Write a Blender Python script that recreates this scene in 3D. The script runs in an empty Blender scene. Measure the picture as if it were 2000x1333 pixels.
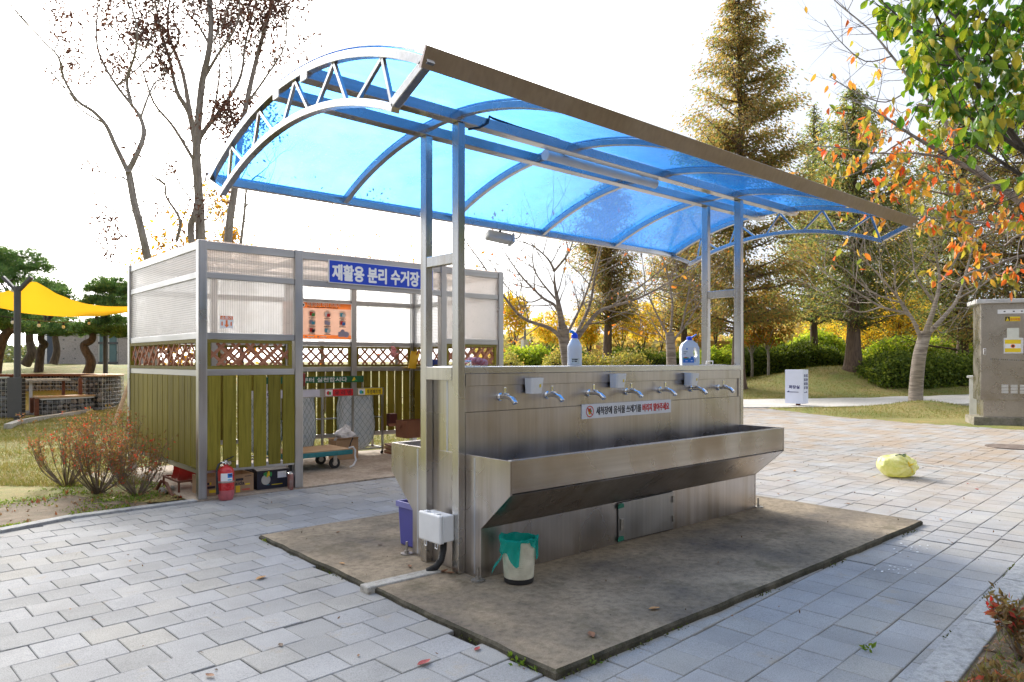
import bpy, math, random
import numpy as np
from mathutils import Vector, Matrix, Euler, Quaternion

R = random.Random(11)
NR = np.random.RandomState(5)
scene = bpy.context.scene
COL = scene.collection
PI = math.pi

# ------------------------------------------------------------------ camera
CAM_H = 1.4
FPX = 1397.0                      # focal length in pixels of the 2000 px wide photograph
HEAD = math.atan((2582 - 1000) / FPX)
FW = Vector((math.cos(HEAD), math.sin(HEAD), 0))      # straight ahead, on the ground
RT = Vector((math.sin(HEAD), -math.cos(HEAD), 0))     # to the right
cd = bpy.data.cameras.new('camera')
cam = bpy.data.objects.new('camera', cd)
COL.objects.link(cam)
cam.location = (0, 0, CAM_H)
cam.rotation_euler = (PI / 2, 0, HEAD - PI / 2)
cd.sensor_width = 36
cd.lens = FPX / 2000 * 36
cd.shift_y = (706 - 666.5) / 2000
cd.clip_start = 0.05
cd.clip_end = 900
scene.camera = cam

# ------------------------------------------------------------------ sky and sun: thin bright overcast, a low hazy sun ahead of the camera behind the canopy
SUN_DIR = Vector((0.17, 0.87, 0.47)).normalized()
world = bpy.data.worlds.new('World')
scene.world = world
world.use_nodes = True
wn = world.node_tree.nodes
wl = world.node_tree.links
wn.clear()
wo = wn.new('ShaderNodeOutputWorld')
bg = wn.new('ShaderNodeBackground')
bg.inputs['Strength'].default_value = 0.13
sky = wn.new('ShaderNodeTexSky')
sky.sky_type = 'NISHITA'
sky.sun_disc = False
sky.sun_elevation = math.asin(SUN_DIR.z)
sky.sun_rotation = math.atan2(SUN_DIR.x, SUN_DIR.y)
sky.air_density = 1.0
sky.dust_density = 3.0
tc = wn.new('ShaderNodeTexCoord')
nz = wn.new('ShaderNodeTexNoise')
nz.inputs['Scale'].default_value = 1.3
nz.inputs['Detail'].default_value = 5
nz.inputs['Roughness'].default_value = 0.55
cr = wn.new('ShaderNodeValToRGB')
cr.color_ramp.elements[0].position = 0.25
cr.color_ramp.elements[0].color = (0.80, 0.80, 0.80, 1)
cr.color_ramp.elements[1].position = 0.7
cr.color_ramp.elements[1].color = (0.96, 0.96, 0.96, 1)
cl = wn.new('ShaderNodeMix')
cl.data_type = 'RGBA'
# the cloud layer glows softly towards the hidden sun
dt = wn.new('ShaderNodeVectorMath'); dt.operation = 'DOT_PRODUCT'; dt.inputs[1].default_value = SUN_DIR
mr = wn.new('ShaderNodeMapRange'); mr.interpolation_type = 'SMOOTHSTEP'
mr.inputs['From Min'].default_value = 0.74; mr.inputs['From Max'].default_value = 1.0
gc = wn.new('ShaderNodeMix'); gc.data_type = 'RGBA'
gc.inputs['A'].default_value = (4.1, 4.35, 4.8, 1); gc.inputs['B'].default_value = (38.0, 37.0, 35.5, 1)
wl.new(tc.outputs['Generated'], dt.inputs[0]); wl.new(dt.outputs['Value'], mr.inputs['Value'])
wl.new(mr.outputs['Result'], gc.inputs['Factor']); wl.new(gc.outputs['Result'], cl.inputs['B'])
wl.new(tc.outputs['Generated'], nz.inputs['Vector'])
wl.new(nz.outputs['Fac'], cr.inputs['Fac'])
wl.new(cr.outputs['Color'], cl.inputs['Factor'])
wl.new(sky.outputs['Color'], cl.inputs['A'])
wl.new(cl.outputs['Result'], bg.inputs['Color'])
wl.new(bg.outputs['Background'], wo.inputs['Surface'])

sd = bpy.data.lights.new('sun', 'SUN')
sd.energy = 2.9
sd.angle = math.radians(12)
sd.color = (1.0, 0.93, 0.82)
sun = bpy.data.objects.new('sun', sd)
COL.objects.link(sun)
sun.rotation_euler = SUN_DIR.to_track_quat('Z', 'Y').to_euler()
sun.location = SUN_DIR * 60

vs = scene.view_settings
vs.view_transform = 'Standard'
vs.look = 'None'
vs.exposure = 0.95
vs.gamma = 1.0
vs.use_curve_mapping = False
scene.cycles.max_bounces = 7
scene.cycles.transparent_max_bounces = 12
scene.cycles.use_denoising = True

# ------------------------------------------------------------------ measuring helpers (a pixel of the 2000 px photograph -> a point in the place)
def ray(px, py):
    d = FW + RT * ((px - 1000) / FPX)
    return Vector((d.x, d.y, -(py - 706) / FPX))
def at(px, py, d):
    return Vector((0, 0, CAM_H)) + ray(px, py) * d
def gnd(px, py, z=0.0):
    r = ray(px, py)
    return Vector((0, 0, CAM_H)) + r * ((z - CAM_H) / r.z)
def onX(px, py, X):
    r = ray(px, py)
    return Vector((0, 0, CAM_H)) + r * (X / r.x)
def onY(px, py, Y):
    r = ray(px, py)
    return Vector((0, 0, CAM_H)) + r * (Y / r.y)
def dr(x, y):
    return x * FW.x + y * FW.y, x * RT.x + y * RT.y
def wd(d, r, z=0.0):
    return FW * d + RT * r + Vector((0, 0, z))
def sstep(a, b, x):
    t = min(1, max(0, (x - a) / (b - a)))
    return t * t * (3 - 2 * t)

# ------------------------------------------------------------------ mesh builder
class MB:
    def __init__(s):
        s.v = []; s.f = []; s.m = []
    def add(s, vs, fs, mi=0):
        o = len(s.v)
        s.v.extend([tuple(p) for p in vs])
        for f in fs:
            s.f.append(tuple(o + i for i in f)); s.m.append(mi)
    def box(s, a, b, mi=0):
        x0, x1 = sorted((a[0], b[0])); y0, y1 = sorted((a[1], b[1])); z0, z1 = sorted((a[2], b[2]))
        s.add([(x0,y0,z0),(x1,y0,z0),(x1,y1,z0),(x0,y1,z0),(x0,y0,z1),(x1,y0,z1),(x1,y1,z1),(x0,y1,z1)],
              [(3,2,1,0),(4,5,6,7),(0,1,5,4),(1,2,6,5),(2,3,7,6),(3,0,4,7)], mi)
        return s
    def hexa(s, bot, top, mi=0):
        s.add(list(bot) + list(top), [(3,2,1,0),(4,5,6,7),(0,1,5,4),(1,2,6,5),(2,3,7,6),(3,0,4,7)], mi)
        return s
    def beam(s, p, q, w, h, up=(0,0,1), mi=0):
        p = Vector(p); q = Vector(q); d = (q - p).normalized(); u = Vector(up)
        a = d.cross(u)
        if a.length < 1e-4: a = d.cross(Vector((1,0,0)))
        a.normalize(); b = a.cross(d).normalized()
        a *= w / 2; b *= h / 2
        s.add([p-a-b, p+a-b, p+a+b, p-a+b, q-a-b, q+a-b, q+a+b, q-a+b],
              [(0,1,2,3),(7,6,5,4),(4,5,1,0),(5,6,2,1),(6,7,3,2),(7,4,0,3)], mi)
        return s
    def sweep(s, pts, w, h, up, mi=0, closed=False):
        """rectangular section w x h carried along pts; up = list or vector"""
        n = len(pts); vs = []; fs = []
        for i, p in enumerate(pts):
            p = Vector(p)
            d = (Vector(pts[min(i+1,n-1)]) - Vector(pts[max(i-1,0)])).normalized()
            u = Vector(up[i]) if isinstance(up, list) else Vector(up)
            a = d.cross(u).normalized(); b = a.cross(d).normalized()
            for sa, sb in ((-1,-1),(1,-1),(1,1),(-1,1)):
                vs.append(p + a*(sa*w/2) + b*(sb*h/2))
        for i in range(n-1):
            o = i*4
            for k in range(4):
                fs.append((o+k, o+(k+1)%4, o+4+(k+1)%4, o+4+k))
        fs.append((3,2,1,0)); fs.append((n*4-4, n*4-3, n*4-2, n*4-1))
        s.add(vs, fs, mi)
        return s
    def tube(s, pts, rad, n=8, mi=0, caps=True):
        pts = [Vector(p) for p in pts]; k = len(pts)
        if not hasattr(rad, '__len__'): rad = [rad]*k
        d0 = (pts[1]-pts[0]).normalized()
        a = d0.cross(Vector((0.31,0.17,0.93)))
        if a.length < 1e-3: a = d0.cross(Vector((1,0,0)))
        a.normalize(); vs = []; fs = []
        for i in range(k):
            d = (pts[min(i+1,k-1)]-pts[max(i-1,0)])
            if d.length < 1e-9: d = d0
            d.normalize()
            a = (a - d*a.dot(d)); a.normalize(); b = d.cross(a)
            for j in range(n):
                t = 2*PI*j/n
                vs.append(pts[i] + (a*math.cos(t) + b*math.sin(t))*rad[i])
        for i in range(k-1):
            for j in range(n):
                fs.append((i*n+j, i*n+(j+1)%n, (i+1)*n+(j+1)%n, (i+1)*n+j))
        if caps:
            fs.append(tuple(range(n-1,-1,-1))); fs.append(tuple((k-1)*n+j for j in range(n)))
        s.add(vs, fs, mi)
        return s
    def lathe(s, prof, c, n=24, mi=0, sx=1.0, sy=1.0, caps=True):
        c = Vector(c); vs = []; fs = []; k = len(prof)
        for (r, z) in prof:
            for j in range(n):
                t = 2*PI*j/n
                vs.append((c.x + r*sx*math.cos(t), c.y + r*sy*math.sin(t), c.z + z))
        for i in range(k-1):
            for j in range(n):
                fs.append((i*n+j, i*n+(j+1)%n, (i+1)*n+(j+1)%n, (i+1)*n+j))
        if caps:
            fs.append(tuple(range(n-1,-1,-1))); fs.append(tuple((k-1)*n+j for j in range(n)))
        s.add(vs, fs, mi)
        return s
    def prism(s, poly, axis, lo, hi, mi=0):
        """poly of 2D points extruded along axis ('x': poly=(y,z); 'y': (x,z); 'z': (x,y))"""
        def P(p, t):
            return {'x': (t,p[0],p[1]), 'y': (p[0],t,p[1]), 'z': (p[0],p[1],t)}[axis]
        n = len(poly)
        s.add([P(p,lo) for p in poly] + [P(p,hi) for p in poly],
              [tuple(range(n-1,-1,-1)), tuple(range(n,2*n))] + [(i,(i+1)%n,n+(i+1)%n,n+i) for i in range(n)], mi)
        return s
    def disc(s, c, nrm, r, n=16, mi=0, th=0.002, ry=None):
        c = Vector(c); nrm = Vector(nrm).normalized()
        a = nrm.cross(Vector((0,0,1)))
        if a.length < 1e-3: a = Vector((1,0,0))
        a.normalize(); b = nrm.cross(a)
        ry = ry or r
        ring = [a*math.cos(2*PI*j/n)*r + b*math.sin(2*PI*j/n)*ry for j in range(n)]
        s.add([c+p for p in ring] + [c+p+nrm*th for p in ring],
              [tuple(range(n-1,-1,-1)), tuple(range(n,2*n))] + [(i,(i+1)%n,n+(i+1)%n,n+i) for i in range(n)], mi)
        return s
    def mesh(s, name, off=(0,0,0), fix=True, smooth=False):
        me = bpy.data.meshes.new(name)
        off = Vector(off)
        me.from_pydata([(p[0]-off.x, p[1]-off.y, p[2]-off.z) for p in s.v], [], s.f)
        if any(s.m): me.polygons.foreach_set('material_index', s.m)
        if smooth: me.polygons.foreach_set('use_smooth', [True]*len(s.f))
        me.update()
        return me
    def build(s, name, mats, parent=None, smooth=False, bev=0, loc=None, rot=None, local=False, fixn=True):
        """vertices are world coordinates unless local=True; a child's mesh is stored relative to its parent"""
        off = Vector((0,0,0))
        if parent is not None and not local: off = wloc(parent)
        if parent is None and loc is None and not local and s.v:
            a = np.array(s.v); off = Vector(((a[:,0].min()+a[:,0].max())/2, (a[:,1].min()+a[:,1].max())/2, a[:,2].min()))
        me = s.mesh(name, off, smooth=smooth)
        if not isinstance(mats, (list, tuple)): mats = [mats]
        for m in mats: me.materials.append(m)
        if fixn:
            import bmesh
            b = bmesh.new(); b.from_mesh(me); bmesh.ops.recalc_face_normals(b, faces=b.faces); b.to_mesh(me); b.free()
        o = bpy.data.objects.new(name, me); COL.objects.link(o)
        if parent is not None: o.parent = parent
        elif loc is None and not local: o.location = off
        if loc is not None: o.location = loc
        if rot is not None: o.rotation_euler = rot
        if bev:
            md = o.modifiers.new('bevel', 'BEVEL'); md.width = bev; md.segments = 2; md.limit_method = 'ANGLE'; md.angle_limit = 0.6
        if smooth and bev == 0:
            smooth_by_angle(me)
        return o

def smooth_by_angle(me, ang=0.7):
    me.polygons.foreach_set('use_smooth', [True]*len(me.polygons))
    import bmesh
    b = bmesh.new(); b.from_mesh(me)
    for e in b.edges:
        if len(e.link_faces) == 2 and e.calc_face_angle(0) > ang: e.smooth = False
    b.to_mesh(me); b.free()

def wloc(o):
    v = Vector(o.location)
    while o.parent: o = o.parent; v += Vector(o.location)
    return v
def tag(o, label=None, cat=None, group=None, kind=None):
    if label: o['label'] = label
    if cat: o['category'] = cat
    if group: o['group'] = group
    if kind: o['kind'] = kind
    return o
def thing(name, loc, label, cat, group=None, rz=0):
    o = bpy.data.objects.new(name, None); COL.objects.link(o)
    o.location = loc; o.rotation_euler = (0,0,rz); o.empty_display_size = 0.1
    return tag(o, label, cat, group)
def struct(o): o['kind'] = 'structure'; return o
def inst(name, me, parent=None, loc=(0,0,0), rot=(0,0,0), sc=(1,1,1)):
    o = bpy.data.objects.new(name, me); COL.objects.link(o)
    o.parent = parent; o.location = loc; o.rotation_euler = rot; o.scale = sc
    return o
def copy_tree(o, parent=None):
    c = o.copy(); COL.objects.link(c); c.parent = parent
    for ch in list(o.children): copy_tree(ch, c)
    return c
def fastmesh(name, V, F, mats, mi=None, smooth=False):
    """V (n,3) array, F (m,k) array of one face size"""
    me = bpy.data.meshes.new(name)
    V = np.ascontiguousarray(V, dtype=np.float32); F = np.ascontiguousarray(F, dtype=np.int32)
    n, k = F.shape
    me.vertices.add(len(V)); me.vertices.foreach_set('co', V.ravel())
    me.loops.add(n*k); me.loops.foreach_set('vertex_index', F.ravel())
    me.polygons.add(n); me.polygons.foreach_set('loop_start', np.arange(0, n*k, k, dtype=np.int32))
    if mi is not None: me.polygons.foreach_set('material_index', np.asarray(mi, dtype=np.int32))
    if smooth: me.polygons.foreach_set('use_smooth', np.ones(n, dtype=bool))
    me.update(calc_edges=True)
    if not smooth: me.shade_flat()
    for m in (mats if isinstance(mats, (list, tuple)) else [mats]): me.materials.append(m)
    return me

# ------------------------------------------------------------------ text
def text(name, body, size, mat, parent, origin, xdir, zdir, bold=0.0, th=0.0015, align='LEFT', sx=1.0, fit=None):
    """flat lettering as a thin mesh: baseline origin, xdir along the line, zdir up the letters"""
    cu = bpy.data.curves.new(name, 'FONT')
    cu.body = body; cu.size = size; cu.offset = 0; cu.extrude = th/2; cu.align_x = align; cu.resolution_u = 3
    to = bpy.data.objects.new(name, cu); COL.objects.link(to)
    dg = bpy.context.evaluated_depsgraph_get()
    me = bpy.data.meshes.new_from_object(to.evaluated_get(dg))
    bpy.data.objects.remove(to); bpy.data.curves.remove(cu)
    xd = Vector(xdir).normalized(); zd = Vector(zdir).normalized(); nd = xd.cross(zd)
    if fit and len(me.vertices):
        a = np.zeros(len(me.vertices)*3, dtype=np.float32); me.vertices.foreach_get('co', a); a = a.reshape(-1,3)
        wdt = a[:,0].max() - a[:,0].min(); sx = fit / wdt
        sh = a[:,0].min()
    else: sh = 0
    mt = Matrix((( xd.x*sx, zd.x, nd.x, 0), (xd.y*sx, zd.y, nd.y, 0), (xd.z*sx, zd.z, nd.z, 0), (0,0,0,1)))
    me.transform(Matrix.Translation((-sh,0,0)))
    if bold:                              # heavier strokes: the outline is repeated a hair to each side, each copy a touch deeper
        import bmesh
        bm = bmesh.new()
        for i, (ox, oy) in enumerate(((0,0),(1,0),(-1,0),(0,1),(0,-1),(0.7,0.7),(-0.7,-0.7),(0.7,-0.7),(-0.7,0.7))):
            m2 = me.copy(); m2.transform(Matrix.Translation((ox*bold/max(sx,0.3), oy*bold, -0.00006*i))); bm.from_mesh(m2); bpy.data.meshes.remove(m2)
        bm.to_mesh(me); bm.free()
    me.transform(mt)
    me.materials.clear(); me.materials.append(mat)
    o = bpy.data.objects.new(name, me); COL.objects.link(o)
    o.parent = parent
    o.location = Vector(origin) - (wloc(parent) if parent else Vector((0,0,0)))
    return o
# ------------------------------------------------------------------ materials
def newmat(name):
    m = bpy.data.materials.new(name); m.use_nodes = True
    nt = m.node_tree; nt.nodes.clear()
    out = nt.nodes.new('ShaderNodeOutputMaterial')
    return m, nt, out
def N(nt, t, **kw):
    n = nt.nodes.new('ShaderNode' + t)
    for k, v in kw.items():
        if hasattr(n, k): setattr(n, k, v)
        else: n.inputs[k].default_value = v
    return n
def coords(nt, sc=(1,1,1), space='Object'):
    if space == 'World':
        g = N(nt, 'NewGeometry'); src = g.outputs['Position']
    else:
        t = N(nt, 'TexCoord'); src = t.outputs[space]
    mp = N(nt, 'Mapping'); mp.inputs['Scale'].default_value = sc
    nt.links.new(src, mp.inputs['Vector'])
    return mp.outputs['Vector']
def ramp(nt, fac, stops, mode='LINEAR'):
    r = N(nt, 'ValToRGB'); cr = r.color_ramp; cr.interpolation = mode
    while len(cr.elements) < len(stops): cr.elements.new(0.5)
    for e, (p, c) in zip(cr.elements, stops):
        e.position = p; e.color = (c[0], c[1], c[2], 1) if hasattr(c, '__len__') else (c, c, c, 1)
    nt.links.new(fac, r.inputs['Fac'])
    return r.outputs['Color']
def mixc(nt, fac, a, b, bt='MIX'):
    m = N(nt, 'Mix', data_type='RGBA', blend_type=bt)
    for s, v in (('Factor', fac), ('A', a), ('B', b)):
        if hasattr(v, 'links') or isinstance(v, bpy.types.NodeSocket): nt.links.new(v, m.inputs[s])
        elif hasattr(v, '__len__'): m.inputs[s].default_value = (v[0], v[1], v[2], 1)
        else: m.inputs[s].default_value = v
    return m.outputs['Result']
def noise(nt, vec, scale, detail=4, rough=0.6):
    n = N(nt, 'TexNoise'); n.inputs['Scale'].default_value = scale; n.inputs['Detail'].default_value = detail; n.inputs['Roughness'].default_value = rough
    nt.links.new(vec, n.inputs['Vector'])
    return n.outputs['Fac']
def bump(nt, h, strength, dist=0.01):
    b = N(nt, 'Bump'); b.inputs['Strength'].default_value = strength; b.inputs['Distance'].default_value = dist
    nt.links.new(h, b.inputs['Height'])
    return b.outputs['Normal']

def mat(name, col, rough=0.5, metal=0.0, var=0.12, vscale=6.0, vstretch=(1,1,1), bmp=0.0, bscale=80.0, col2=None, spec=0.5, objvar=0.0, coat=0.0, trans=0.0):
    """plain surface: base colour broken by noise (towards col2), optional relief and per-object variation"""
    m, nt, out = newmat(name)
    p = N(nt, 'BsdfPrincipled')
    v = coords(nt, vstretch)
    n = noise(nt, v, vscale, 5)
    lo = col2 if col2 else tuple(c*(1-var*1.6) for c in col)
    hi = tuple(min(1, c*(1+var)) for c in col)
    c = ramp(nt, n, [(0.3, lo), (0.7, hi)])
    if objvar:
        oi = N(nt, 'ObjectInfo')
        k = ramp(nt, oi.outputs['Random'], [(0, 1-objvar), (1, 1+objvar*0.6)])
        c = mixc(nt, 1.0, c, k, 'MULTIPLY')
    nt.links.new(c, p.inputs['Base Color'])
    r = N(nt, 'MapRange'); r.inputs['To Min'].default_value = max(0, rough-0.08); r.inputs['To Max'].default_value = min(1, rough+0.1)
    nt.links.new(n, r.inputs['Value']); nt.links.new(r.outputs['Result'], p.inputs['Roughness'])
    p.inputs['Metallic'].default_value = metal
    p.inputs['Specular IOR Level'].default_value = spec
    p.inputs['Coat Weight'].default_value = coat
    p.inputs['Transmission Weight'].default_value = trans
    if bmp:
        nb = noise(nt, coords(nt, vstretch), bscale, 3)
        nt.links.new(bump(nt, nb, bmp, 0.004), p.inputs['Normal'])
    nt.links.new(p.outputs['BSDF'], out.inputs['Surface'])
    return m

def steel(name, tint=(0.60,0.575,0.545), rough=0.30, axis='z', stain=0.5, stainc=(0.40,0.33,0.25), blotch=0.15):
    """brushed stainless steel: fine streaks along one axis, water stains running down, cloudy handling marks"""
    m, nt, out = newmat(name)
    p = N(nt, 'BsdfPrincipled', Metallic=1.0)
    st = {'z': (9,9,0.25), 'x': (0.25,9,9), 'y': (9,0.25,9)}[axis]
    fine = noise(nt, coords(nt, st), 4.0, 2, 0.6)
    runs = noise(nt, coords(nt, (6,6,0.5)), 1.6, 3, 0.55)
    cloud = noise(nt, coords(nt, (1,1,1)), 2.2, 3, 0.5)
    c = ramp(nt, fine, [(0.25, tuple(t*0.86 for t in tint)), (0.75, tuple(min(1,t*1.06) for t in tint))])
    f = ramp(nt, runs, [(0.52, 0.0), (0.74, stain)])
    c = mixc(nt, f, c, stainc)
    k = ramp(nt, cloud, [(0.3, 1-blotch), (0.7, 1.0)])
    c = mixc(nt, 1.0, c, k, 'MULTIPLY')
    nt.links.new(c, p.inputs['Base Color'])
    r = N(nt, 'MapRange'); r.inputs['From Min'].default_value = 0.25; r.inputs['From Max'].default_value = 0.75
    r.inputs['To Min'].default_value = rough-0.07; r.inputs['To Max'].default_value = rough+0.16
    nt.links.new(cloud, r.inputs['Value']); nt.links.new(r.outputs['Result'], p.inputs['Roughness'])
    nt.links.new(p.outputs['BSDF'], out.inputs['Surface'])
    return m

def wood(name, c1, c2, dark, axis='z', objvar=0.22, rough=0.62):
    m, nt, out = newmat(name)
    p = N(nt, 'BsdfPrincipled')
    st = {'z': (26,26,1.4), 'x': (1.4,26,26), 'y': (26,1.4,26)}[axis]
    oi = N(nt, 'ObjectInfo')
    t = N(nt, 'TexCoord')
    ad = N(nt, 'VectorMath', operation='ADD')
    nt.links.new(t.outputs['Object'], ad.inputs[0]); 
    sc = N(nt, 'VectorMath', operation='SCALE'); sc.inputs[0].default_value = (3.1, 7.3, 5.9)
    nt.links.new(oi.outputs['Random'], sc.inputs['Scale']); nt.links.new(sc.outputs['Vector'], ad.inputs[1])
    mp = N(nt, 'Mapping'); mp.inputs['Scale'].default_value = st; nt.links.new(ad.outputs['Vector'], mp.inputs['Vector'])
    g = noise(nt, mp.outputs['Vector'], 1.6, 6, 0.65)
    c = ramp(nt, g, [(0.28, dark), (0.45, c1), (0.72, c2)])
    big = noise(nt, ad.outputs['Vector'], 3.0, 3)
    c = mixc(nt, ramp(nt, big, [(0.55, 0.0), (0.75, 0.45)]), c, c1)
    k = ramp(nt, oi.outputs['Random'], [(0, 1-objvar), (1, 1+objvar)])
    c = mixc(nt, 1.0, c, k, 'MULTIPLY')
    nt.links.new(c, p.inputs['Base Color']); p.inputs['Roughness'].default_value = rough; p.inputs['Specular IOR Level'].default_value = 0.2
    nt.links.new(bump(nt, g, 0.25, 0.003), p.inputs['Normal'])
    nt.links.new(p.outputs['BSDF'], out.inputs['Surface'])
    return m

def leafmat(name, stops, transl=0.45, rough=0.5, src='island', spec=0.3):
    m, nt, out = newmat(name)
    if src == 'island':
        g = N(nt, 'NewGeometry'); rnd = g.outputs['Random Per Island']
    else:
        oi = N(nt, 'ObjectInfo'); rnd = oi.outputs['Random']
    c = ramp(nt, rnd, stops)
    if src == 'object':
        nn = noise(nt, coords(nt, (1,1,1)), 18, 3)
        c = mixc(nt, 1.0, c, ramp(nt, nn, [(0.3, 0.75), (0.7, 1.15)]), 'MULTIPLY')
    p = N(nt, 'BsdfPrincipled', Roughness=rough)
    p.inputs['Specular IOR Level'].default_value = spec
    t = N(nt, 'BsdfTranslucent')
    nt.links.new(c, p.inputs['Base Color'])
    tcx = mixc(nt, 1.0, c, (1.35, 1.3, 0.9), 'MULTIPLY')
    nt.links.new(tcx, t.inputs['Color'])
    mx = N(nt, 'MixShader'); mx.inputs['Fac'].default_value = transl
    nt.links.new(p.outputs['BSDF'], mx.inputs[1]); nt.links.new(t.outputs['BSDF'], mx.inputs[2])
    nt.links.new(mx.outputs['Shader'], out.inputs['Surface'])
    return m

def sheetmat(name, transc, transl, ftrans, fgloss=0.12, rough=0.15, ribs=None, dirt=0.25):
    """translucent plastic sheet: part see-through, part diffusing, part glossy; ribs=(axis, per metre)"""
    m, nt, out = newmat(name)
    tr = N(nt, 'BsdfTransparent'); tr.inputs['Color'].default_value = (*transc, 1)
    tl = N(nt, 'BsdfTranslucent'); df = N(nt, 'BsdfDiffuse')
    d = noise(nt, coords(nt), 3.0, 5, 0.65)
    c = ramp(nt, d, [(0.3, tuple(x*(1-dirt) for x in transl)), (0.65, transl)])
    sp_ = noise(nt, coords(nt), 38.0, 3, 0.75)
    c = mixc(nt, ramp(nt, sp_, [(0.60, 0.0), (0.72, 0.55)]), c, (0.45,0.50,0.55))
    nt.links.new(c, tl.inputs['Color']); nt.links.new(c, df.inputs['Color'])
    m1 = N(nt, 'MixShader'); m1.inputs['Fac'].default_value = 0.25
    nt.links.new(tl.outputs['BSDF'], m1.inputs[1]); nt.links.new(df.outputs['BSDF'], m1.inputs[2])
    m2 = N(nt, 'MixShader')
    nt.links.new(m1.outputs['Shader'], m2.inputs[1]); nt.links.new(tr.outputs['BSDF'], m2.inputs[2])
    nrm = None
    if ribs:
        w = N(nt, 'TexWave', wave_type='BANDS', bands_direction=ribs[0].upper(), wave_profile='SIN')
        w.inputs['Scale'].default_value = ribs[1]/ (20/ (2*PI)) * 1.0
        w.inputs['Distortion'].default_value = 0.0
        nt.links.new(coords(nt), w.inputs['Vector'])
        fr = N(nt, 'MapRange'); fr.inputs['To Min'].default_value = ftrans*0.65; fr.inputs['To Max'].default_value = ftrans*1.25
        nt.links.new(w.outputs['Fac'], fr.inputs['Value']); nt.links.new(fr.outputs['Result'], m2.inputs['Fac'])
        nrm = bump(nt, w.outputs['Fac'], 0.15, 0.002)
    else:
        fr = N(nt, 'MapRange'); fr.inputs['From Min'].default_value = 0.3; fr.inputs['From Max'].default_value = 0.7
        fr.inputs['To Min'].default_value = ftrans*0.8; fr.inputs['To Max'].default_value = ftrans*1.15
        nt.links.new(d, fr.inputs['Value']); nt.links.new(fr.outputs['Result'], m2.inputs['Fac'])
    gl = N(nt, 'BsdfGlossy', Roughness=rough)
    m3 = N(nt, 'MixShader')
    lw = N(nt, 'Fresnel', IOR=1.35)
    ml = N(nt, 'Math', operation='MULTIPLY'); ml.inputs[1].default_value = fgloss*8; ml.use_clamp = True
    nt.links.new(lw.outputs['Fac'], ml.inputs[0]); nt.links.new(ml.outputs['Value'], m3.inputs['Fac'])
    if nrm:
        nt.links.new(nrm, gl.inputs['Normal'])
    nt.links.new(m2.outputs['Shader'], m3.inputs[1]); nt.links.new(gl.outputs['BSDF'], m3.inputs[2])
    nt.links.new(m3.outputs['Shader'], out.inputs['Surface'])
    return m

def glossplain(name, col, rough=0.4, transl=0.0):
    return mat(name, col, rough, var=0.05, vscale=9)

M_STEEL = steel('sink_steel', (0.60,0.565,0.55), 0.26, stain=0.55, blotch=0.25)
M_STEELX = steel('rail_steel', (0.62,0.61,0.60), 0.20, 'x', stain=0.12)
M_POST = steel('post_steel', (0.62,0.605,0.58), 0.22, 'z', stain=0.4, stainc=(0.48,0.36,0.22))
M_FRAME = steel('frame_steel', (0.50,0.50,0.505), 0.30, 'z', stain=0.08)
M_GUTTER = steel('gutter_steel', (0.46,0.40,0.385), 0.38, 'z', stain=0.15)
M_CHROME = mat('chrome', (0.75,0.76,0.78), 0.10, 1.0, var=0.02)
M_ZINC = mat('zinc_bolt', (0.45,0.43,0.40), 0.45, 1.0, var=0.2, vscale=30)
M_BLACK = mat('black_plastic', (0.02,0.02,0.022), 0.45, var=0.1)
M_DARKMET = mat('dark_grey_paint', (0.075,0.075,0.082), 0.5, var=0.08)
M_WHITEPL = mat('white_plastic', (0.78,0.79,0.80), 0.35, var=0.04)
M_WHITESIGN = mat('white_sign', (0.80,0.81,0.84), 0.4, var=0.03)
M_BLUESIGN = mat('blue_sign', (0.008,0.055,0.52), 0.4, var=0.03)
M_INK = mat('black_ink', (0.02,0.02,0.03), 0.6, var=0.02)
M_REDINK = mat('red_ink', (0.62,0.03,0.03), 0.5, var=0.03)
M_WHITEINK = mat('white_ink', (0.82,0.83,0.86), 0.5, var=0.02)
M_GREYINK = mat('grey_ink', (0.25,0.25,0.28), 0.6, var=0.05)
M_ORANGE = mat('orange_print', (0.80,0.19,0.035), 0.5, var=0.04)
M_PEACH = mat('peach_print', (0.76,0.47,0.36), 0.55, var=0.04)
M_GREENP = mat('green_print', (0.05,0.35,0.09), 0.5, var=0.05)
M_BLUEP = mat('blue_print', (0.03,0.20,0.62), 0.5, var=0.05)
M_CYANP = mat('cyan_print', (0.06,0.42,0.62), 0.5, var=0.05)
M_LILACP = mat('lilac_print', (0.36,0.36,0.52), 0.5, var=0.05)
M_YELLOWP = mat('yellow_print', (0.80,0.60,0.02), 0.5, var=0.05)
M_GREENSIGN = mat('dark_green_sign', (0.012,0.12,0.055), 0.45, var=0.05)
M_PLANK = wood('green_stained_wood', (0.185,0.155,0.018), (0.265,0.215,0.03), (0.10,0.08,0.011), 'z')
M_PLANKH = wood('green_stained_wood_rail', (0.17,0.14,0.03), (0.25,0.20,0.05), (0.07,0.055,0.015), 'x')
M_LATT = wood('lattice_wood', (0.36,0.15,0.085), (0.44,0.20,0.12), (0.25,0.09,0.05), 'x', 0.12)
M_DECKW = wood('deck_wood', (0.42,0.27,0.15), (0.55,0.38,0.22), (0.25,0.14,0.07), 'x', 0.12)
M_RUST = mat('rust_steel', (0.16,0.055,0.028), 0.8, var=0.25, vscale=14, bmp=0.3)
M_BLUESHEET = sheetmat('blue_polycarbonate', (0.16,0.47,1.0), (0.02,0.30,1.0), 0.58, 0.03, 0.16)
M_PC = sheetmat('ribbed_polycarbonate', (0.95,0.95,0.96), (0.93,0.93,0.92), 0.55, 0.06, 0.25, ribs=('x', 55), dirt=0.1)
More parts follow.
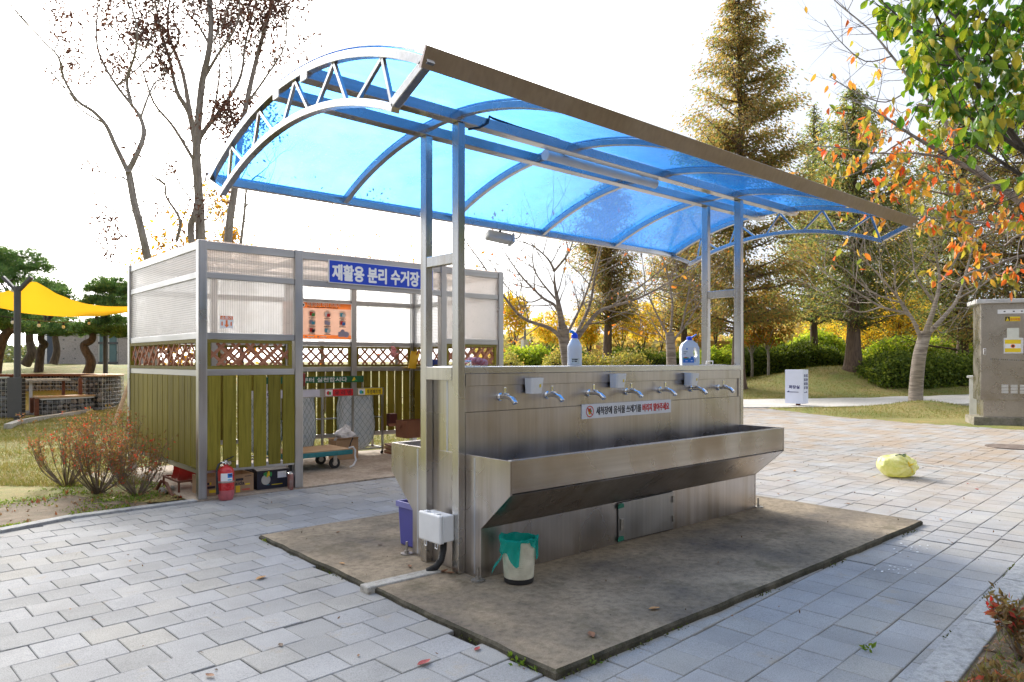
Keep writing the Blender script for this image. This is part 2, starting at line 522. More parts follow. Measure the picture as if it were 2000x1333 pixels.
M_PCH = sheetmat('ribbed_polycarbonate_across', (0.95,0.95,0.96), (0.93,0.93,0.92), 0.50, 0.06, 0.25, ribs=('z', 42), dirt=0.1)
M_PCBR = sheetmat('bronze_polycarbonate', (0.96,0.88,0.82), (0.84,0.74,0.68), 0.6, 0.05, 0.3, ribs=('x', 55), dirt=0.15)
M_CARD = mat('cardboard', (0.40,0.26,0.15), 0.85, var=0.10, vscale=5, bmp=0.1)
M_CARDR = mat('red_brown_carton', (0.26,0.11,0.06), 0.8, var=0.12, vscale=5)
M_CARDK = mat('black_carton', (0.018,0.018,0.035), 0.6, var=0.2)
M_RED = mat('red_enamel', (0.55,0.018,0.022), 0.28, var=0.06, coat=0.3)
M_REDFADE = mat('faded_red_enamel', (0.52,0.13,0.14), 0.45, var=0.12, vscale=20)
M_REDPL = mat('red_plastic', (0.52,0.03,0.025), 0.4, var=0.08)
M_TEAL = mat('teal_paint', (0.02,0.19,0.21), 0.5, var=0.15, vscale=15)
M_PURPLE = mat('purple_blue_plastic', (0.09,0.09,0.36), 0.4, var=0.06)
M_BLUECAP = mat('blue_cap', (0.01,0.09,0.80), 0.35, var=0.03)
M_TUBELAMP = mat('tube_cover', (0.70,0.72,0.74), 0.35, var=0.03)
M_FLOOD = mat('grey_white_paint', (0.62,0.62,0.60), 0.5, var=0.08)
M_SAIL = None
M_RUBBER = mat('rubber', (0.02,0.02,0.02), 0.8, var=0.1)
M_GLOVE = mat('red_glove', (0.42,0.04,0.07), 0.85, var=0.3, vscale=60, col2=(0.62,0.42,0.40), bmp=0.4, bscale=200)
M_YELLOWG = mat('yellow_rubber', (0.75,0.48,0.02), 0.45, var=0.1)

def concrete(name, base, dark, light, patch=1.2, moss=None, edge=None, rough=0.85, space='World'):
    m, nt, out = newmat(name)
    p = N(nt, 'BsdfPrincipled', Roughness=rough); p.inputs['Specular IOR Level'].default_value = 0.15
    v = coords(nt, (1,1,1), space)
    a = noise(nt, v, patch, 6, 0.62)
    b = noise(nt, v, 22, 5, 0.7)
    c = noise(nt, v, 160, 2, 0.6)
    col = ramp(nt, a, [(0.30, dark), (0.5, base), (0.70, light)])
    col = mixc(nt, 1.0, col, ramp(nt, b, [(0.3, 0.62), (0.5, 0.98), (0.72, 1.22)]), 'MULTIPLY')
    col = mixc(nt, 1.0, col, ramp(nt, c, [(0.3, 0.80), (0.7, 1.14)]), 'MULTIPLY')
    if moss:
        a2 = noise(nt, v, patch*2.3, 5, 0.7)
        col = mixc(nt, ramp(nt, a2, [(0.56, 0.0), (0.70, 0.65)]), col, moss)
    nt.links.new(col, p.inputs['Base Color'])
    hb = N(nt, 'Math', operation='ADD'); nt.links.new(b, hb.inputs[0]); nt.links.new(c, hb.inputs[1])
    nt.links.new(bump(nt, hb.outputs['Value'], 0.35, 0.006), p.inputs['Normal'])
    nt.links.new(p.outputs['BSDF'], out.inputs['Surface'])
    return m
M_SLAB = concrete('old_slab_concrete', (0.24,0.195,0.14), (0.115,0.10,0.085), (0.37,0.30,0.215), 1.15, moss=(0.10,0.085,0.05))
M_SLABE = concrete('mossy_slab_edge', (0.075,0.068,0.05), (0.035,0.035,0.025), (0.13,0.115,0.085), 5.0, moss=(0.05,0.055,0.02))
M_SLABF = concrete('shelter_floor_concrete', (0.36,0.30,0.24), (0.27,0.22,0.17), (0.43,0.37,0.30), 1.5)
M_STRIPC = concrete('pale_concrete', (0.42,0.40,0.36), (0.33,0.31,0.28), (0.50,0.48,0.45), 3.0)
M_PATH = concrete('path_concrete', (0.50,0.48,0.45), (0.42,0.40,0.37), (0.56,0.54,0.52), 0.6)
M_FOOT = concrete('mossy_footing', (0.22,0.20,0.16), (0.12,0.13,0.07), (0.36,0.33,0.28), 2.5, moss=(0.09,0.10,0.04))
M_STRIPR = concrete('pale_border_strip', (0.33,0.325,0.315), (0.27,0.265,0.255), (0.38,0.37,0.36), 1.5)
M_GRAN = concrete('granite_kerb', (0.33,0.335,0.34), (0.28,0.285,0.29), (0.38,0.375,0.36), 1.5)

def paver_mat():
    m, nt, out = newmat('grey_pavers')
    p = N(nt, 'BsdfPrincipled', Roughness=0.9); p.inputs['Specular IOR Level'].default_value = 0.12
    g = N(nt, 'NewGeometry'); oi = N(nt, 'ObjectInfo')
    ad = N(nt, 'Math', operation='ADD'); nt.links.new(g.outputs['Random Per Island'], ad.inputs[0]); nt.links.new(oi.outputs['Random'], ad.inputs[1])
    wn_ = N(nt, 'TexWhiteNoise', noise_dimensions='1D'); nt.links.new(ad.outputs['Value'], wn_.inputs['W'])
    base = ramp(nt, wn_.outputs['Value'], [(0.0, (0.285,0.285,0.283)), (0.35, (0.315,0.317,0.322)), (0.7, (0.34,0.342,0.35)), (0.9, (0.325,0.317,0.30)), (1.0, (0.30,0.30,0.298))])
    v = coords(nt, (1,1,1), 'World')
    a = noise(nt, v, 2.1, 5, 0.6)
    col = mixc(nt, 1.0, base, ramp(nt, a, [(0.3, 0.84), (0.7, 1.10)]), 'MULTIPLY')
    # sandy stains here and there, and a browner tint towards the far right side of the yard
    s = noise(nt, v, 3.7, 5, 0.7)
    col = mixc(nt, ramp(nt, s, [(0.60, 0.0), (0.75, 0.55)]), col, (0.35,0.29,0.205))
    sx = N(nt, 'SeparateXYZ'); nt.links.new(g.outputs['Position'], sx.inputs[0])
    mr = N(nt, 'MapRange'); mr.inputs['From Min'].default_value = 5.0; mr.inputs['From Max'].default_value = 12.0; mr.inputs['To Max'].default_value = 0.8
    nt.links.new(sx.outputs['X'], mr.inputs['Value'])
    fm = N(nt, 'Math', operation='MULTIPLY'); nt.links.new(mr.outputs['Result'], fm.inputs[0])
    s2 = noise(nt, v, 1.3, 5, 0.65)
    nt.links.new(ramp(nt, s2, [(0.38, 0.0), (0.62, 1.0)]), fm.inputs[1])
    col = mixc(nt, fm.outputs['Value'], col, (0.32,0.245,0.175))
    c = noise(nt, v, 190, 2, 0.7)
    col = mixc(nt, 1.0, col, ramp(nt, c, [(0.28, 0.66), (0.5, 1.0), (0.75, 1.2)]), 'MULTIPLY')
    nt.links.new(col, p.inputs['Base Color'])
    nt.links.new(bump(nt, c, 0.35, 0.003), p.inputs['Normal'])
    nt.links.new(p.outputs['BSDF'], out.inputs['Surface'])
    return m
M_PAVER = paver_mat()
M_JOINT = concrete('joint_sand', (0.05,0.045,0.038), (0.03,0.028,0.022), (0.08,0.07,0.055), 3.0)

def ground_mat():
    m, nt, out = newmat('autumn_lawn')
    p = N(nt, 'BsdfPrincipled', Roughness=0.95)
    v = coords(nt, (1,1,1), 'World')
    a = noise(nt, v, 0.55, 6, 0.62); b = noise(nt, v, 3.2, 5, 0.7); c = noise(nt, v, 45, 3, 0.7)
    col = ramp(nt, a, [(0.32, (0.12,0.15,0.028)), (0.5, (0.23,0.19,0.055)), (0.68, (0.32,0.24,0.09))])
    col = mixc(nt, ramp(nt, b, [(0.45, 0.0), (0.62, 0.75)]), col, (0.165,0.19,0.035))
    d = noise(nt, v, 1.4, 4, 0.6)
    col = mixc(nt, ramp(nt, d, [(0.62, 0.0), (0.72, 0.7)]), col, (0.17,0.12,0.075))
    col = mixc(nt, 1.0, col, ramp(nt, c, [(0.3, 0.55), (0.7, 1.35)]), 'MULTIPLY')
    nt.links.new(col, p.inputs['Base Color'])
    nt.links.new(bump(nt, c, 0.6, 0.03), p.inputs['Normal'])
    nt.links.new(p.outputs['BSDF'], out.inputs['Surface'])
    return m
M_GROUND = ground_mat()
M_SOIL = concrete('garden_soil', (0.13,0.095,0.06), (0.07,0.05,0.03), (0.20,0.15,0.10), 4.0, moss=(0.08,0.09,0.03))

def bark(name, c1, c2, rings=False, sc=(12,12,3)):
    m, nt, out = newmat(name)
    p = N(nt, 'BsdfPrincipled', Roughness=0.9)
    v = coords(nt, (1,1,9) if rings else sc)
    a = noise(nt, v, 2.2 if rings else 1.3, 6, 0.7)
    col = ramp(nt, a, [(0.32, c1), (0.66, c2)])
    nt.links.new(col, p.inputs['Base Color'])
    nt.links.new(bump(nt, a, 0.7, 0.03), p.inputs['Normal'])
    nt.links.new(p.outputs['BSDF'], out.inputs['Surface'])
    return m
M_BARKG = bark('grey_bark', (0.18,0.155,0.135), (0.36,0.325,0.29))
M_BARKC = bark('cherry_bark', (0.085,0.065,0.052), (0.27,0.225,0.185), True)
M_BARKP = bark('pine_bark', (0.035,0.024,0.018), (0.115,0.08,0.06))
M_BARKM = bark('redwood_bark', (0.055,0.036,0.026), (0.17,0.115,0.08), sc=(16,16,1.2))
M_BARKD = bark('dark_bark', (0.035,0.028,0.022), (0.10,0.08,0.065))
M_TWIG = bark('twig_bark', (0.10,0.075,0.055), (0.24,0.19,0.15))
# ------------------------------------------------------------------ ground, paving, kerbs
KERB_L = [(-4.0, 5.6), (-0.6, 6.55), (0.72, 7.17), (1.30, 7.40), (2.36, 7.44)]       # kerb line on the left, lawn beyond it
ROAD_EDGE = [(21.5, 17.0), (19.76, 11.22), (18.0, 8.2), (17.45, 6.0), (17.3, 4.2), (17.0, 1.0), (16.5, -3.0)]   # lawn edge on the far right
def kerbR(x): return 1.125 + 0.076*(x - 3.4)         # middle of the granite kerb on the near right
def interp(poly, t, k):
    """value of coordinate 1-k on a polyline, given coordinate k"""
    pts = sorted(poly, key=lambda p: p[k])
    if t <= pts[0][k]: return pts[0][1-k]
    for a, b in zip(pts, pts[1:]):
        if t <= b[k]:
            return a[1-k] + (b[1-k]-a[1-k])*(t-a[k])/(b[k]-a[k])
    return pts[-1][1-k]
def lawn_mask(x, y):
    """0 on the paved yard, 1 on planted ground"""
    m = 0.0
    if x < 2.37:
        m = max(m, sstep(-0.02, 0.08, y - interp(KERB_L, x, 0)))
        if y > 7.44: m = max(m, 1.0)
    elif x < 7.2:
        m = max(m, sstep(10.15, 10.3, y))
    else:
        m = max(m, sstep(0.0, 0.6, y - (10.2 + (x-7.2)*0.9)))
    m = max(m, sstep(-0.02, 0.06, -(y - kerbR(x))) if -2 < x < 14 else 0)
    m = max(m, sstep(0.0, 0.35, x - interp(ROAD_EDGE, y, 1)))
    return m
def hgt(x, y):
    d, r = dr(x, y)
    h = 0.0
    if r < 0:
        w = sstep(-5, -9, r)
        h += w*1.25*sstep(18.5, 26, d) * (0.85 + 0.15*math.sin(r*0.7))
        h += (1-w)*0.5*sstep(24, 40, d)
    else:
        h += 0.55*sstep(24.5, 38, d)
        h += 0.85*math.exp(-((d-32)/2.9)**2 - ((r-14.6)/3.0)**2)
        h += 0.35*math.exp(-((d-29)/2.2)**2 - ((r-19.5)/2.5)**2)
        h += 0.22*math.exp(-((d-20.7)/0.8)**2 - ((r-11.9)/1.3)**2)
        h += 0.10*math.exp(-((d-19.6)/1.0)**2 - ((r-9.4)/2.2)**2)
    h += 0.025*math.sin(x*2.3+y*1.1)*math.sin(y*1.9-x*0.7)
    return h*1.0
def gz(x, y):
    if y < kerbR(x) - 0.03 and -6 < x < 14 and y > -6: return -0.07
    m = lawn_mask(x, y)
    return -0.07 + m*(0.07 + 0.012 + hgt(x, y))

ds = list(np.concatenate([np.arange(-30, 0, 3), np.arange(0, 14, 0.16), np.arange(14, 40, 0.4), np.arange(40, 90, 3), np.arange(90, 420, 30)]))
rs = list(np.concatenate([np.arange(-320, -60, 26), np.arange(-60, -16, 2.5), np.arange(-16, 16, 0.22), np.arange(16, 26, 0.5), np.arange(26, 60, 2.5), np.arange(60, 330, 26)]))
V = []
for d in ds:
    for r in rs:
        p = FW*d + RT*r
        V.append((p.x, p.y, gz(p.x, p.y)))
nr_ = len(rs); F = []
for i in range(len(ds)-1):
    for j in range(nr_-1):
        a = i*nr_+j
        F.append((a, a+1, a+nr_+1, a+nr_))
me = fastmesh('ground', np.array(V), np.array(F), M_GROUND, smooth=True)
ground = struct(inst('ground', me))

# bed of joint sand under the pavers
mb = MB()
mb.prism([(-6.0,-6.0),(17.2,-6.0),(17.55,4.2),(17.8,6.4),(18.4,8.4),(20.0,11.4),(22.0,17.5),(13.5,15.5),(7.2,10.05),(2.4,10.05),(2.38,7.36),(1.30,7.33),(0.75,7.1),(-0.6,6.48),(-6,4.9)], 'z', -0.068, -0.0235)
pavement = struct(mb.build('pavement', M_JOINT))

# pavers, one by one
PIT = 0.2235; ROT = math.radians(3.5)
U = Vector((math.cos(ROT), math.sin(ROT), 0)); W_ = Vector((-math.sin(ROT), math.cos(ROT), 0))
ORG = Vector((2.094, 4.544, 0))
def inside_yard(x, y):
    if x < 2.40 and y > interp(KERB_L, x, 0) - 0.05: return False
    if 2.40 <= x < 6.45 and y > 7.50: return False
    if 6.45 <= x < 7.2 and y > 10.0: return False
    if x >= 7.2 and y > 10.0 + (x-7.2)*0.9: return False
    if y < kerbR(x) - 0.03: return False
    if x > interp(ROAD_EDGE, y, 1) + 0.1: return False
    return True
def paver_verts(h=0.050, c=0.0035, g=0.0018):
    a = PIT/2 - g; b = a - c
    lo = [(-a,-a,-h),(a,-a,-h),(a,a,-h),(-a,a,-h)]
    mi = [(-a,-a,-c),(a,-a,-c),(a,a,-c),(-a,a,-c)]
    hi = [(-b,-b,0),(b,-b,0),(b,b,0),(-b,b,0)]
    q = [(8,9,10,11)]
    for k in range(4):
        n = (k+1)%4
        q.append((k, n, 4+n, 4+k)); q.append((4+k, 4+n, 8+n, 8+k))
    return lo+mi+hi, q
PV, PF = paver_verts()
PVn = np.array(PV); PFn = np.array(PF)
paver_me = fastmesh('paver', PVn, PFn, M_PAVER)
cells = []
for j in range(-40, 60):
    for i in range(-60, 95):
        off = 0.5 if j % 2 else 0.0
        c = ORG + U*((i+0.5+off)*PIT) + W_*((j+0.5)*PIT)
        if not inside_yard(c.x, c.y): continue
        if 2.30 < c.x < 6.60 and 2.36 < c.y < 5.46: continue        # under the slab
        d, r = dr(c.x, c.y)
        vis = d > 1.7 and abs(r/d) < 0.78 and (706 + 1.4/d*FPX) < 1400
        behind = (2.9 < c.x < 6.3 and c.y > 5.6 and c.y < 6.9 and False)
        cells.append((d if vis else d+100 if d > 0 else 200-d, c.x, c.y))
cells.sort()
allV = []; allF = []; k = 0
for idx, (d, x, y) in enumerate(cells):
    zz = NR.normal(0, 0.0016); tx = NR.normal(0, 0.0035); ty = NR.normal(0, 0.0035); rz = ROT + NR.normal(0, 0.004)
    zz += -0.012*sstep(2.7, 2.1, y)*sstep(7.5, 5.5, x)          # the yard has settled a little beside the slab
    if idx < 290:
        inst('paver', paver_me, pavement, Vector((x, y, zz)) - Vector(pavement.location), (tx, ty, rz))
    else:
        M3 = np.array(Euler((tx, ty, rz)).to_matrix())
        allV.append(PVn @ M3.T + np.array((x, y, zz))); allF.append(PFn + k); k += len(PVn)
me = fastmesh('paver_field', np.concatenate(allV) - np.array(pavement.location), np.concatenate(allF), M_PAVER)
tag(inst('paver_field', me, pavement), kind='stuff')

# kerbs
def kerb(name, line, w, top, mt, gap, step=1.0, h=0.14):
    e = bpy.data.objects.new(name, None); COL.objects.link(e); struct(e)
    e.location = (line[0][0], line[0][1], 0)
    pts = [Vector((x, y, 0)) for x, y in line]
    for a, b in zip(pts, pts[1:]):
        L = (b-a).length; n = max(1, round(L/step)); dv = (b-a)/n; dn = dv.normalized(); pp = Vector((-dn.y, dn.x, 0))*w/2
        for i in range(n):
            p = a + dv*i + dn*gap/2; q = a + dv*(i+1) - dn*gap/2; t = top + R.uniform(-0.003, 0.003)
            m = MB(); m.hexa([p-pp+Vector((0,0,-h)), q-pp+Vector((0,0,-h)), q+pp+Vector((0,0,-h)), p+pp+Vector((0,0,-h))],
                             [p-pp+Vector((0,0,t)), q-pp+Vector((0,0,t)), q+pp+Vector((0,0,t)), p+pp+Vector((0,0,t))])
            m.build('kerb_stone', mt, e, bev=0.006)
    return e
kerb('kerb', KERB_L[1:], 0.11, 0.022, M_GRAN, 0.006, 0.8)
kerb('kerb', [(x, kerbR(x)) for x in (1.4, 2.4, 3.4, 4.4, 5.4, 6.4, 7.4, 8.4, 9.4, 10.4, 11.4, 12.4, 13.4)], 0.165, 0.010, M_GRAN, 0.006, 1.0)
kerb('kerb', [(10.0, 0.8), (10.15, 2.335), (10.85, 4.37), (11.10, 6.30), (11.3, 8.2)], 0.13, 0.006, M_STRIPR, 0.005, 1.0)

# concrete slabs
ring_ = []                                            # a worn, slightly wavering outline
for (xa, ya), (xb, yb) in (((2.235,2.238),(6.706,2.262)),((6.706,2.262),(6.70,5.55)),((6.70,5.55),(2.235,5.55)),((2.235,5.55),(2.235,2.238))):
    nseg = 24
    for i in range(nseg):
        t = i/nseg; ring_.append((xa+(xb-xa)*t + R.gauss(0,0.004), ya+(yb-ya)*t + R.gauss(0,0.004)))
mb = MB(); nR = len(ring_); cx_, cy_ = 4.47, 3.89
ins = lambda p, k: (p[0]+(0.012*k if p[0] < cx_ else -0.012*k), p[1]+(0.012*k if p[1] < cy_ else -0.012*k))
vs_ = [(p[0],p[1],-0.1) for p in ring_] + [(p[0],p[1],0.018+R.gauss(0,0.002)) for p in ring_] + [(*ins(p,1),0.032) for p in ring_]
mb.add(vs_, [(i,(i+1)%nR,nR+(i+1)%nR,nR+i) for i in range(nR)] + [(nR+i,nR+(i+1)%nR,2*nR+(i+1)%nR,2*nR+i) for i in range(nR)], 1)
mb.add([(*ins(p,1),0.032) for p in ring_], [tuple(range(nR))], 0)
slab = struct(mb.build('concrete_slab', [M_SLAB, M_SLABE]))
mb = MB()
a, b, c, d_ = Vector((2.19,3.885,0)), Vector((2.19,3.785,0)), Vector((2.74,3.775,0)), Vector((2.74,3.875,0))
z0 = Vector((0,0,-0.05)); z1 = Vector((0,0,0.043))
mb.hexa([b+z0,c+z0,d_+z0,a+z0],[b+z1,c+z1,d_+z1,a+z1])
struct(mb.build('concrete_channel_cover', M_STRIPC, bev=0.01))
mb = MB(); mb.prism([(1.95,7.50),(2.36,7.405),(6.5,7.405),(6.5,9.72),(2.36,10.2),(1.9,10.2)], 'z', -0.1, 0.016)
struct(mb.build('shelter_floor', M_SLABF))
# path across the lawn at the back right
V = []; F = []
prof = []
for px in range(1380, 2100, 24):
    p = gnd(px, 797.5 - (px-1460)*0.004); q = gnd(px, 784 - (px-1460)*0.012)
    prof.append((p, q))
for p, q in prof:
    z = max(gz(p.x, p.y), gz(q.x, q.y), 0.02) + 0.01
    V += [(p.x, p.y, z-0.15), (p.x, p.y, z), (q.x, q.y, z+0.04), (q.x, q.y, z-0.15)]
for i in range(len(prof)-1):
    o = i*4
    for k2 in range(3): F.append((o+k2, o+4+k2, o+5+k2, o+1+k2))
mb = MB(); mb.add(V, F); struct(mb.build('path', M_PATH))
mb = MB(); p = gnd(1978, 874, 0); mb.disc((p.x, p.y, 0.002), (0,0,1), 0.38, 28, th=0.012)
mh = mb.build('manhole_cover', concrete('worn_iron', (0.16,0.125,0.105), (0.10,0.08,0.07), (0.22,0.18,0.155), 6.0)); tag(mh, 'round brown manhole cover set in the far pavers near the steel cabinet', 'manhole cover')

# ------------------------------------------------------------------ sink station
XS, XE = 2.83, 6.13; YC = 3.885; SF = 3.66; SB = 4.11; Z0 = 0.034
sink = thing('washing_stand', (4.48, YC, Z0), 'long double sided stainless steel washing trough with taps along its raised spine', 'washing stand')
prof_end = [(3.50,Z0),(3.50,0.345),(3.22,0.59),(3.22,0.80),(4.55,0.80),(4.55,0.59),(4.27,0.345),(4.27,Z0)]
for x0, x1 in ((XS, XS+0.018), (XE-0.018, XE)):
    mb = MB(); mb.prism(prof_end, 'x', x0, x1); mb.build('end_plate', M_STEEL, sink, bev=0.002)
for sg in (-1, 1):
    Y = lambda y: YC + sg*(YC - y)
    x0, x1 = XS+0.0185, XE-0.0185
    mb = MB(); mb.box((x0, Y(3.502), Z0), (x1, Y(3.52), 0.343)); mb.build('base_panel', M_STEEL, sink)
    mb = MB(); mb.prism([(Y(3.502),0.345),(Y(3.222),0.59),(Y(3.24),0.60),(Y(3.52),0.355)], 'x', x0, x1); mb.build('sloping_panel', M_STEEL, sink)
    mb = MB(); mb.box((x0, Y(3.222), 0.601), (x1, Y(3.24), 0.798)); mb.box((x0, Y(3.2225), 0.7982), (x1, Y(3.262), 0.802)); mb.build('rim_panel', M_STEELX, sink, bev=0.0015)
    mb = MB(); mb.prism([(Y(3.245),0.60),(Y(3.245),0.61),(Y(3.45),0.50),(Y(SF-0.002),0.50),(Y(SF-0.002),0.49),(Y(3.45),0.49)], 'x', x0, x1); mb.build('basin_floor', M_STEEL, sink)
    # the spine wall in three steps
    mb = MB(); mb.box((XS+0.004, Y(SF+0.004), 0.45), (XE-0.004, Y(SF+0.03), 1.066)); mb.build('lower_back_panel', M_STEEL, sink)
    mb = MB(); mb.box((XS+0.004, Y(SF+0.012), 1.069), (XE-0.004, Y(SF+0.035), 1.238)); mb.build('tap_panel', M_STEEL, sink)
    mb = MB(); mb.box((XS+0.004, Y(SF+0.001), 1.24), (XE-0.004, Y(SF+0.035), 1.317)); mb.build('upper_back_panel', M_STEEL, sink)
    mb = MB(); mb.box((XE-0.026, Y(SF+0.003), 1.069), (XE-0.003, Y(SF+0.0115), 1.2385)); mb.build('panel_stop', M_STEEL, sink)
mb = MB(); mb.box((XS+0.002, SF+0.036, 0.30), (XS+0.016, SB-0.036, 1.317)); mb.build('spine_end_panel', M_POST, sink)
mb = MB(); mb.box((XE-0.016, SF+0.036, 0.30), (XE-0.002, SB-0.036, 1.317)); mb.build('spine_end_panel', M_POST, sink)
mb = MB(); mb.box((XS-0.004, SF-0.004, 1.319), (XE+0.004, SB+0.004, 1.364)); mb.build('cover_plate', M_STEELX, sink, bev=0.003)
# end cross members of the spine cover and the weld strips
for x in (XS-0.056, XE+0.002):
    mb = MB(); mb.box((x, SF+0.072, 1.275), (x+0.054, 4.022, 1.362)); mb.build('end_crosspiece', M_POST, sink, bev=0.003)
for x in (2.98, 5.93):
    mb = MB(); mb.box((x-0.10, SF+0.10, 1.3645), (x+0.12, SB-0.10, 1.371)); l = mb.build('lid', M_STEELX, sink)
    mb = MB(); mb.tube([(x-0.05, 3.87, 1.37), (x-0.05, 3.87, 1.40), (x+0.06, 3.87, 1.40), (x+0.06, 3.87, 1.37)], 0.0055, 8); mb.build('handle', M_CHROME, l)
M_WELD = steel('weld_seam_steel', (0.66,0.68,0.74), 0.42, 'z', stain=0.2)
for (ya, yb_) in ((3.556,3.572),(4.198,4.214)):
    mb = MB(); mb.box((XS-0.0012, ya, 0.05), (XS-0.0002, yb_, 0.785)); mb.build('weld_seam', M_WELD, sink)
mb = MB(); mb.box((XS+0.0005, 3.85, 0.31), (XS+0.0018, 3.868, 1.27)); mb.build('weld_seam', M_WELD, sink)
# access door
mb = MB(); mb.prism([(4.148,0.048),(4.83,0.040),(4.825,0.338),(4.148,0.333)], 'y', 3.489, 3.4990); door = mb.build('access_door', M_FRAME, sink, bev=0.001)
mb = MB(); mb.prism([(4.141,0.041),(4.837,0.033),(4.832,0.345),(4.141,0.340)], 'y', 3.4993, 3.5012); mb.build('door_gap', M_BLACK, sink)
mb = MB()
mb.box((4.165, 3.479, 0.13), (4.195, 3.4868, 0.215)); mb.build('handle', M_ZINC, door, bev=0.002)
for z in (0.10, 0.255):
    mb = MB(); mb.box((4.812, 3.479, z), (4.832, 3.4868, z+0.05)); mb.build('hinge', M_ZINC, door)
M_TAPE = mat('green_tape', (0.01,0.20,0.13), 0.5, var=0.2)
for z in (0.048, 0.295):
    mb = MB(); mb.prism([(4.135,z),(4.205,z+0.004),(4.198,z+0.034),(4.170,z+0.040),(4.137,z+0.03)], 'y', 3.482, 3.4865); mb.build('tape_scrap', M_TAPE, door)
# taps
def make_tap(x):
    y = SF + 0.011; z = 1.160
    t = bpy.data.objects.new('tap', None); COL.objects.link(t); t.parent = sink
    t.location = Vector((x, y, z)) - Vector(sink.location)
    mb = MB(); mb.tube([(0,0,0),(0,-0.012,0),(0,-0.018,0)], [0.027,0.027,0.020], 20)
    mb.build('flange', M_CHROME, t, smooth=True, local=True)
    pts = []; ups = []
    mb = MB()
    P = [(0,-0.015,0.0),(0,-0.05,0.004),(0,-0.09,0.003),(0,-0.125,-0.008),(0,-0.150,-0.028),(0,-0.160,-0.042)]
    mb.sweep(P, 0.034, 0.030, (0,0,1)); mb.build('spout', M_CHROME, t, bev=0.009, local=True)
    mb = MB(); mb.tube([(0,-0.072,0.012),(0,-0.072,0.026)], [0.019,0.017], 16); mb.box((-0.011,-0.060,0.026),(0.011,-0.050,0.066)); mb.build('lever', M_CHROME, t, bev=0.003, local=True)
    return t
for x in (3.13, 3.571, 4.011, 4.452, 4.893, 5.335, 5.768): make_tap(x)
# anchor bolts in brackets at the foot
for (x, y) in ((2.79, 3.48), (2.80, 4.30), (6.17, 3.50)):
    mb = MB(); mb.disc((x, y, Z0-0.002), (0,0,1), 0.045, 18, th=0.008); mb.tube([(x,y,Z0),(x,y,Z0+0.085)], 0.009, 10); mb.tube([(x,y,Z0+0.006),(x,y,Z0+0.024)], 0.018, 6)
    mb.build('anchor_bolt', M_ZINC, sink)

# soap holders hanging on the spine
def soap(x, z, label, tilt=0.0):
    e = thing('soap_holder', (x, SF-0.002, z), label, 'soap holder', 'white plastic soap holders on the spine')
    e.rotation_euler = (0, tilt, 0)
    # tapering open box: bottom narrower
    def ring(w, dpt, zz, r): return [(-w/2+r,0,zz),(w/2-r,0,zz),(w/2,-r,zz),(w/2,-dpt+r,zz),(w/2-r,-dpt,zz),(-w/2+r,-dpt,zz),(-w/2,-dpt+r,zz),(-w/2,-r,zz)]
    o0, o1 = ring(0.100,0.078,-0.055,0.012), ring(0.118,0.092,0.052,0.012)
    i1, i0 = ring(0.110,0.084,0.052,0.011), ring(0.094,0.071,-0.048,0.011)
    vs = o0+o1+i1+i0; n = 8; fs = [tuple(range(n-1,-1,-1)), tuple(3*n+i for i in range(n))]
    for k in range(3):
        for i in range(n): fs.append((k*n+i, k*n+(i+1)%n, (k+1)*n+(i+1)%n, (k+1)*n+i))
    mb = MB(); mb.add(vs, fs); mb.build('body', M_WHITEPL, e, local=True, bev=0.002)
    mb = MB(); mb.box((-0.022,-0.001,0.030),(0.022,-0.004,0.050)); mb.disc((0,-0.004,0.040),(0,-1,0),0.006,10,th=0.003); mb.build('hanger', M_WHITEPL, e, local=True)
    mb = MB(); mb.box((0.012,-0.0865,-0.012),(0.026,-0.0885,0.010)); mb.build('sticker', M_YELLOWP, e, local=True)
soap(3.395, 1.232, 'white plastic soap holder between the first and second taps nearest the white meter box')
soap(4.285, 1.250, 'white plastic soap holder above the middle of the notice about food waste')
soap(5.262, 1.245, 'white plastic soap holder at the far end of the trough beside the handled detergent bottle', 0.05)

# notice on the spine
ns = thing('notice_sign', (4.478, SF, 1.02), 'white notice strip with black and red Korean lettering stuck on the trough wall', 'notice sign')
mb = MB(); mb.box((3.927, SF+0.003, 0.967), (5.028, SF-0.003, 1.076)); mb.build('panel', M_WHITESIGN, ns)
yt = SF - 0.0042
text('lettering', '세척장에 음식물 쓰레기를', 0.066, M_INK, ns, (4.085, yt, 0.997), (1,0,0), (0,0,1), 0.0012, fit=0.54)
text('lettering', '버리지 말아주세요', 0.066, M_REDINK, ns, (4.645, yt, 0.997), (1,0,0), (0,0,1), 0.0022, fit=0.355)
mb = MB(); n = 28; c = (4.012, 1.021); vs = []; fs = []
for k2 in range(n):
    t = 2*PI*k2/n
    for r_ in (0.043, 0.036): vs.append((c[0]+r_*math.cos(t), yt-0.001, c[1]+r_*math.sin(t)))
for k2 in range(n): fs.append((2*k2, 2*k2+1, (2*k2+3)%(2*n), (2*k2+2)%(2*n)))
mb.add(vs, fs)
mb.hexa([(3.983,yt-0.0018,1.047),(3.988,yt-0.0018,1.052),(4.042,yt-0.0018,0.995),(4.037,yt-0.0018,0.990)],[(3.983,yt-0.0025,1.047),(3.988,yt-0.0025,1.052),(4.042,yt-0.0025,0.995),(4.037,yt-0.0025,0.990)])
mb.build('prohibition_ring', M_REDINK, ns)
for cc, m_, r_ in (((4.004,1.030),M_ORANGE,0.014),((4.022,1.022),M_GREENP,0.012),((4.010,1.010),M_YELLOWP,0.013),((4.018,1.038),M_REDINK,0.008)):
    mb = MB(); mb.disc((cc[0], yt+0.0012, cc[1]), (0,-1,0), r_, 10, th=0.001); mb.build('food_print', m_, ns)

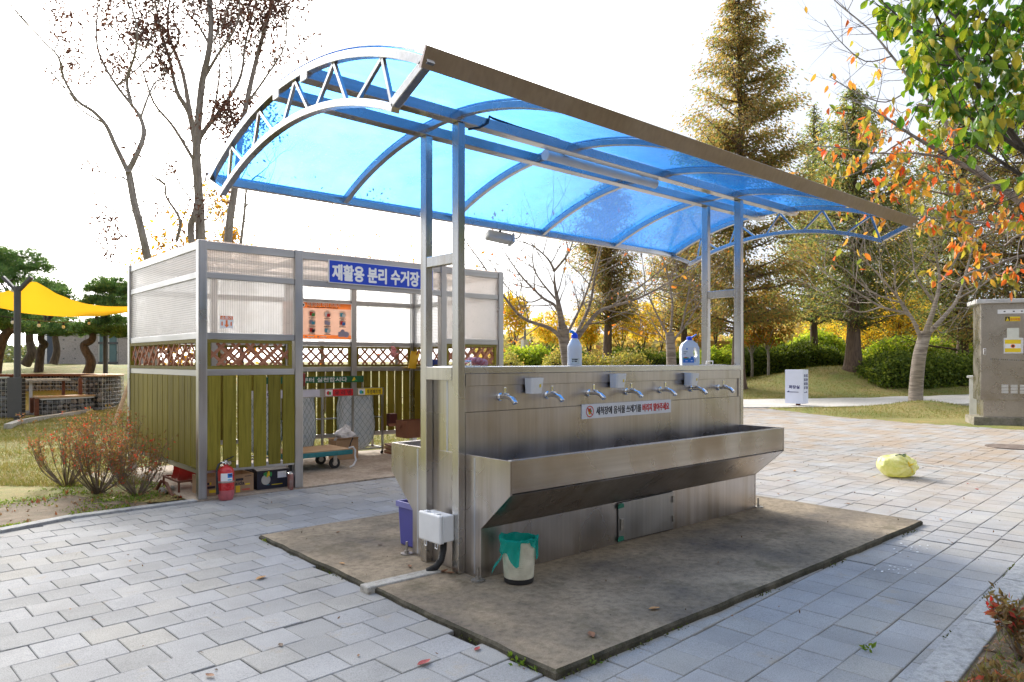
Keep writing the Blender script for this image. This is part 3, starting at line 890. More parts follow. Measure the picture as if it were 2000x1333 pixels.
# ------------------------------------------------------------------ canopy over the trough
can = thing('canopy', (4.48, YC, Z0), 'arched blue translucent canopy on four stainless posts over the washing trough', 'canopy')
PX = (2.775, 6.130); PYS = (3.66, 4.022)
ZB = 2.935
for x in PX:
    for y in PYS:
        mb = MB(); mb.box((x, y, Z0), (x+0.054, y+0.070, ZB)); mb.build('post', M_POST, can, bev=0.004)
    zc = 2.035 if x < 4 else 2.02
    mb = MB(); mb.box((x+0.002, 3.7305, zc), (x+0.052, 4.0215, zc+0.07)); mb.build('crosspiece', M_POST, can, bev=0.003)
XR0, XR1 = 1.735, 7.235
for y in (3.650, 4.018):
    mb = MB(); mb.box((XR0, y, ZB+0.001), (XR1, y+0.082, ZB+0.072)); mb.build('beam', M_STEELX, can, bev=0.004)
AR = 3.0; ACZ = 3.026 - AR; HALF = 1.35
def arc(R_, cz, half, n=24, y0=YC):
    a = math.asin(half/R_)
    return [(y0 + R_*math.sin(t), cz + R_*math.cos(t)) for t in [(-a + 2*a*k/n) for k in range(n+1)]]
ribs = (1.757, 2.81, 3.90, 5.02, 6.135, 7.213)
A = arc(AR-0.022, ACZ, HALF)
for i, x in enumerate(ribs):
    pts = [(x, y, z) for y, z in A]
    ups = [(0, (y-YC)/AR, (z-ACZ)/AR) for y, z in A]
    mb = MB(); mb.sweep(pts, 0.042, 0.042, ups); mb.build('rib', M_STEELX, can, bev=0.003)
# end trusses
CR = 2.83; CCZ = 2.770 - CR
for x in (1.757, 7.213):
    B = arc(CR, CCZ, 1.10)
    mb = MB(); mb.sweep([(x,y,z) for y,z in B], 0.042, 0.038, [(0,(y-YC)/CR,(z-CCZ)/CR) for y,z in B]); mb.build('bottom_chord', M_STEELX, can, bev=0.003)
    for s in (-1, 1):
        e0 = (x, YC+s*1.37, 2.690); e1 = (x, YC+s*1.085, 2.568)
        mb = MB(); mb.beam(e0, e1, 0.042, 0.042); mb.build('end_strut', M_STEELX, can, bev=0.003)
    tops = [-0.99, -0.52, 0.0, 0.46, 0.93]
    top = lambda u: (x, YC+u, ACZ + math.sqrt((AR-0.042)**2-u*u))
    bot = lambda u: (x, YC+u, CCZ + math.sqrt((CR+0.017)**2-u*u))
    for u, (b0, b1) in zip([0.93,0.46,-0.05,-0.51,-0.985], [(0.98,0.72),(0.55,0.25),(0.10,-0.215),(-0.32,-0.64),(-0.76,-1.07)]):
        for bb in (b0, b1):
            mb = MB(); mb.beam(top(u), bot(bb), 0.018, 0.018); mb.build('web_bar', M_STEELX, can)
# longitudinal edge rails and gutter
mb = MB(); mb.beam((XR0, YC+1.345, 2.690), (XR1, YC+1.345, 2.690), 0.05, 0.055); mb.build('edge_rail', M_STEELX, can, bev=0.004)
mb = MB(); mb.beam((XR0, YC+1.385, 2.715), (XR1, YC+1.385, 2.715), 0.012, 0.065, up=(0,-0.45,0.9)); mb.build('edge_trim', M_GUTTER, can)
mb = MB(); up = Vector((0,-0.45,0.893))
c0 = Vector((XR0-0.015, YC-1.366, 2.692))
c1 = Vector((XR1+0.02, YC-1.366, 2.692))
mb.beam(c0, c1, 0.020, 0.094, up=up); mb.build('gutter', M_GUTTER, can, bev=0.002)
mb = MB(); mb.beam((XR0, YC-1.335, 2.672), (XR1, YC-1.335, 2.672), 0.03, 0.03, up=up); mb.build('edge_rail', M_GUTTER, can)
# blue sheets, bay by bay
S = arc(AR+0.006, ACZ, HALF+0.012, 28)
for x0, x1 in zip(ribs, ribs[1:]):
    x0 -= 0.02 if x0 < 1.8 else 0; x1 += 0.02 if x1 > 7.2 else 0
    mb = MB()
    lo = []
    for y, z in S: lo += [(x0+0.001, y, z), (x1-0.001, y, z)]
    mb.add(lo, [(2*k2, 2*k2+1, 2*k2+3, 2*k2+2) for k2 in range(len(S)-1)])
    mb.build('roof_sheet', M_BLUESHEET, can, smooth=True)
for x in ribs:
    mb = MB()
    T = arc(AR+0.012, ACZ, HALF, 28)
    mb.sweep([(x,y,z) for y,z in T], 0.03, 0.006, [(0,(y-YC)/AR,(z-ACZ)/AR) for y,z in T]); mb.build('sheet_clamp', M_STEELX, can)
# wire looping on the near beam
mb = MB(); mb.tube([(2.85,3.652,2.90),(2.93,3.642,2.925),(3.0,3.64,2.97),(3.02,3.645,3.02),(3.06,3.66,3.02),(3.3,3.672,3.015),(3.7,3.675,3.012)], 0.008, 6, caps=False); mb.build('cable', M_BLACK, can, smooth=True)

# tube lamp between the beams
tl = thing('tube_lamp', (4.35, 3.80, 2.90), 'white tube lamp in a plastic cover hanging between the canopy beams', 'tube lamp')
mb = MB(); mb.tube([(3.69,3.80,2.925),(4.99,3.80,2.925)], 0.036, 18); mb.build('cover', M_TUBELAMP, tl, smooth=True)
for x in (3.682, 4.988):
    mb = MB(); mb.tube([(x,3.80,2.925),(x+0.01,3.80,2.925)], 0.040, 18); mb.build('end_cap', M_WHITEPL, tl, smooth=True)
for x in (3.86, 4.80):
    mb = MB(); mb.box((x-0.012,3.733,2.958),(x+0.012,4.017,2.966)); mb.build('bracket', M_ZINC, tl)
# flood lamp under the far edge rail
fl = thing('flood_lamp', (4.52, 5.27, 2.66), 'small grey flood lamp fixed under the far edge of the canopy', 'flood lamp')
mb = MB(); mb.beam((4.40,5.36,2.63),(4.66,5.30,2.60),0.10,0.09,up=(0,0.3,1)); mb.build('housing', M_FLOOD, fl, bev=0.022)
mb = MB(); mb.beam((4.655,5.30,2.60),(4.68,5.295,2.597),0.115,0.105,up=(0,0.3,1)); mb.build('rim', M_FLOOD, fl, bev=0.01)
mb = MB(); mb.tube([(4.52,5.29,2.67),(4.53,5.32,2.64)],0.012,8); mb.build('bracket', M_BLACK, fl)
mb = MB(); mb.tube([(4.67,5.29,2.61),(4.74,5.29,2.62),(4.78,5.30,2.64),(4.80,5.30,2.67),(4.76,5.25,2.70)],0.006,6); mb.build('cable', M_BLACK, fl)

# white meter box and conduit on the near posts
eb = thing('meter_box', (2.70, 3.82, 0.24), 'white plastic meter box strapped to the near canopy posts above a black conduit', 'meter box')
mb = MB(); mb.box((2.690, 3.705, 0.240), (2.7745, 3.935, 0.410)); mb.build('body', M_WHITEPL, eb, bev=0.008)
mb = MB(); mb.box((2.655, 3.697, 0.232), (2.680, 3.943, 0.418)); mb.build('lid', M_WHITEPL, eb, bev=0.012)
mb = MB(); mb.box((2.6802, 3.700, 0.235), (2.6898, 3.940, 0.415)); mb.build('seal', M_WHITEPL, eb, bev=0.003)
for y in (3.76, 3.88):
    mb = MB(); mb.box((2.665, y-0.02, 0.4105), (2.70, y+0.02, 0.424)); mb.build('hinge', M_WHITEPL, eb, bev=0.004)
    mb = MB(); mb.tube([(2.675,y-0.012,0.233),(2.672,y-0.012,0.198),(2.672,y+0.012,0.198),(2.675,y+0.012,0.233)], 0.003, 6); mb.build('latch', M_CHROME, eb)
pts = []; rad = []
path = [(2.735,3.765,0.24),(2.735,3.77,0.18),(2.728,3.785,0.11),(2.705,3.815,0.06),(2.66,3.845,0.035)]
for k2 in range(53):
    t = k2/52*(len(path)-1); i = min(int(t), len(path)-2); f = t-i
    pts.append(Vector(path[i]).lerp(Vector(path[i+1]), f)); rad.append(0.024 if k2 % 2 else 0.0205)
mb = MB(); mb.tube(pts, rad, 12); mb.build('conduit', M_BLACK, eb)
# ------------------------------------------------------------------ recycling shelter
sh = thing('recycling_shelter', (4.39, 8.7, 0.016), 'steel framed recycling shelter with green planks, lattice bands and ribbed clear panels', 'shelter')
YF = 7.42; ZT = 2.615
FL, FR = Vector((2.38, YF, 0)), Vector((6.40, YF, 0))
BL, BR = Vector((2.36, 10.08, 0)), Vector((6.40, 9.62, 0))
def wallpt(a, b, t, off=0.0):
    d = (b-a).normalized(); n = Vector((-d.y, d.x, 0))
    return a + d*t + n*off
def obox(name, a, b, t0, t1, o0, o1, z0, z1, mt, bev=0.0, par=sh):
    """box on the wall line a->b: along t, across o (left of a->b positive), height z"""
    p = [wallpt(a,b,t0,o0), wallpt(a,b,t1,o0), wallpt(a,b,t1,o1), wallpt(a,b,t0,o1)]
    mb = MB(); mb.hexa([v+Vector((0,0,z0)) for v in p], [v+Vector((0,0,z1)) for v in p])
    # local origin at the piece so that grain runs along it
    return mb.build(name, mt, par, bev=bev)
POSTS_F = [(0.0,0.085), (1.015,1.107), (2.975,3.06), (3.935,4.02)]
POSTS_B_n = 5
def lattice(a, b, t0, t1, z0, z1, o, cell=0.15, w=0.03):
    """two layers of crossed slats in a green timber frame"""
    obox('lattice_frame', a, b, t0, t1, o-0.012, o+0.03, z1-0.035, z1, M_PLANKH)
    obox('lattice_frame', a, b, t0, t1, o-0.012, o+0.03, z0, z0+0.035, M_PLANKH)
    obox('lattice_frame', a, b, t0, t0+0.035, o-0.011, o+0.029, z0+0.0355, z1-0.0355, M_PLANK)
    obox('lattice_frame', a, b, t1-0.035, t1, o-0.011, o+0.029, z0+0.0355, z1-0.0355, M_PLANK)
    T0, T1, A0, A1 = t0+0.035, t1-0.035, z0+0.0355, z1-0.0355
    H = A1-A0; n = int((T1-T0+H)/cell)+2
    for s in (1, -1):
        for k in range(n):
            c = T0 - H + k*cell if s > 0 else T0 + k*cell
            # slat centre line: t = c + s*(z-A0)
            def cl(t, zlo=A0, zhi=A1): return t
            ta, za, tb, zb = c, A0, c + s*H, A1
            if s > 0:
                if ta < T0: za += T0-ta; ta = T0
                if tb > T1: zb -= tb-T1; tb = T1
            else:
                if ta > T1: za += ta-T1; ta = T1
                if tb < T0: zb -= T0-tb; tb = T0
            if zb-za < 0.03: continue
            oo = o + (0.004 if s > 0 else 0.012)
            p = wallpt(a,b,ta,oo)+Vector((0,0,za)); q = wallpt(a,b,tb,oo)+Vector((0,0,zb))
            d = (b-a).normalized(); nn = Vector((-d.y,d.x,0))
            mb = MB(); mb.beam(p, q, w, 0.007, up=nn); mb.build('lattice_slat', M_LATT, sh)
def rails(a, b, t0, t1, o=0.0, lev=((2.53,2.612),(2.24,2.30),(1.625,1.69),(1.255,1.317)), w=0.05):
    for z0, z1 in lev:
        obox('rail', a, b, t0, t1, o+0.012, o+0.012+w, z0, z1, M_RAIL, 0.003)
M_RAIL = steel('shelter_rail_steel', (0.50,0.50,0.505), 0.34, 'x', stain=0.06)
def planks(a, b, t0, t1, n, gap, o, z0=0.325, z1=1.254, th=0.02):
    w = (t1-t0-gap*(n-1))/n
    for k in range(n):
        x = t0 + k*(w+gap); dz = R.uniform(-0.006,0.006)
        m = obox('plank', a, b, x, x+w, o, o+th, z0+dz-0.03, z1, M_PLANK, 0.003)
def pcpanel(a, b, t0, t1, z0, z1, o, mt):
    return obox('clear_panel', a, b, t0, t1, o, o+0.008, z0, z1, mt)
# front: end bays closed, middle open
for t0, t1 in POSTS_F:
    obox('post', FL, FR, t0, t1, 0.0, 0.085, 0.017, ZT+0.004, M_FRAME, 0.006)
for t0, t1 in ((0.086,1.014), (3.061,3.934)):
    rails(FL, FR, t0, t1)
    obox('rail', FL, FR, t0, t1, 0.012, 0.062, 0.270, 0.330, M_RAIL, 0.003)
    pcpanel(FL, FR, t0+0.004, t1-0.004, 2.302, 2.528, 0.03, M_PC)
    pcpanel(FL, FR, t0+0.004, t1-0.004, 1.692, 2.238, 0.03, M_PC)
    lattice(FL, FR, t0+0.002, t1-0.03, 1.319, 1.623, 0.025)
    planks(FL, FR, t0, t1, 6, 0.026, 0.008)
obox('rail', FL, FR, 1.108, 2.974, 0.012, 0.062, 2.53, 2.612, M_RAIL, 0.003)
obox('rail', FL, FR, 1.108, 2.974, 0.008, 0.065, 2.235, 2.302, M_RAIL, 0.003)
pcpanel(FL, FR, 1.112, 2.970, 2.304, 2.528, 0.03, M_PC)
# left side (walk from back to front so that 'outside' is on the right)
def side(a, b, outw):
    L = (b-a).length
    for z0, z1 in ((2.53,2.612),(2.24,2.30),(1.625,1.69),(1.250,1.312),(0.265,0.322)):
        obox('rail', a, b, 0.088, L-0.09, outw*0.012, outw*0.062, z0, z1, M_RAILY, 0.003)
    pcpanel(a, b, 0.09, L-0.092, 2.302, 2.528, outw*0.03, M_PCY)
    pcpanel(a, b, 0.09, L-0.092, 1.692, 2.238, outw*0.03, M_PCY)
M_RAILY = steel('shelter_side_rail_steel', (0.48,0.485,0.495), 0.34, 'y', stain=0.06)
M_PCY = M_PCH
side(FL, BL, -1)
LL = (BL-FL).length
lattice(FL, BL, 0.09, LL-0.092, 1.314, 1.623, -0.035, cell=0.19)
planks(FL, BL, 0.088, LL-0.09, 13, 0.013, -0.032, 0.33, 1.249)
obox('post', FL, BL, LL-0.09, LL, -0.085, 0.0, 0.017, ZT+0.004, M_FRAME, 0.006)
side(FR, BR, 1)
LR = (BR-FR).length
lattice(FR, BR, 0.09, LR-0.092, 1.314, 1.623, 0.03, cell=0.19)
planks(FR, BR, 0.088, LR-0.09, 10, 0.02, 0.028, 0.33, 1.249)
obox('post', FR, BR, LR-0.085, LR, 0.0, 0.085, 0.017, ZT+0.004, M_FRAME, 0.006)
# back wall
LB = (BR-BL).length
bp = [0.99, 1.99, 2.98]
edges = [0.09] + [x for t in bp for x in (t, t+0.085)] + [LB-0.09]
for t in bp: obox('post', BL, BR, t, t+0.084, -0.085, -0.001, 0.017, ZT, M_FRAME, 0.006)
M_PCB = sheetmat('ribbed_polycarbonate_back', (0.95,0.96,0.97), (0.86,0.87,0.88), 0.35, 0.05, 0.25, ribs=('x', 50), dirt=0.08)
for k in range(4):
    t0, t1 = edges[2*k]+0.001, edges[2*k+1]-0.001
    rails(BL, BR, t0, t1, -0.072, ((2.53,2.612),(2.245,2.31),(1.625,1.69),(1.25,1.315),(0.265,0.325)))
    pcpanel(BL, BR, t0, t1, 2.312, 2.528, -0.04, M_PCB)
    pcpanel(BL, BR, t0, t1, 1.692, 2.243, -0.04, M_PCB)
    lattice(BL, BR, t0+0.002, t1-0.002, 1.317, 1.623, -0.05)
    planks(BL, BR, t0, t1, 7, 0.022, -0.032)
# flat roof of bronze sheet on two joists
mb = MB(); mb.hexa([v+Vector((0,0,2.617)) for v in (FL+Vector((0.03,0.03,0)),FR+Vector((-0.03,0.03,0)),BR+Vector((-0.03,-0.03,0)),BL+Vector((0.03,-0.03,0)))],
                   [v+Vector((0,0,2.625)) for v in (FL+Vector((0.03,0.03,0)),FR+Vector((-0.03,0.03,0)),BR+Vector((-0.03,-0.03,0)),BL+Vector((0.03,-0.03,0)))])
mb.build('roof_panel', M_PCBR, sh)
for t in (1.3, 2.7):
    mb = MB(); mb.beam((2.38+t, 7.49, 2.585), (2.38+t, 9.72, 2.585), 0.05, 0.05); mb.build('joist', M_RAILY, sh)
for y in (8.2, 9.0):
    mb = MB(); mb.beam((2.46, y, 2.538), (6.32, y, 2.538), 0.05, 0.04); mb.build('joist', M_RAIL, sh)

# name board above the opening
nb = thing('name_board', (4.6, YF-0.02, 2.29), 'long blue board with white Korean lettering above the shelter opening', 'name board')
mb = MB(); mb.box((3.787, YF-0.03, 2.293), (5.20, YF-0.012, 2.538)); mb.build('panel', M_BLUESIGN, nb)
mb = MB(); mb.box((3.778, YF-0.0285, 2.286), (5.209, YF-0.0135, 2.545)); mb.build('edging', M_WHITEPL, nb)
text('lettering', '재활용 분리 수거장', 0.19, M_WHITEINK, nb, (3.825, YF-0.0315, 2.338), (1,0,0), (0,0,1), 0.0072, fit=1.165)

# fire extinguisher sticker
st = thing('extinguisher_sticker', (2.66, 7.44, 1.74), 'small orange and white sticker with a down arrow on the clear panel', 'sticker')
yq = 7.447
mb = MB(); mb.box((2.598,yq,1.738),(2.732,yq-0.002,1.868)); mb.build('panel', M_WHITESIGN, st)
mb = MB(); mb.box((2.601,yq-0.0022,1.828),(2.729,yq-0.003,1.865)); mb.build('heading', M_ORANGE, st)
text('lettering', '소화기', 0.034, M_WHITEINK, st, (2.612, yq-0.0035, 1.834), (1,0,0), (0,0,1), 0.0008, fit=0.106)
mb = MB(); mb.prism([(2.655,1.822),(2.655,1.775),(2.640,1.775),(2.665,1.745),(2.690,1.775),(2.675,1.775),(2.675,1.822)], 'y', yq-0.0022, yq-0.003); mb.build('arrow', M_ORANGE, st)
for x in (2.612, 2.704):
    mb = MB(); mb.prism([(x,1.765),(x+0.014,1.765),(x+0.014,1.80),(x+0.007,1.81),(x,1.80)], 'y', yq-0.0022, yq-0.003); mb.build('extinguisher_print', M_ORANGE, st)

# poster on the back wall
def bw(t, z, off): return wallpt(BL, BR, t, off) + Vector((0,0,z))
bd = (BR-BL).normalized()
def tt(px, Y=9.85): return (onY(px, 650, Y).x - BL.x)/bd.x
def bwhit(px, py, off=-0.09):
    """where the sight line of a pixel meets the inner face of the back wall"""
    r = ray(px, py); n = Vector((-bd.y, bd.x, 0)); p0 = BL + n*off
    s = (p0.x*n.x + p0.y*n.y) / (r.x*n.x + r.y*n.y)
    p = Vector((0,0,CAM_H)) + r*s
    return (p - BL).dot(bd), p.z
tA, zA = bwhit(686, 595); tB, zB = bwhit(686, 663)
W_P = 1.02; t0 = tA - W_P; H_P = zA - zB
def paperprint(m):
    nt = m.node_tree; out = [n for n in nt.nodes if n.type == 'OUTPUT_MATERIAL'][0]; p = [n for n in nt.nodes if n.type == 'BSDF_PRINCIPLED'][0]
    t = N(nt, 'BsdfTranslucent'); nt.links.new(p.inputs['Base Color'].links[0].from_socket, t.inputs['Color'])
    mx = N(nt, 'MixShader'); mx.inputs['Fac'].default_value = 0.62; nt.links.new(p.outputs['BSDF'], mx.inputs[1]); nt.links.new(t.outputs['BSDF'], mx.inputs[2]); nt.links.new(mx.outputs['Shader'], out.inputs['Surface']); return m
M_PEACH = paperprint(mat('peach_poster_paper', (0.82,0.50,0.38), 0.55, var=0.04)); M_PORANGE = paperprint(mat('orange_poster_paper', (0.85,0.22,0.05), 0.55, var=0.04)); M_PWHITE = paperprint(mat('white_poster_paper', (0.85,0.85,0.85), 0.55, var=0.03))
po = thing('waste_poster', bw(t0, zB, -0.09), 'orange and peach poster of small waste pictures on the back wall of the shelter', 'poster')
def pbox(name, u0, v0, u1, v1, lift, mt):
    mb = MB(); o0, o1 = -0.088-lift, -0.088-lift-0.0012
    p = [bw(t0+u0*W_P,0,o0), bw(t0+u1*W_P,0,o0), bw(t0+u1*W_P,0,o1), bw(t0+u0*W_P,0,o1)]
    mb.hexa([v+Vector((0,0,zB+v0*H_P)) for v in p], [v+Vector((0,0,zB+v1*H_P)) for v in p]); return mb.build(name, mt, po)
nin = Vector((bd.y, -bd.x, 0))
def pdisc(name, u, v, r, lift, mt, n=14, ry=None):
    mb = MB(); p = bw(t0+u*W_P, zB+v*H_P, -0.088-lift); mb.disc(p, nin, r, n, th=0.0012, ry=ry); return mb.build(name, mt, po)
def pquad(name, u0, v0, u1, v1, lift, mt):
    o = -0.088-lift; mb = MB()
    mb.add([bw(t0+u0*W_P, zB+v0*H_P, o), bw(t0+u1*W_P, zB+v0*H_P, o), bw(t0+u1*W_P, zB+v1*H_P, o), bw(t0+u0*W_P, zB+v1*H_P, o)], [(0,1,2,3)]); return mb.build(name, mt, po)
pquad('sheet', 0, 0.105, 1, 0.845, 0.0015, M_PEACH)
for q in ((-0.012,-0.02,1.012,0),(-0.012,1,1.012,1.02),(-0.012,0,0,1),(1,0,1.012,1)): pquad('margin', *q, 0.0015, M_PWHITE)
pquad('heading', 0, 0.845, 1, 1, 0.0015, M_PORANGE)
pquad('footer', 0, 0, 1, 0.105, 0.0015, M_PORANGE)
pdisc('heading_emblem', 0.275, 0.925, 0.035, 0.0045, M_WHITEINK)
pdisc('heading_emblem', 0.275, 0.925, 0.02, 0.006, M_INK)
text('lettering', '재활용이 아닌 쓰레기', 0.062, M_PWHITE, po, bw(t0+0.335*W_P, zB+0.905*H_P, -0.0935), bd, (0,0,1), 0.0008, fit=0.50)
for k in range(5): pbox('small_print', 0.335+k*0.094, 0.862, 0.335+k*0.094+0.085, 0.885, 0.0045, M_INK)
us = (0.08, 0.32, 0.545, 0.775, ); vs_ = (0.69, 0.46, 0.24)
icons = [[(M_GREENP,M_GREENP),(M_REDINK,M_GREENP),(M_WHITEINK,M_REDINK),(M_CYANP,M_WHITEINK)],
         [(M_ORANGE,M_INK),(M_LILACP,M_CYANP),(M_LILACP,M_LILACP),(M_REDINK,M_BLUEP)],
         [(M_INK,M_ORANGE),(M_REDINK,M_INK),(M_CYANP,M_WHITEINK),None]]
M_PEACHL = mat('pale_peach_print', (0.80,0.56,0.46), 0.55, var=0.03)
for rv, row in zip(vs_, icons):
    for ru, ic in zip(us, row):
        if not ic: continue
        ru += 0.09
        pdisc('picture_ground', ru, rv, 0.055, 0.003, M_PEACHL, 18)
        pbox('waste_picture', ru-0.035, rv-0.055, ru+0.012, rv+0.05, 0.0045, ic[0])
        pbox('waste_picture', ru-0.005, rv-0.07, ru+0.04, rv+0.015, 0.0062, ic[1])
        pbox('small_print', ru-0.05, rv-0.125, ru+0.05, rv-0.108, 0.003, M_INK)
pbox('bin_picture', 0.80, 0.06, 0.885, 0.20, 0.0045, M_LILACP); pdisc('bag_picture', 0.92, 0.13, 0.045, 0.006, M_LILACP); pdisc('bag_picture', 0.865, 0.21, 0.035, 0.0062, M_LILACP)
for u in (0.32, 0.5): pdisc('footer_emblem', u, 0.052, 0.012, 0.0045, M_GREYINK, 8); pbox('small_print', u+0.03, 0.04, u+0.12, 0.065, 0.0045, M_WHITEINK)

# ---- things inside
def nbag(name, x0, x1, y0, y1, z0, z1, label, group):
    """woven sack sagging inside a green net"""
    e = thing(name, ((x0+x1)/2, (y0+y1)/2, z0), label, 'net bag', group)
    cx, cy = (x0+x1)/2, (y0+y1)/2; a, b = (x1-x0)/2, (y1-y0)/2
    def P(th, v, grow=1.0):
        r = (0.93 + 0.06*math.sin(PI*v*1.3)) if v > 0.22 else 0.45+0.51*math.sqrt(v/0.22)
        r = r*grow
        c, s = math.cos(th), math.sin(th); q = (abs(c)**3+abs(s)**3)**(-1/3)
        wob = 1 + 0.03*math.sin(5*th+9*v) + 0.02*math.sin(11*th-14*v)
        return Vector((cx + a*q*c*r*wob*0.93, cy + b*q*s*r*wob*0.93, z0 + (z1-z0)*v + 0.01*math.sin(th*3)*(1-v)))
    n = 36; k = 22; vs = []; fs = []
    for i in range(k+1):
        for j in range(n): vs.append(P(2*PI*j/n, i/k))
    for i in range(k):
        for j in range(n): fs.append((i*n+j, i*n+(j+1)%n, (i+1)*n+(j+1)%n, (i+1)*n+j))
    fs.append(tuple(range(n-1,-1,-1)))
    mb = MB(); mb.add(vs, fs); mb.build('sack', M_SACK, e, smooth=True)
    mb = MB(); m_ = 20
    for s in (1, -1):
        for j in range(m_):
            pts = [P(2*PI*(j/m_) + s*2.3*v, v, 1.03) for v in [q/16 for q in range(17)]]
            mb.tube(pts, 0.0015, 3, caps=False)
    o = mb.build('net', M_NET, e); o['kind'] = 'stuff'
    mb = MB(); pts = [P(2*PI*j/24, 1.0, 1.06) + Vector((0,0,0.012*math.sin(j*2.3))) for j in range(25)]
    mb.tube(pts, [0.016+0.006*math.sin(j*3.1) for j in range(25)], 6, caps=False); mb.build('rolled_hem', M_SACKHEM, e, smooth=True)
    return e
def sackmat():
    m, nt, out = newmat('thin_plastic_sack')
    p = N(nt, 'BsdfPrincipled', Roughness=0.3)
    v = coords(nt); a = noise(nt, v, 6, 4, 0.7)
    nt.links.new(ramp(nt, a, [(0.30,(0.45,0.56,0.70)),(0.46,(0.74,0.79,0.82)),(0.68,(0.88,0.89,0.90))]), p.inputs['Base Color'])
    t = N(nt, 'BsdfTranslucent'); t.inputs['Color'].default_value = (0.65,0.72,0.78,1)
    nt.links.new(bump(nt, noise(nt, v, 14, 4, 0.7), 0.8, 0.02), p.inputs['Normal'])
    mx = N(nt, 'MixShader'); mx.inputs['Fac'].default_value = 0.4
    nt.links.new(p.outputs['BSDF'], mx.inputs[1]); nt.links.new(t.outputs['BSDF'], mx.inputs[2]); nt.links.new(mx.outputs['Shader'], out.inputs['Surface'])
    return m
M_SACK = sackmat(); M_NET = mat('green_net', (0.015,0.10,0.085), 0.7, var=0.1)
M_SACKHEM = mat('white_film', (0.70,0.71,0.73), 0.4, var=0.1, vscale=30)
rk = thing('sorting_rack', (4.75, 9.42, 0.016), 'steel rack for recycling bags with coloured label plates along its front', 'rack')
RX0, RX1, RY0, RY1, RZ = 3.62, 5.66, 9.33, 9.62, 1.005
for x in (3.63, 4.18, 4.67, 5.15, 5.645):
    for y in (RY0, RY1):
        mb = MB(); mb.box((x-0.013,y-0.013,0.06),(x+0.013,y+0.013,RZ)); mb.build('leg', M_FRAME, rk)
for y in (RY0, RY1):
    for z in (0.10, 0.55):
        if z > 0.5 and y == RY0: continue
        mb = MB(); mb.box((RX0+0.025,y-0.010,z),(RX1-0.03,y+0.010,z+0.022)); mb.build('rail', M_FRAME, rk)
mb = MB(); mb.box((RX0,RY0-0.022,0.895),(RX1,RY0-0.014,1.01)); mb.build('front_plate', M_FRAME, rk)
for x in (RX0+0.012, RX1-0.012):
    for z in (0.10, 0.55, 0.98):
        mb = MB(); mb.box((x-0.009,RY0+0.014,z),(x+0.009,RY1-0.014,z+0.02)); mb.build('side_rail', M_FRAME, rk)
for x in (3.65, 5.64):
    mb = MB(); mb.disc((x, RY0, 0.038), (0,1,0), 0.024, 12, th=0.016); mb.build('castor', M_RUBBER, rk)
def plate(x0, x1, mt, txt, tm, emblem=None):
    mb = MB(); mb.box((x0,RY0-0.0225,0.905),(x1,RY0-0.025,1.0)); pl = mb.build('label_plate', mt, rk)
    xa = x0 + (0.13 if emblem else 0.02)
    text('lettering', txt, 0.07, tm, rk, (xa+0.02, RY0-0.0255, 0.925), (1,0,0), (0,0,1), 0.001, fit=min(x1-xa-0.05, 0.07*1.25*len(txt)))
    if emblem:
        mb = MB(); mb.box((x0+0.004,RY0-0.0252,0.909),(x0+0.115,RY0-0.0262,0.996)); mb.build('emblem_ground', M_WHITEINK, rk)
        mb = MB(); mb.disc((x0+0.05,RY0-0.0264,0.95),(0,-1,0),0.028,10,th=0.001); mb.build('emblem', emblem, rk)
        mb = MB(); mb.box((x0+0.06,RY0-0.0264,0.925),(x0+0.09,RY0-0.0278,0.965)); mb.build('emblem', M_GREENP, rk)
M_REDLBL = mat('red_label', (0.65,0.02,0.03), 0.5, var=0.05); M_LILLBL = mat('pale_lilac_label', (0.62,0.64,0.76), 0.5, var=0.04)
plate(3.72, 4.12, M_LILLBL, '종이', M_INK)
plate(4.24, 4.62, M_LILLBL, '캔', M_INK)
plate(4.70, 5.14, M_REDLBL, '유 리 병', M_INK, M_REDINK)
plate(5.22, 5.63, M_YELLOWP, '투명페트병', M_INK, M_CYANP)
nbag('net_bag', 3.66, 4.14, 9.36, 9.61, 0.13, 0.95, 'netted white sack in the rack partly behind the shelter planks', 'netted sacks in the sorting rack')
nbag('net_bag', 4.22, 4.64, 9.36, 9.61, 0.13, 0.95, 'netted bluish sack under the can label beside the shelter opening post', 'netted sacks in the sorting rack')
nbag('net_bag', 4.97, 5.60, 9.36, 9.62, 0.11, 0.95, 'widest netted sack bulging under the red and yellow labels', 'netted sacks in the sorting rack')
gb = thing('slogan_board', (4.8, 9.63, 1.02), 'dark green slogan board with white Korean lettering above the sorting rack', 'slogan board')
mb = MB(); mb.box((3.95,9.632,1.085),(5.50,9.645,1.178)); mb.build('panel', M_GREENSIGN, gb)
for x in (4.0, 5.49):
    mb = MB(); mb.box((x-0.012,9.646,0.60),(x+0.012,9.66,1.185)); mb.build('stay', M_FRAME, gb)
text('lettering', '나부터 실천합시다', 0.072, M_WHITEINK, gb, (4.42, 9.6312, 1.103), (1,0,0), (0,0,1), 0.0012, fit=0.80)
mb = MB(); mb.prism([(5.30,1.105),(5.38,1.105),(5.34,1.165)],'y',9.6315,9.630); mb.build('emblem', M_YELLOWP, gb)
mb = MB(); mb.prism([(5.315,1.10),(5.395,1.10),(5.37,1.13)],'y',9.6298,9.6285); mb.build('emblem', M_GREENP, gb)
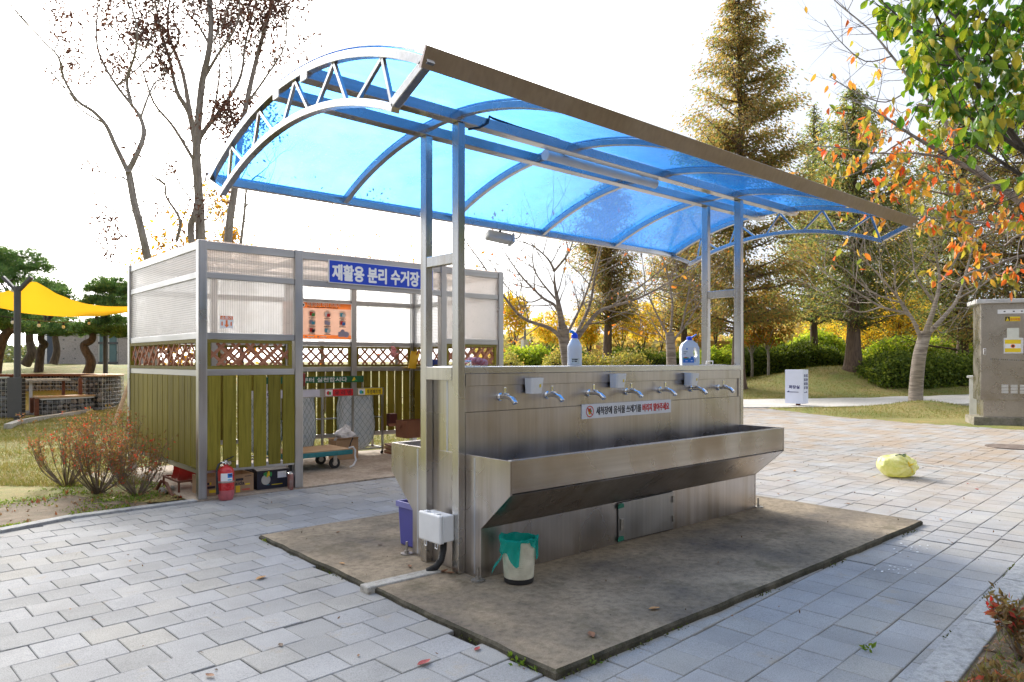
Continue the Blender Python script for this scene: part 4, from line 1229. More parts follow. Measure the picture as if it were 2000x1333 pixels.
# litter tongs in the can bag
for k, (x, ln, lb) in enumerate(((4.33,0.0,'pale handled litter tong leftmost in the can sack'),(4.39,0.02,'worn pink handled litter tong second in the can sack'),(4.45,0.015,'dark red handled litter tong beside the white Korean slogan'))):
    e = thing('litter_tong', (x, 9.40, 0.85), lb, 'litter tong', 'litter tongs standing in the can sack')
    mb = MB(); mb.tube([(x,9.42,0.80),(x-0.012,9.41,1.04+ln)], 0.006, 6); mb.build('shaft', M_CHROME, e)
    mb = MB(); mb.tube([(x-0.012,9.41,1.04+ln),(x-0.02,9.40,1.22+ln)], [0.014,0.016], 8); mb.build('grip', (M_CARD, mat('pink_grip',(0.45,0.22,0.18),0.6), mat('dark_red_grip',(0.30,0.05,0.05),0.6))[k], e)
# platform cart
ct = thing('platform_cart', (4.15, 8.7, 0.016), 'flat teal platform cart with a worn wooden deck inside the shelter', 'cart')
mb = MB(); mb.box((3.72,8.36,0.19),(4.62,8.98,0.25)); mb.build('frame', M_TEAL, ct, bev=0.01)
mb = MB(); mb.box((3.735,8.375,0.2505),(4.605,8.965,0.262)); mb.build('deck', M_DECKW, ct, bev=0.003)
for x, y in ((4.40,8.45),(4.43,8.90),(3.85,8.45),(3.85,8.90)):
    mb = MB(); mb.tube([(x,y-0.018,0.086),(x,y+0.018,0.086)], 0.07, 20); w_ = mb.build('wheel', M_RUBBER, ct, smooth=True)
    mb = MB(); mb.tube([(x,y-0.0195,0.086),(x,y+0.0195,0.086)], 0.035, 16); mb.build('hub', M_ZINC, w_)
    mb = MB(); mb.box((x-0.025,y-0.027,0.08),(x+0.025,y-0.0205,0.189)); mb.build('fork', M_ZINC, ct)
mb = MB(); mb.tube([(4.60,8.42,0.262),(4.605,8.40,0.33),(4.64,8.40,0.40)], 0.008, 6); mb.build('strap_pin', M_BLACK, ct)
mb = MB(); pts = [(4.56,8.37,0.275),(4.62,8.36,0.285),(4.645,8.35,0.24),(4.64,8.35,0.17),(4.65,8.34,0.11),(4.60,8.32,0.05),(4.56,8.34,0.03)]; mb.tube(pts, 0.012, 6, caps=False); mb.build('cord', M_SACKHEM, ct, smooth=True)
# cartons
def carton(name, c, sx, sy, sz, rz, mt, label, flaps=True, cat='cardboard box', th=0.006):
    e = thing(name, c, label, cat, None, rz)
    mb = MB()
    mb.box((-sx/2,-sy/2,0),(sx/2,-sy/2+th,sz)); mb.box((-sx/2,sy/2-th,0),(sx/2,sy/2,sz)); mb.box((-sx/2,-sy/2+th+0.0003,0),(-sx/2+th,sy/2-th-0.0003,sz)); mb.box((sx/2-th,-sy/2+th+0.0003,0),(sx/2,sy/2-th-0.0003,sz)); mb.box((-sx/2+th+0.0003,-sy/2+th+0.0003,0.001),(sx/2-th-0.0003,sy/2-th-0.0003,th))
    mb.build('walls', mt, e, local=True)
    if flaps:
        for s, a in ((1, 0.6), (-1, 0.9)):
            mb = MB(); y = s*(sy/2-th/2); yy = y + s*math.cos(a)*sy*0.42*0.5; mb.beam((0,y,sz+0.002),(0,yy,sz+0.002+math.sin(a)*sy*0.42*0.5), sx-0.01, th*0.7, up=(0,-s*math.sin(a),math.cos(a)))
            mb.build('flap', mt, e, local=True)
    return e
carton('carton', (4.93, 9.20, 0.017), 0.36, 0.20, 0.27, 0.06, M_CARD, 'plain brown carton with a white bag on top in front of the rack', True)
pb = thing('plastic_bag', (4.90, 9.16, 0.25), 'crumpled white plastic bag stuffed into the plain carton', 'plastic bag')
mb = MB(); vs = []; fs = []; n = 18; k = 9
for i in range(k+1):
    v = i/k
    for j in range(n):
        t = 2*PI*j/n; r = math.sin(PI*(0.18+0.80*v))*(1+0.25*math.sin(3*t+7*v)+0.15*math.sin(7*t-9*v))
        vs.append((4.93+0.03*v + 0.155*r*math.cos(t), 9.19+0.085*r*math.sin(t), 0.26+0.22*v + 0.03*math.sin(2*t)))
for i in range(k):
    for j in range(n): fs.append((i*n+j, i*n+(j+1)%n, (i+1)*n+(j+1)%n, (i+1)*n+j))
fs.append(tuple(k*n+j for j in range(n)))
mb.add(vs, fs); mb.build('bag_film', M_SACKHEM, pb)
for i in range(5):
    e = thing('flattened_carton', (5.95, 9.2, 0.018+i*0.028), ['flattened carton at the bottom of the pile','second flattened carton from the floor','third flattened carton from the floor in the pile','fourth flattened carton in the pile beneath the red brown box','topmost flattened carton under the red brown box'][i], 'flattened box', 'flattened cartons beside the rack', R.uniform(-0.15,0.15))
    mb = MB(); mb.prism([(-0.28,-0.17),(0.27,-0.19),(0.30,0.15),(-0.25,0.18)],'z',0,0.024); mb.build('sheet', M_CARD if i%2 else M_CARDR, e, local=True)
e = carton('carton', (5.98, 9.15, 0.162), 0.46, 0.32, 0.25, -0.05, M_CARDR, 'open red brown fruit box with black print on the pile of cartons')
text('lettering', '대풍단감', 0.062, M_INK, e, Vector((6.00, 8.984, 0.262)), (math.cos(-0.05),math.sin(-0.05),0), (0,0,1), 0.001, fit=0.17); e.children[-1].location = (0.02,-0.1615,0.11); 
for ch in e.children:
    if ch.name.startswith('lettering'): ch.location = (0.01,-0.1615,0.10)
mb = MB(); mb.disc((-0.02,-0.161,0.15),(0,-1,0),0.018,12,th=0.001); mb.build('seal', M_REDINK, e, local=True)
mb = MB(); mb.disc((-0.09,-0.161,0.12),(0,-1,0),0.05,12,th=0.001,ry=0.03); mb.build('fruit_print', mat('dark_fruit_print',(0.13,0.035,0.02),0.8), e, local=True)
for z in (0.03, 0.20):
    mb = MB(); mb.box((-0.20,-0.161,z),(0.20,-0.162,z+0.004)); mb.build('border_line', M_INK, e, local=True)
e = thing('small_carton', (5.90, 9.36, 0.414), 'small dark red carton standing behind the fruit box', 'small box')
mb = MB(); mb.box((5.80,9.37,0.412),(5.93,9.47,0.60)); mb.build('body', mat('dark_red_carton',(0.10,0.025,0.025),0.6), e, bev=0.004)
# boxes, can and extinguisher at the foot of the front left bay
def fx0(px): return onY(px, 900, 7.55).x
e = thing('open_carton', (2.72, 7.74, 0.017), 'open brown carton with yellow and black print behind the fire extinguisher', 'cardboard box')
mb = MB()
def ocar(mb, x0, x1, y0, y1, z0, z1, th=0.006):
    mb.box((x0,y0,z0),(x1,y0+th,z1)); mb.box((x0,y1-th,z0),(x1,y1,z1)); mb.box((x0,y0+th+0.0003,z0),(x0+th,y1-th-0.0003,z1)); mb.box((x1-th,y0+th+0.0003,z0),(x1,y1-th-0.0003,z1)); mb.box((x0+th+0.0003,y0+th+0.0003,z0),(x1-th-0.0003,y1-th-0.0003,z0+th))
ocar(mb, 2.47, 2.99, 7.56, 7.90, 0.017, 0.205); mb.build('walls', M_CARD, e)
text('lettering', 'saida', 0.06, M_INK, e, (2.77,7.5585,0.095), (1,0,0), (0,0,1), 0.001, fit=0.12)
for k,(xa,xb,za,zb,mt) in enumerate(((2.49,2.53,0.13,0.155,M_INK),(2.535,2.55,0.13,0.155,M_YELLOWP),(2.765,2.785,0.13,0.16,M_YELLOWP),(2.80,2.88,0.14,0.165,M_INK),(2.90,2.95,0.09,0.105,M_YELLOWP),(2.86,2.95,0.045,0.05,M_REDINK),(2.87,2.95,0.035,0.04,M_REDINK),(2.895,2.965,0.178,0.184,M_INK),(2.53,2.60,0.045,0.075,M_YELLOWP),(2.51,2.59,0.09,0.115,M_INK))):
    mb = MB(); mb.box((xa,7.5585,za),(xb,7.5575,zb)); mb.build('print', mt, e)
mb = MB(); mb.box((2.80,7.5573,0.018),(2.845,7.5562,0.09)); mb.build('tape', M_YELLOWG, e)
e = thing('radish_carton', (3.20, 7.75, 0.017), 'black produce carton printed with a white radish behind the small gas can', 'cardboard box')
mb = MB(); ocar(mb, 3.03, 3.395, 7.56, 7.92, 0.017, 0.21); mb.build('walls', M_CARDK, e)
mb = MB(); mb.hexa([(3.035,7.565,0.212),(3.39,7.565,0.212),(3.39,7.72,0.215),(3.035,7.72,0.215)],[(3.035,7.565,0.217),(3.39,7.565,0.217),(3.39,7.72,0.236),(3.035,7.72,0.236)]); mb.build('flap', M_CARDK, e)
mb = MB(); mb.disc((3.125,7.559,0.118),(0,-1,0),0.050,24,th=0.001,ry=0.055); mb.build('radish_print', mat('radish_print',(0.52,0.50,0.44),0.7), e)
for k,(dx,dz,rx,ry) in enumerate(((0.0,0.058,0.012,0.028),(0.03,0.062,0.014,0.030),(0.055,0.056,0.012,0.026),(0.015,0.045,0.01,0.024),(-0.015,0.062,0.012,0.015))):
    mb = MB(); mb.disc((3.125+dx,7.5578,0.118+dz),(0,-1,0),rx,10,th=0.001,ry=ry); mb.build('leaf_print', M_GREENP if k%2==0 else M_YELLOWP, e)
mb = MB(); mb.box((3.255,7.559,0.125),(3.355,7.558,0.195)); mb.build('white_label', M_WHITEINK, e)
mb = MB(); mb.disc((3.235,7.559,0.11),(0,-1,0),0.028,12,th=0.001,ry=0.009); mb.build('hand_hole', M_BLACK, e)
mb = MB(); mb.box((3.19,7.559,0.055),(3.31,7.558,0.062)); mb.build('print', M_YELLOWP, e)
mb = MB(); mb.box((3.13,7.559,0.060),(3.165,7.558,0.063)); mb.build('print', M_CYANP, e)
e = thing('gas_can', (3.345, 7.43, 0.0), 'slim maroon and silver gas can standing by the shelter post', 'gas can')
mb = MB(); mb.lathe([(0.030,0),(0.032,0.004),(0.032,0.165),(0.030,0.172)], (3.345,7.43,0.002), 20); mb.build('body', mat('maroon_can',(0.22,0.045,0.035),0.35,0.3,col2=(0.30,0.22,0.19),vscale=14), e, smooth=True)
mb = MB(); mb.lathe([(0.029,0.173),(0.028,0.185),(0.016,0.190),(0.016,0.197)], (3.345,7.43,0.002), 18); mb.build('cap', M_CHROME, e, smooth=True)
ex = thing('fire_extinguisher', (2.62, 7.345, 0.0), 'red fire extinguisher with a black hose standing by the shelter corner post', 'fire extinguisher')
cx, cy = 2.622, 7.345
mb = MB(); mb.lathe([(0.066,0.098),(0.0805,0.102),(0.0805,0.27),(0.076,0.30),(0.062,0.322),(0.04,0.338),(0.024,0.345),(0.022,0.357)], (cx,cy,0), 28); mb.build('cylinder', M_RED, ex, smooth=True)
mb = MB(); mb.lathe([(0.064,0.0),(0.067,0.004),(0.070,0.026),(0.080,0.048),(0.0803,0.10),(0.07,0.1005)], (cx,cy,0.001), 28); mb.build('foot_ring', M_REDFADE, ex, smooth=True)
mb = MB(); mb.lathe([(0.018,0.357),(0.022,0.36),(0.022,0.378),(0.014,0.384),(0.014,0.398)], (cx,cy,0), 14); mb.tube([(cx,cy,0.375),(cx-0.05,cy-0.01,0.378)],0.010,8); mb.build('valve', M_CHROME, ex)
mb = MB(); mb.disc((cx+0.02,cy-0.03,0.372),(0.1,-1,0),0.020,16,th=0.012); mb.build('gauge', M_CHROME, ex)
mb = MB(); mb.sweep([(cx-0.02,cy,0.392),(cx+0.02,cy-0.005,0.410),(cx+0.075,cy-0.01,0.432)], 0.016, 0.008, (0,0,1)); mb.build('lever', M_BLACK, ex)
mb = MB(); mb.sweep([(cx+0.01,cy,0.386),(cx+0.06,cy-0.008,0.386),(cx+0.085,cy-0.01,0.374)], 0.014, 0.006, (0,0,1)); mb.build('lever', M_BLACK, ex)
mb = MB(); mb.tube([(cx-0.045,cy-0.01,0.378),(cx-0.08,cy-0.025,0.365),(cx-0.103,cy-0.035,0.32),(cx-0.104,cy-0.038,0.25),(cx-0.10,cy-0.04,0.15)], 0.0105, 10, caps=False); mb.tube([(cx-0.10,cy-0.04,0.16),(cx-0.098,cy-0.041,0.07)],[0.012,0.015],10); mb.build('hose', M_BLACK, ex, smooth=True)
mb = MB(); mb.lathe([(0.0808,0.178),(0.0825,0.18),(0.0825,0.192),(0.0808,0.194)], (cx,cy,0), 28, caps=False); mb.build('band', M_ZINC, ex)
def wraplabel(a0, a1, z0, z1, r, mt, name):
    vs = []; n = 10
    for i in range(n+1):
        a = a0+(a1-a0)*i/n
        for z in (z0, z1): vs.append((cx+r*math.cos(a), cy+r*math.sin(a), z))
    mb = MB(); mb.add(vs, [(2*i,2*i+2,2*i+3,2*i+1) for i in range(n)]); mb.build(name, mt, ex)
wraplabel(-2.55,-1.05,0.196,0.275,0.0812,M_WHITEINK,'paper_label')
wraplabel(-1.72,-1.08,0.228,0.272,0.0816,M_BLUEP,'blue_label'); wraplabel(-1.72,-1.2,0.203,0.214,0.0816,M_CYANP,'label_line')
text('lettering', 'DK', 0.026, M_INK, ex, (cx+0.003,cy-0.0828,0.247), (1,0.12,0), (0,0,1), 0.0012, fit=0.034)
# red scoop and its low stand
e = thing('red_scoop', (2.5, 8.25, 0.02), 'red plastic trough on a low rusty stand under the shelter side', 'trough')
for s, y in ((0, 8.08), (1, 8.30)):
    vs = []; n = 8
    for i in range(n+1):
        a = PI*0.5*i/n
        for x in (2.40, 2.62): vs.append((x, y + 0.20 - 0.2*math.sin(a)*1.0, 0.09+0.20*(1-math.cos(a))))
    mb = MB(); mb.add(vs, [(2*i,2*i+2,2*i+3,2*i+1) for i in range(n)])
    o = mb.build('scoop', M_REDPL, e, smooth=True); md = o.modifiers.new('thick','SOLIDIFY'); md.thickness = 0.006
mb = MB()
mb.beam((2.36,7.98,0.125),(2.36,8.52,0.125),0.02,0.02); mb.beam((2.66,7.98,0.125),(2.66,8.52,0.125),0.02,0.02); mb.beam((2.3495,7.98,0.125),(2.6705,7.98,0.125),0.018,0.018); mb.beam((2.3495,8.52,0.125),(2.6705,8.52,0.125),0.018,0.018)
mb.build('stand_frame', M_RUST, e)
for x, y in ((2.36,7.98),(2.36,8.52),(2.66,7.98),(2.66,8.52)):
    mb = MB(); mb.box((x-0.009,y-0.009,0.016),(x+0.009,y+0.009,0.114)); mb.build('leg', M_RUST, e)
# gloves
def glove(loc, rot, sc, label, mt, name='work_glove'):
    e = thing(name, loc, label, 'glove'); e.rotation_euler = rot
    mb = MB()
    mb.lathe([(0.0,-0.006),(0.035,-0.004),(0.045,0.012),(0.046,0.03),(0.034,0.045),(0.0,0.048)], (0,0,0), 14, sx=1.0*sc, sy=1.15*sc)
    for k,(x,y,a,l) in enumerate(((-0.033,0.04,0.12,0.05),(-0.011,0.045,0.04,0.06),(0.011,0.045,-0.04,0.057),(0.031,0.038,-0.14,0.048),(0.045,0.0,-0.9,0.045))):
        p = Vector((x*sc,y*sc,0.022)); dv = Vector((-math.sin(a),math.cos(a),0))*sc
        mb.tube([p, p+dv*l*0.5+Vector((0,0,0.010)), p+dv*l*0.85+Vector((0,0,-0.003)), p+dv*l+Vector((0,0,-0.014))], [0.013*sc,0.012*sc,0.011*sc,0.006*sc], 8)
    o = mb.build('glove_body', mt, e, local=True, smooth=True); o['kind'] = 'part' if False else 'thing' if False else o.get('kind','') or ''
    if 'kind' in o: del o['kind']
    return e
p = onY(964, 712, 4.02)
glove((3.24, 4.02, 1.371), (0.15,0.0,1.9), 1.25, 'red and white work glove lying on the far edge of the trough cover', M_GLOVE)
t_, z_ = bwhit(765, 692)
p = bw(t_, z_, -0.115); glove(p, (1.3,0.3,0.2), 1.2, 'red work glove tucked into the back lattice of the shelter', M_GLOVE)
t_, z_ = bwhit(808, 700)
e = thing('rubber_gloves', bw(t_, z_-0.12, -0.15), 'yellow rubber gloves hanging beside the back corner post of the shelter', 'rubber gloves')
p = bw(t_, z_, -0.14)
for dx, ry_ in ((-0.045,0.10),(0.045,0.28)):
    q = p + Vector((dx,0,0))
    mb = MB(); mb.hexa([q+Vector((-0.055-ry_*0.3,-0.02,-0.16)),q+Vector((0.045-ry_*0.3,-0.02,-0.17)),q+Vector((0.045-ry_*0.3,0.012,-0.17)),q+Vector((-0.055-ry_*0.3,0.012,-0.16))],
                       [q+Vector((-0.03,-0.012,0.12)),q+Vector((0.05,-0.012,0.10)),q+Vector((0.05,0.01,0.10)),q+Vector((-0.03,0.01,0.12))]); mb.build('glove', M_YELLOWG, e, bev=0.012)
e = thing('blue_crate', (5.9, 9.2, 1.1), 'dark blue cloth hanging inside the shelter by the right lattice', 'blue cloth')
q_ = onY(850, 700, 9.0); e.location = (q_.x, 9.0, 1.08)
mb = MB(); mb.box((q_.x-0.10,8.98,1.08),(q_.x+0.10,9.02,1.43)); mb.build('cloth', mat('navy_cloth',(0.012,0.03,0.17),0.8), e, bev=0.01)
e.name = 'blue_cloth'
# things beside the trough: bins, bottles
wb = thing('waste_basket', (2.95, 3.36, Z0), 'cream ribbed waste basket lined with a turquoise plastic bag at the trough end', 'waste basket')
bx, by = 2.975, 3.305
mb = MB(); mb.lathe([(0.088,0.0),(0.092,0.004),(0.094,0.030),(0.091,0.031)], (bx,by,Z0), 32); mb.build('base_ring', M_BLACK, wb, smooth=True)
prof = []
for k in range(40):
    z = 0.031 + 0.234*k/39; prof.append((0.092 + 0.016*k/39 + (0.0012 if k%2 else 0), z))
mb = MB(); mb.lathe(prof, (bx,by,Z0), 40, caps=False); mb.build('body', mat('cream_ribbed_plastic',(0.62,0.60,0.49),0.5,var=0.12,vscale=12,col2=(0.45,0.43,0.33)), wb)
def bagmat():
    m, nt, out = newmat('turquoise_film')
    g = N(nt, 'BsdfPrincipled', Roughness=0.25); g.inputs['Base Color'].default_value = (0.01,0.42,0.38,1)
    t = N(nt, 'BsdfTranslucent'); t.inputs['Color'].default_value = (0.02,0.60,0.52,1)
    tp = N(nt, 'BsdfTransparent'); tp.inputs['Color'].default_value = (0.25,0.92,0.86,1)
    v = coords(nt); nt.links.new(bump(nt, noise(nt, v, 35, 4, 0.7), 0.7, 0.006), g.inputs['Normal'])
    m1 = N(nt, 'MixShader'); m1.inputs['Fac'].default_value = 0.4; nt.links.new(g.outputs['BSDF'], m1.inputs[1]); nt.links.new(t.outputs['BSDF'], m1.inputs[2])
    m2 = N(nt, 'MixShader'); m2.inputs['Fac'].default_value = 0.32; nt.links.new(m1.outputs['Shader'], m2.inputs[1]); nt.links.new(tp.outputs['BSDF'], m2.inputs[2])
    nt.links.new(m2.outputs['Shader'], out.inputs['Surface']); return m
M_BAG = bagmat()
vs = []; fs = []; n = 60
rows = 14
for i in range(rows):
    for j in range(n):
        t = 2*PI*j/n
        # skirt length differs round the rim: long tails at some angles
        lng = 0.085 + 0.05*math.sin(t*2+0.6) + 0.035*math.sin(t*5+1.0) + (0.07 if abs(((t-5.4+PI)%(2*PI))-PI) < 0.25 else 0)
        if abs(((t-4.35+PI)%(2*PI))-PI) < 0.32: lng = 0.016
        if abs(((t-5.05+PI)%(2*PI))-PI) < 0.12: lng = 0.03
        lng = max(lng, 0.014)
        if i < 5:      # inside, going up
            v = i/4; z = 0.12 + 0.155*v; r = 0.088+0.017*v + 0.004*math.sin(9*t+5*v)
        else:
            v = (i-4)/(rows-5); z = 0.277 - lng*v + 0.006*math.sin(7*t)*(1-v) + (0.009 if i == 5 else 0); r = 0.1125 + 0.006*math.sin(13*t+i*0.5)*(0.5+v*0.5) + 0.010*(1 if i in (5,6) else 0.4)
        vs.append((bx + r*math.cos(t), by + r*math.sin(t), Z0 + z))
for i in range(rows-1):
    for j in range(n): fs.append((i*n+j, i*n+(j+1)%n, (i+1)*n+(j+1)%n, (i+1)*n+j))
fs.append(tuple(range(n)))
mb = MB(); mb.add(vs, fs); mb.build('liner_bag', M_BAG, wb, smooth=True)
mb = MB(); ta = 3.6
vs = []
for i in range(6):
    v = i/5
    c = Vector((bx-0.098,by+0.035,Z0+0.18)).lerp(Vector((bx-0.170,by+0.055,Z0+0.085)), v); w = 0.030+0.012*v
    vs += [c+Vector((0.0,-w*0.4,w*0.8+0.004*math.sin(v*9))), c+Vector((0.004*math.sin(v*8),w*0.4,-w*0.8))]
mb.add(vs, [(2*i,2*i+2,2*i+3,2*i+1) for i in range(5)]); mb.build('liner_tail', M_BAG, wb)
pbn = thing('purple_bin', (2.93, 4.40, Z0), 'narrow blue purple plastic bin behind the near end of the trough', 'bin')
cxp, cyp = 3.02, 4.45
mb = MB(); mb.hexa([(cxp-0.108,cyp-0.112,Z0),(cxp+0.108,cyp-0.112,Z0),(cxp+0.108,cyp+0.112,Z0),(cxp-0.108,cyp+0.112,Z0)],[(cxp-0.12,cyp-0.125,Z0+0.30),(cxp+0.12,cyp-0.125,Z0+0.30),(cxp+0.12,cyp+0.125,Z0+0.30),(cxp-0.12,cyp+0.125,Z0+0.30)]); mb.build('body', M_PURPLE, pbn, bev=0.012)
mb = MB()
for a_, b_ in (((-0.13,-0.135),(0.13,-0.117)),((-0.13,0.117),(0.13,0.135)),((-0.13,-0.1165),(-0.112,0.1165)),((0.112,-0.1165),(0.13,0.1165))):
    mb.box((cxp+a_[0],cyp+a_[1],Z0+0.285),(cxp+b_[0],cyp+b_[1],Z0+0.325))
mb.build('rim', mat('pale_lilac_rim',(0.22,0.22,0.52),0.4), pbn)
# bottles on the cover plate
bt = thing('detergent_bottle', (4.05, 3.85, 1.365), 'plain white detergent bottle with a blue nozzle and paper label on the trough cover', 'bottle')
mb = MB(); mb.lathe([(0.0,0.0),(0.056,0.001),(0.060,0.008),(0.060,0.14),(0.058,0.155),(0.040,0.192),(0.025,0.213),(0.024,0.22)], (4.05,3.85,1.365), 32, sx=1.05, sy=0.85); mb.build('body', M_WHITEPL, bt, smooth=True)
mb = MB(); mb.lathe([(0.026,0.213),(0.026,0.240),(0.018,0.246),(0.014,0.256)], (4.05,3.85,1.365), 18); mb.build('cap', M_BLUECAP, bt, smooth=True)
mb = MB(); mb.tube([(4.05,3.85,1.612),(4.03,3.86,1.630),(4.015,3.868,1.632)], [0.013,0.012,0.010], 10); mb.build('nozzle', mat('light_blue_cap',(0.03,0.28,0.80),0.35), bt, smooth=True)
def cyl_label(parent, c, r, sx, sy, a0, a1, z0, z1, mt, name):
    vs = []; n = 10
    for i in range(n+1):
        a = a0+(a1-a0)*i/n
        for z in (z0, z1): vs.append((c[0]+r*sx*math.cos(a), c[1]+r*sy*math.sin(a), z))
    mb = MB(); mb.add(vs, [(2*i,2*i+2,2*i+3,2*i+1) for i in range(n)]); return mb.build(name, mt, parent)
M_PAPER = mat('pale_paper', (0.66,0.68,0.62), 0.8, var=0.05)
c_ = (4.05,3.85)
cyl_label(bt, c_, 0.0606, 1.05, 0.85, -2.75, -1.55, 1.378, 1.425, M_PAPER, 'paper_label')
for z, a0, a1 in ((1.409,-2.6,-2.4),(1.409,-2.35,-1.85),(1.395,-2.6,-2.42),(1.395,-2.3,-1.95)):
    cyl_label(bt, c_, 0.0610, 1.05, 0.85, a0, a1, z, z+0.009, M_INK, 'print')
b2 = thing('handled_bottle', (5.57, 3.85, 1.365), 'white detergent bottle with a moulded handle, blue label and open blue cap', 'bottle')
# flat jug with a real hole for the handle: outline extruded, hole cut by building the ring in pieces
bx2, by2, bz2 = 5.575, 3.85, 1.365
ux = Vector((RT.x, RT.y, 0))*0.92 + Vector((0.25,-0.1,0)); ux.normalize(); uy = Vector((-ux.y, ux.x, 0))
def jug(o, i, half=0.042, bulge=0.012):
    pass
outer = [(-0.078,0.0),(-0.082,0.02),(-0.084,0.16),(-0.070,0.195),(-0.035,0.222),(-0.024,0.232),(0.024,0.232),(0.036,0.222),(0.068,0.192),(0.084,0.155),(0.086,0.02),(0.078,0.0)]
hole = [(0.030,0.085),(0.028,0.12),(0.032,0.158),(0.045,0.160),(0.058,0.135),(0.064,0.10),(0.060,0.075),(0.045,0.07)]
import bmesh
from mathutils.geometry import delaunay_2d_cdt
pts2 = [Vector(p) for p in outer] + [Vector(p) for p in hole]; no = len(outer); nh = len(hole)
ed = [(i,(i+1)%no) for i in range(no)] + [(no+i, no+(i+1)%nh) for i in range(nh)]
cv, ce, cf, *_ = delaunay_2d_cdt(pts2, ed, [], 1, 1e-6)
def inpoly(p, poly):
    c = False
    for a, b in zip(poly, poly[1:]+poly[:1]):
        if (a[1] > p[1]) != (b[1] > p[1]) and p[0] < (b[0]-a[0])*(p[1]-a[1])/(b[1]-a[1])+a[0]: c = not c
    return c
tri = [f for f in cf if not inpoly(((sum(cv[i].x for i in f))/len(f), (sum(cv[i].y for i in f))/len(f)), hole)]
mb = MB(); vs = []
def W3(u, z, w): q = Vector((bx2,by2,bz2)) + ux*u + uy*w; q.z += z; return q
nn_ = len(cv)
for sgn in (-1, 1):
    for v in cv: vs.append(W3(v.x, v.y, sgn*0.040*(1-0.5*max(0,(v.y-0.16)/0.07))))
fs = [tuple(f) for f in tri] + [tuple(nn_+i for i in reversed(f)) for f in tri]
for loop in (list(range(no)), list(range(no, no+nh))):
    for a_, b_ in zip(loop, loop[1:]+loop[:1]): fs.append((a_, b_, nn_+b_, nn_+a_))
mb.add(vs, fs); mb.build('body', M_WHITEPL, b2, bev=0.012)
mb = MB(); mb.tube([W3(0,0.228,0), W3(0,0.256,0), W3(0,0.262,0)], [0.026,0.026,0.012], 18); mb.build('cap', M_BLUECAP, b2, smooth=True)
mb = MB(); mb.beam(W3(0.022,0.254,0), W3(0.066,0.282,0), 0.022, 0.010); mb.build('flip_lid', mat('light_blue_lid',(0.02,0.22,0.85),0.35), b2, bev=0.004)
def jl(name, u0, z0, u1, z1, mt, w=-0.0412):
    mb = MB(); mb.hexa([W3(u0,z0,w),W3(u1,z0,w),W3(u1,z0,w-0.001),W3(u0,z0,w-0.001)],[W3(u0,z1,w),W3(u1,z1,w),W3(u1,z1,w-0.001),W3(u0,z1,w-0.001)]); mb.build(name, mt, b2)
jl('blue_label', -0.072, 0.022, 0.030, 0.062, M_BLUEP); jl('label_picture', -0.070, 0.058, -0.02, 0.070, M_GREENP, -0.0425); jl('label_picture', -0.06, 0.064, -0.035, 0.073, M_REDINK, -0.0437)
jl('label_picture', 0.0, 0.060, 0.022, 0.078, M_BLUEP, -0.0425); jl('print', -0.068, 0.118, -0.03, 0.124, M_GREYINK); jl('print', -0.068, 0.10, -0.045, 0.106, M_GREYINK); jl('print', -0.042, 0.14, -0.03, 0.155, M_BLUEP)
jl('print', -0.05, 0.036, -0.03, 0.042, M_WHITEINK, -0.0425); jl('print', 0.0, 0.036, 0.015, 0.045, M_WHITEINK, -0.0425); jl('print', 0.036, 0.030, 0.042, 0.055, M_GREYINK)
# ------------------------------------------------------------------ the corner with stone walls and the yellow sail, on the left
GC = (20.0, -13.75)                         # centre of the round sitting corner: metres ahead, metres to the right
def ringpt(rad, ang, z):
    """ang 0 = to the right, 90 = away from the camera"""
    a = math.radians(ang)
    p = wd(GC[0] + rad*math.sin(a), GC[1] + rad*math.cos(a)); p.z = z; return p
def rockmesh(seed):
    r = random.Random(seed)
    import bmesh as bm_
    b = bm_.new(); bm_.ops.create_icosphere(b, subdivisions=1, radius=0.5)
    for v in b.verts: v.co *= r.uniform(0.75, 1.12); v.co.x *= r.uniform(0.9,1.2)
    me = bpy.data.meshes.new('stone'); b.to_mesh(me); b.free(); return me
def stonemat():
    m, nt, out = newmat('gabion_stone')
    p = N(nt, 'BsdfPrincipled', Roughness=0.9); oi = N(nt, 'ObjectInfo')
    c = ramp(nt, oi.outputs['Random'], [(0,(0.10,0.105,0.11)),(0.3,(0.17,0.175,0.185)),(0.6,(0.24,0.24,0.245)),(0.75,(0.27,0.215,0.17)),(0.88,(0.20,0.19,0.18)),(1,(0.34,0.33,0.33))])
    n = noise(nt, coords(nt), 3.5, 5, 0.7)
    c = mixc(nt, 1.0, c, ramp(nt, n, [(0.3,0.65),(0.7,1.25)]), 'MULTIPLY')
    nt.links.new(c, p.inputs['Base Color']); nt.links.new(bump(nt, n, 0.6, 0.05), p.inputs['Normal']); nt.links.new(p.outputs['BSDF'], out.inputs['Surface']); return m
M_STONE = stonemat()
ROCKS = [rockmesh(i) for i in range(7)]
for m_ in ROCKS: m_.materials.append(M_STONE)
M_GAP = mat('dark_gap', (0.03,0.03,0.03), 0.95)
M_WIRE = mat('galvanised_wire', (0.55,0.56,0.57), 0.45, 0.6, var=0.1)
def stone(parent, p, s, face):
    sc = (s*R.uniform(0.85,1.25), s*0.7, s*R.uniform(0.8,1.1))
    o = inst('stone', R.choice(ROCKS), parent, p - wloc(parent), (R.uniform(-0.4,0.4), R.uniform(-0.6,0.6), face + R.uniform(-0.3,0.3)), sc)
    return o
gw = thing('gabion_wall', ringpt(2.2, 90, 0), 'curved gabion wall of grey stones in wire with a timber top under the yellow sail', 'gabion wall')
RI, RO, GH = 1.95, 2.50, 0.98
n = 30; A0_, A1_ = -8, 205
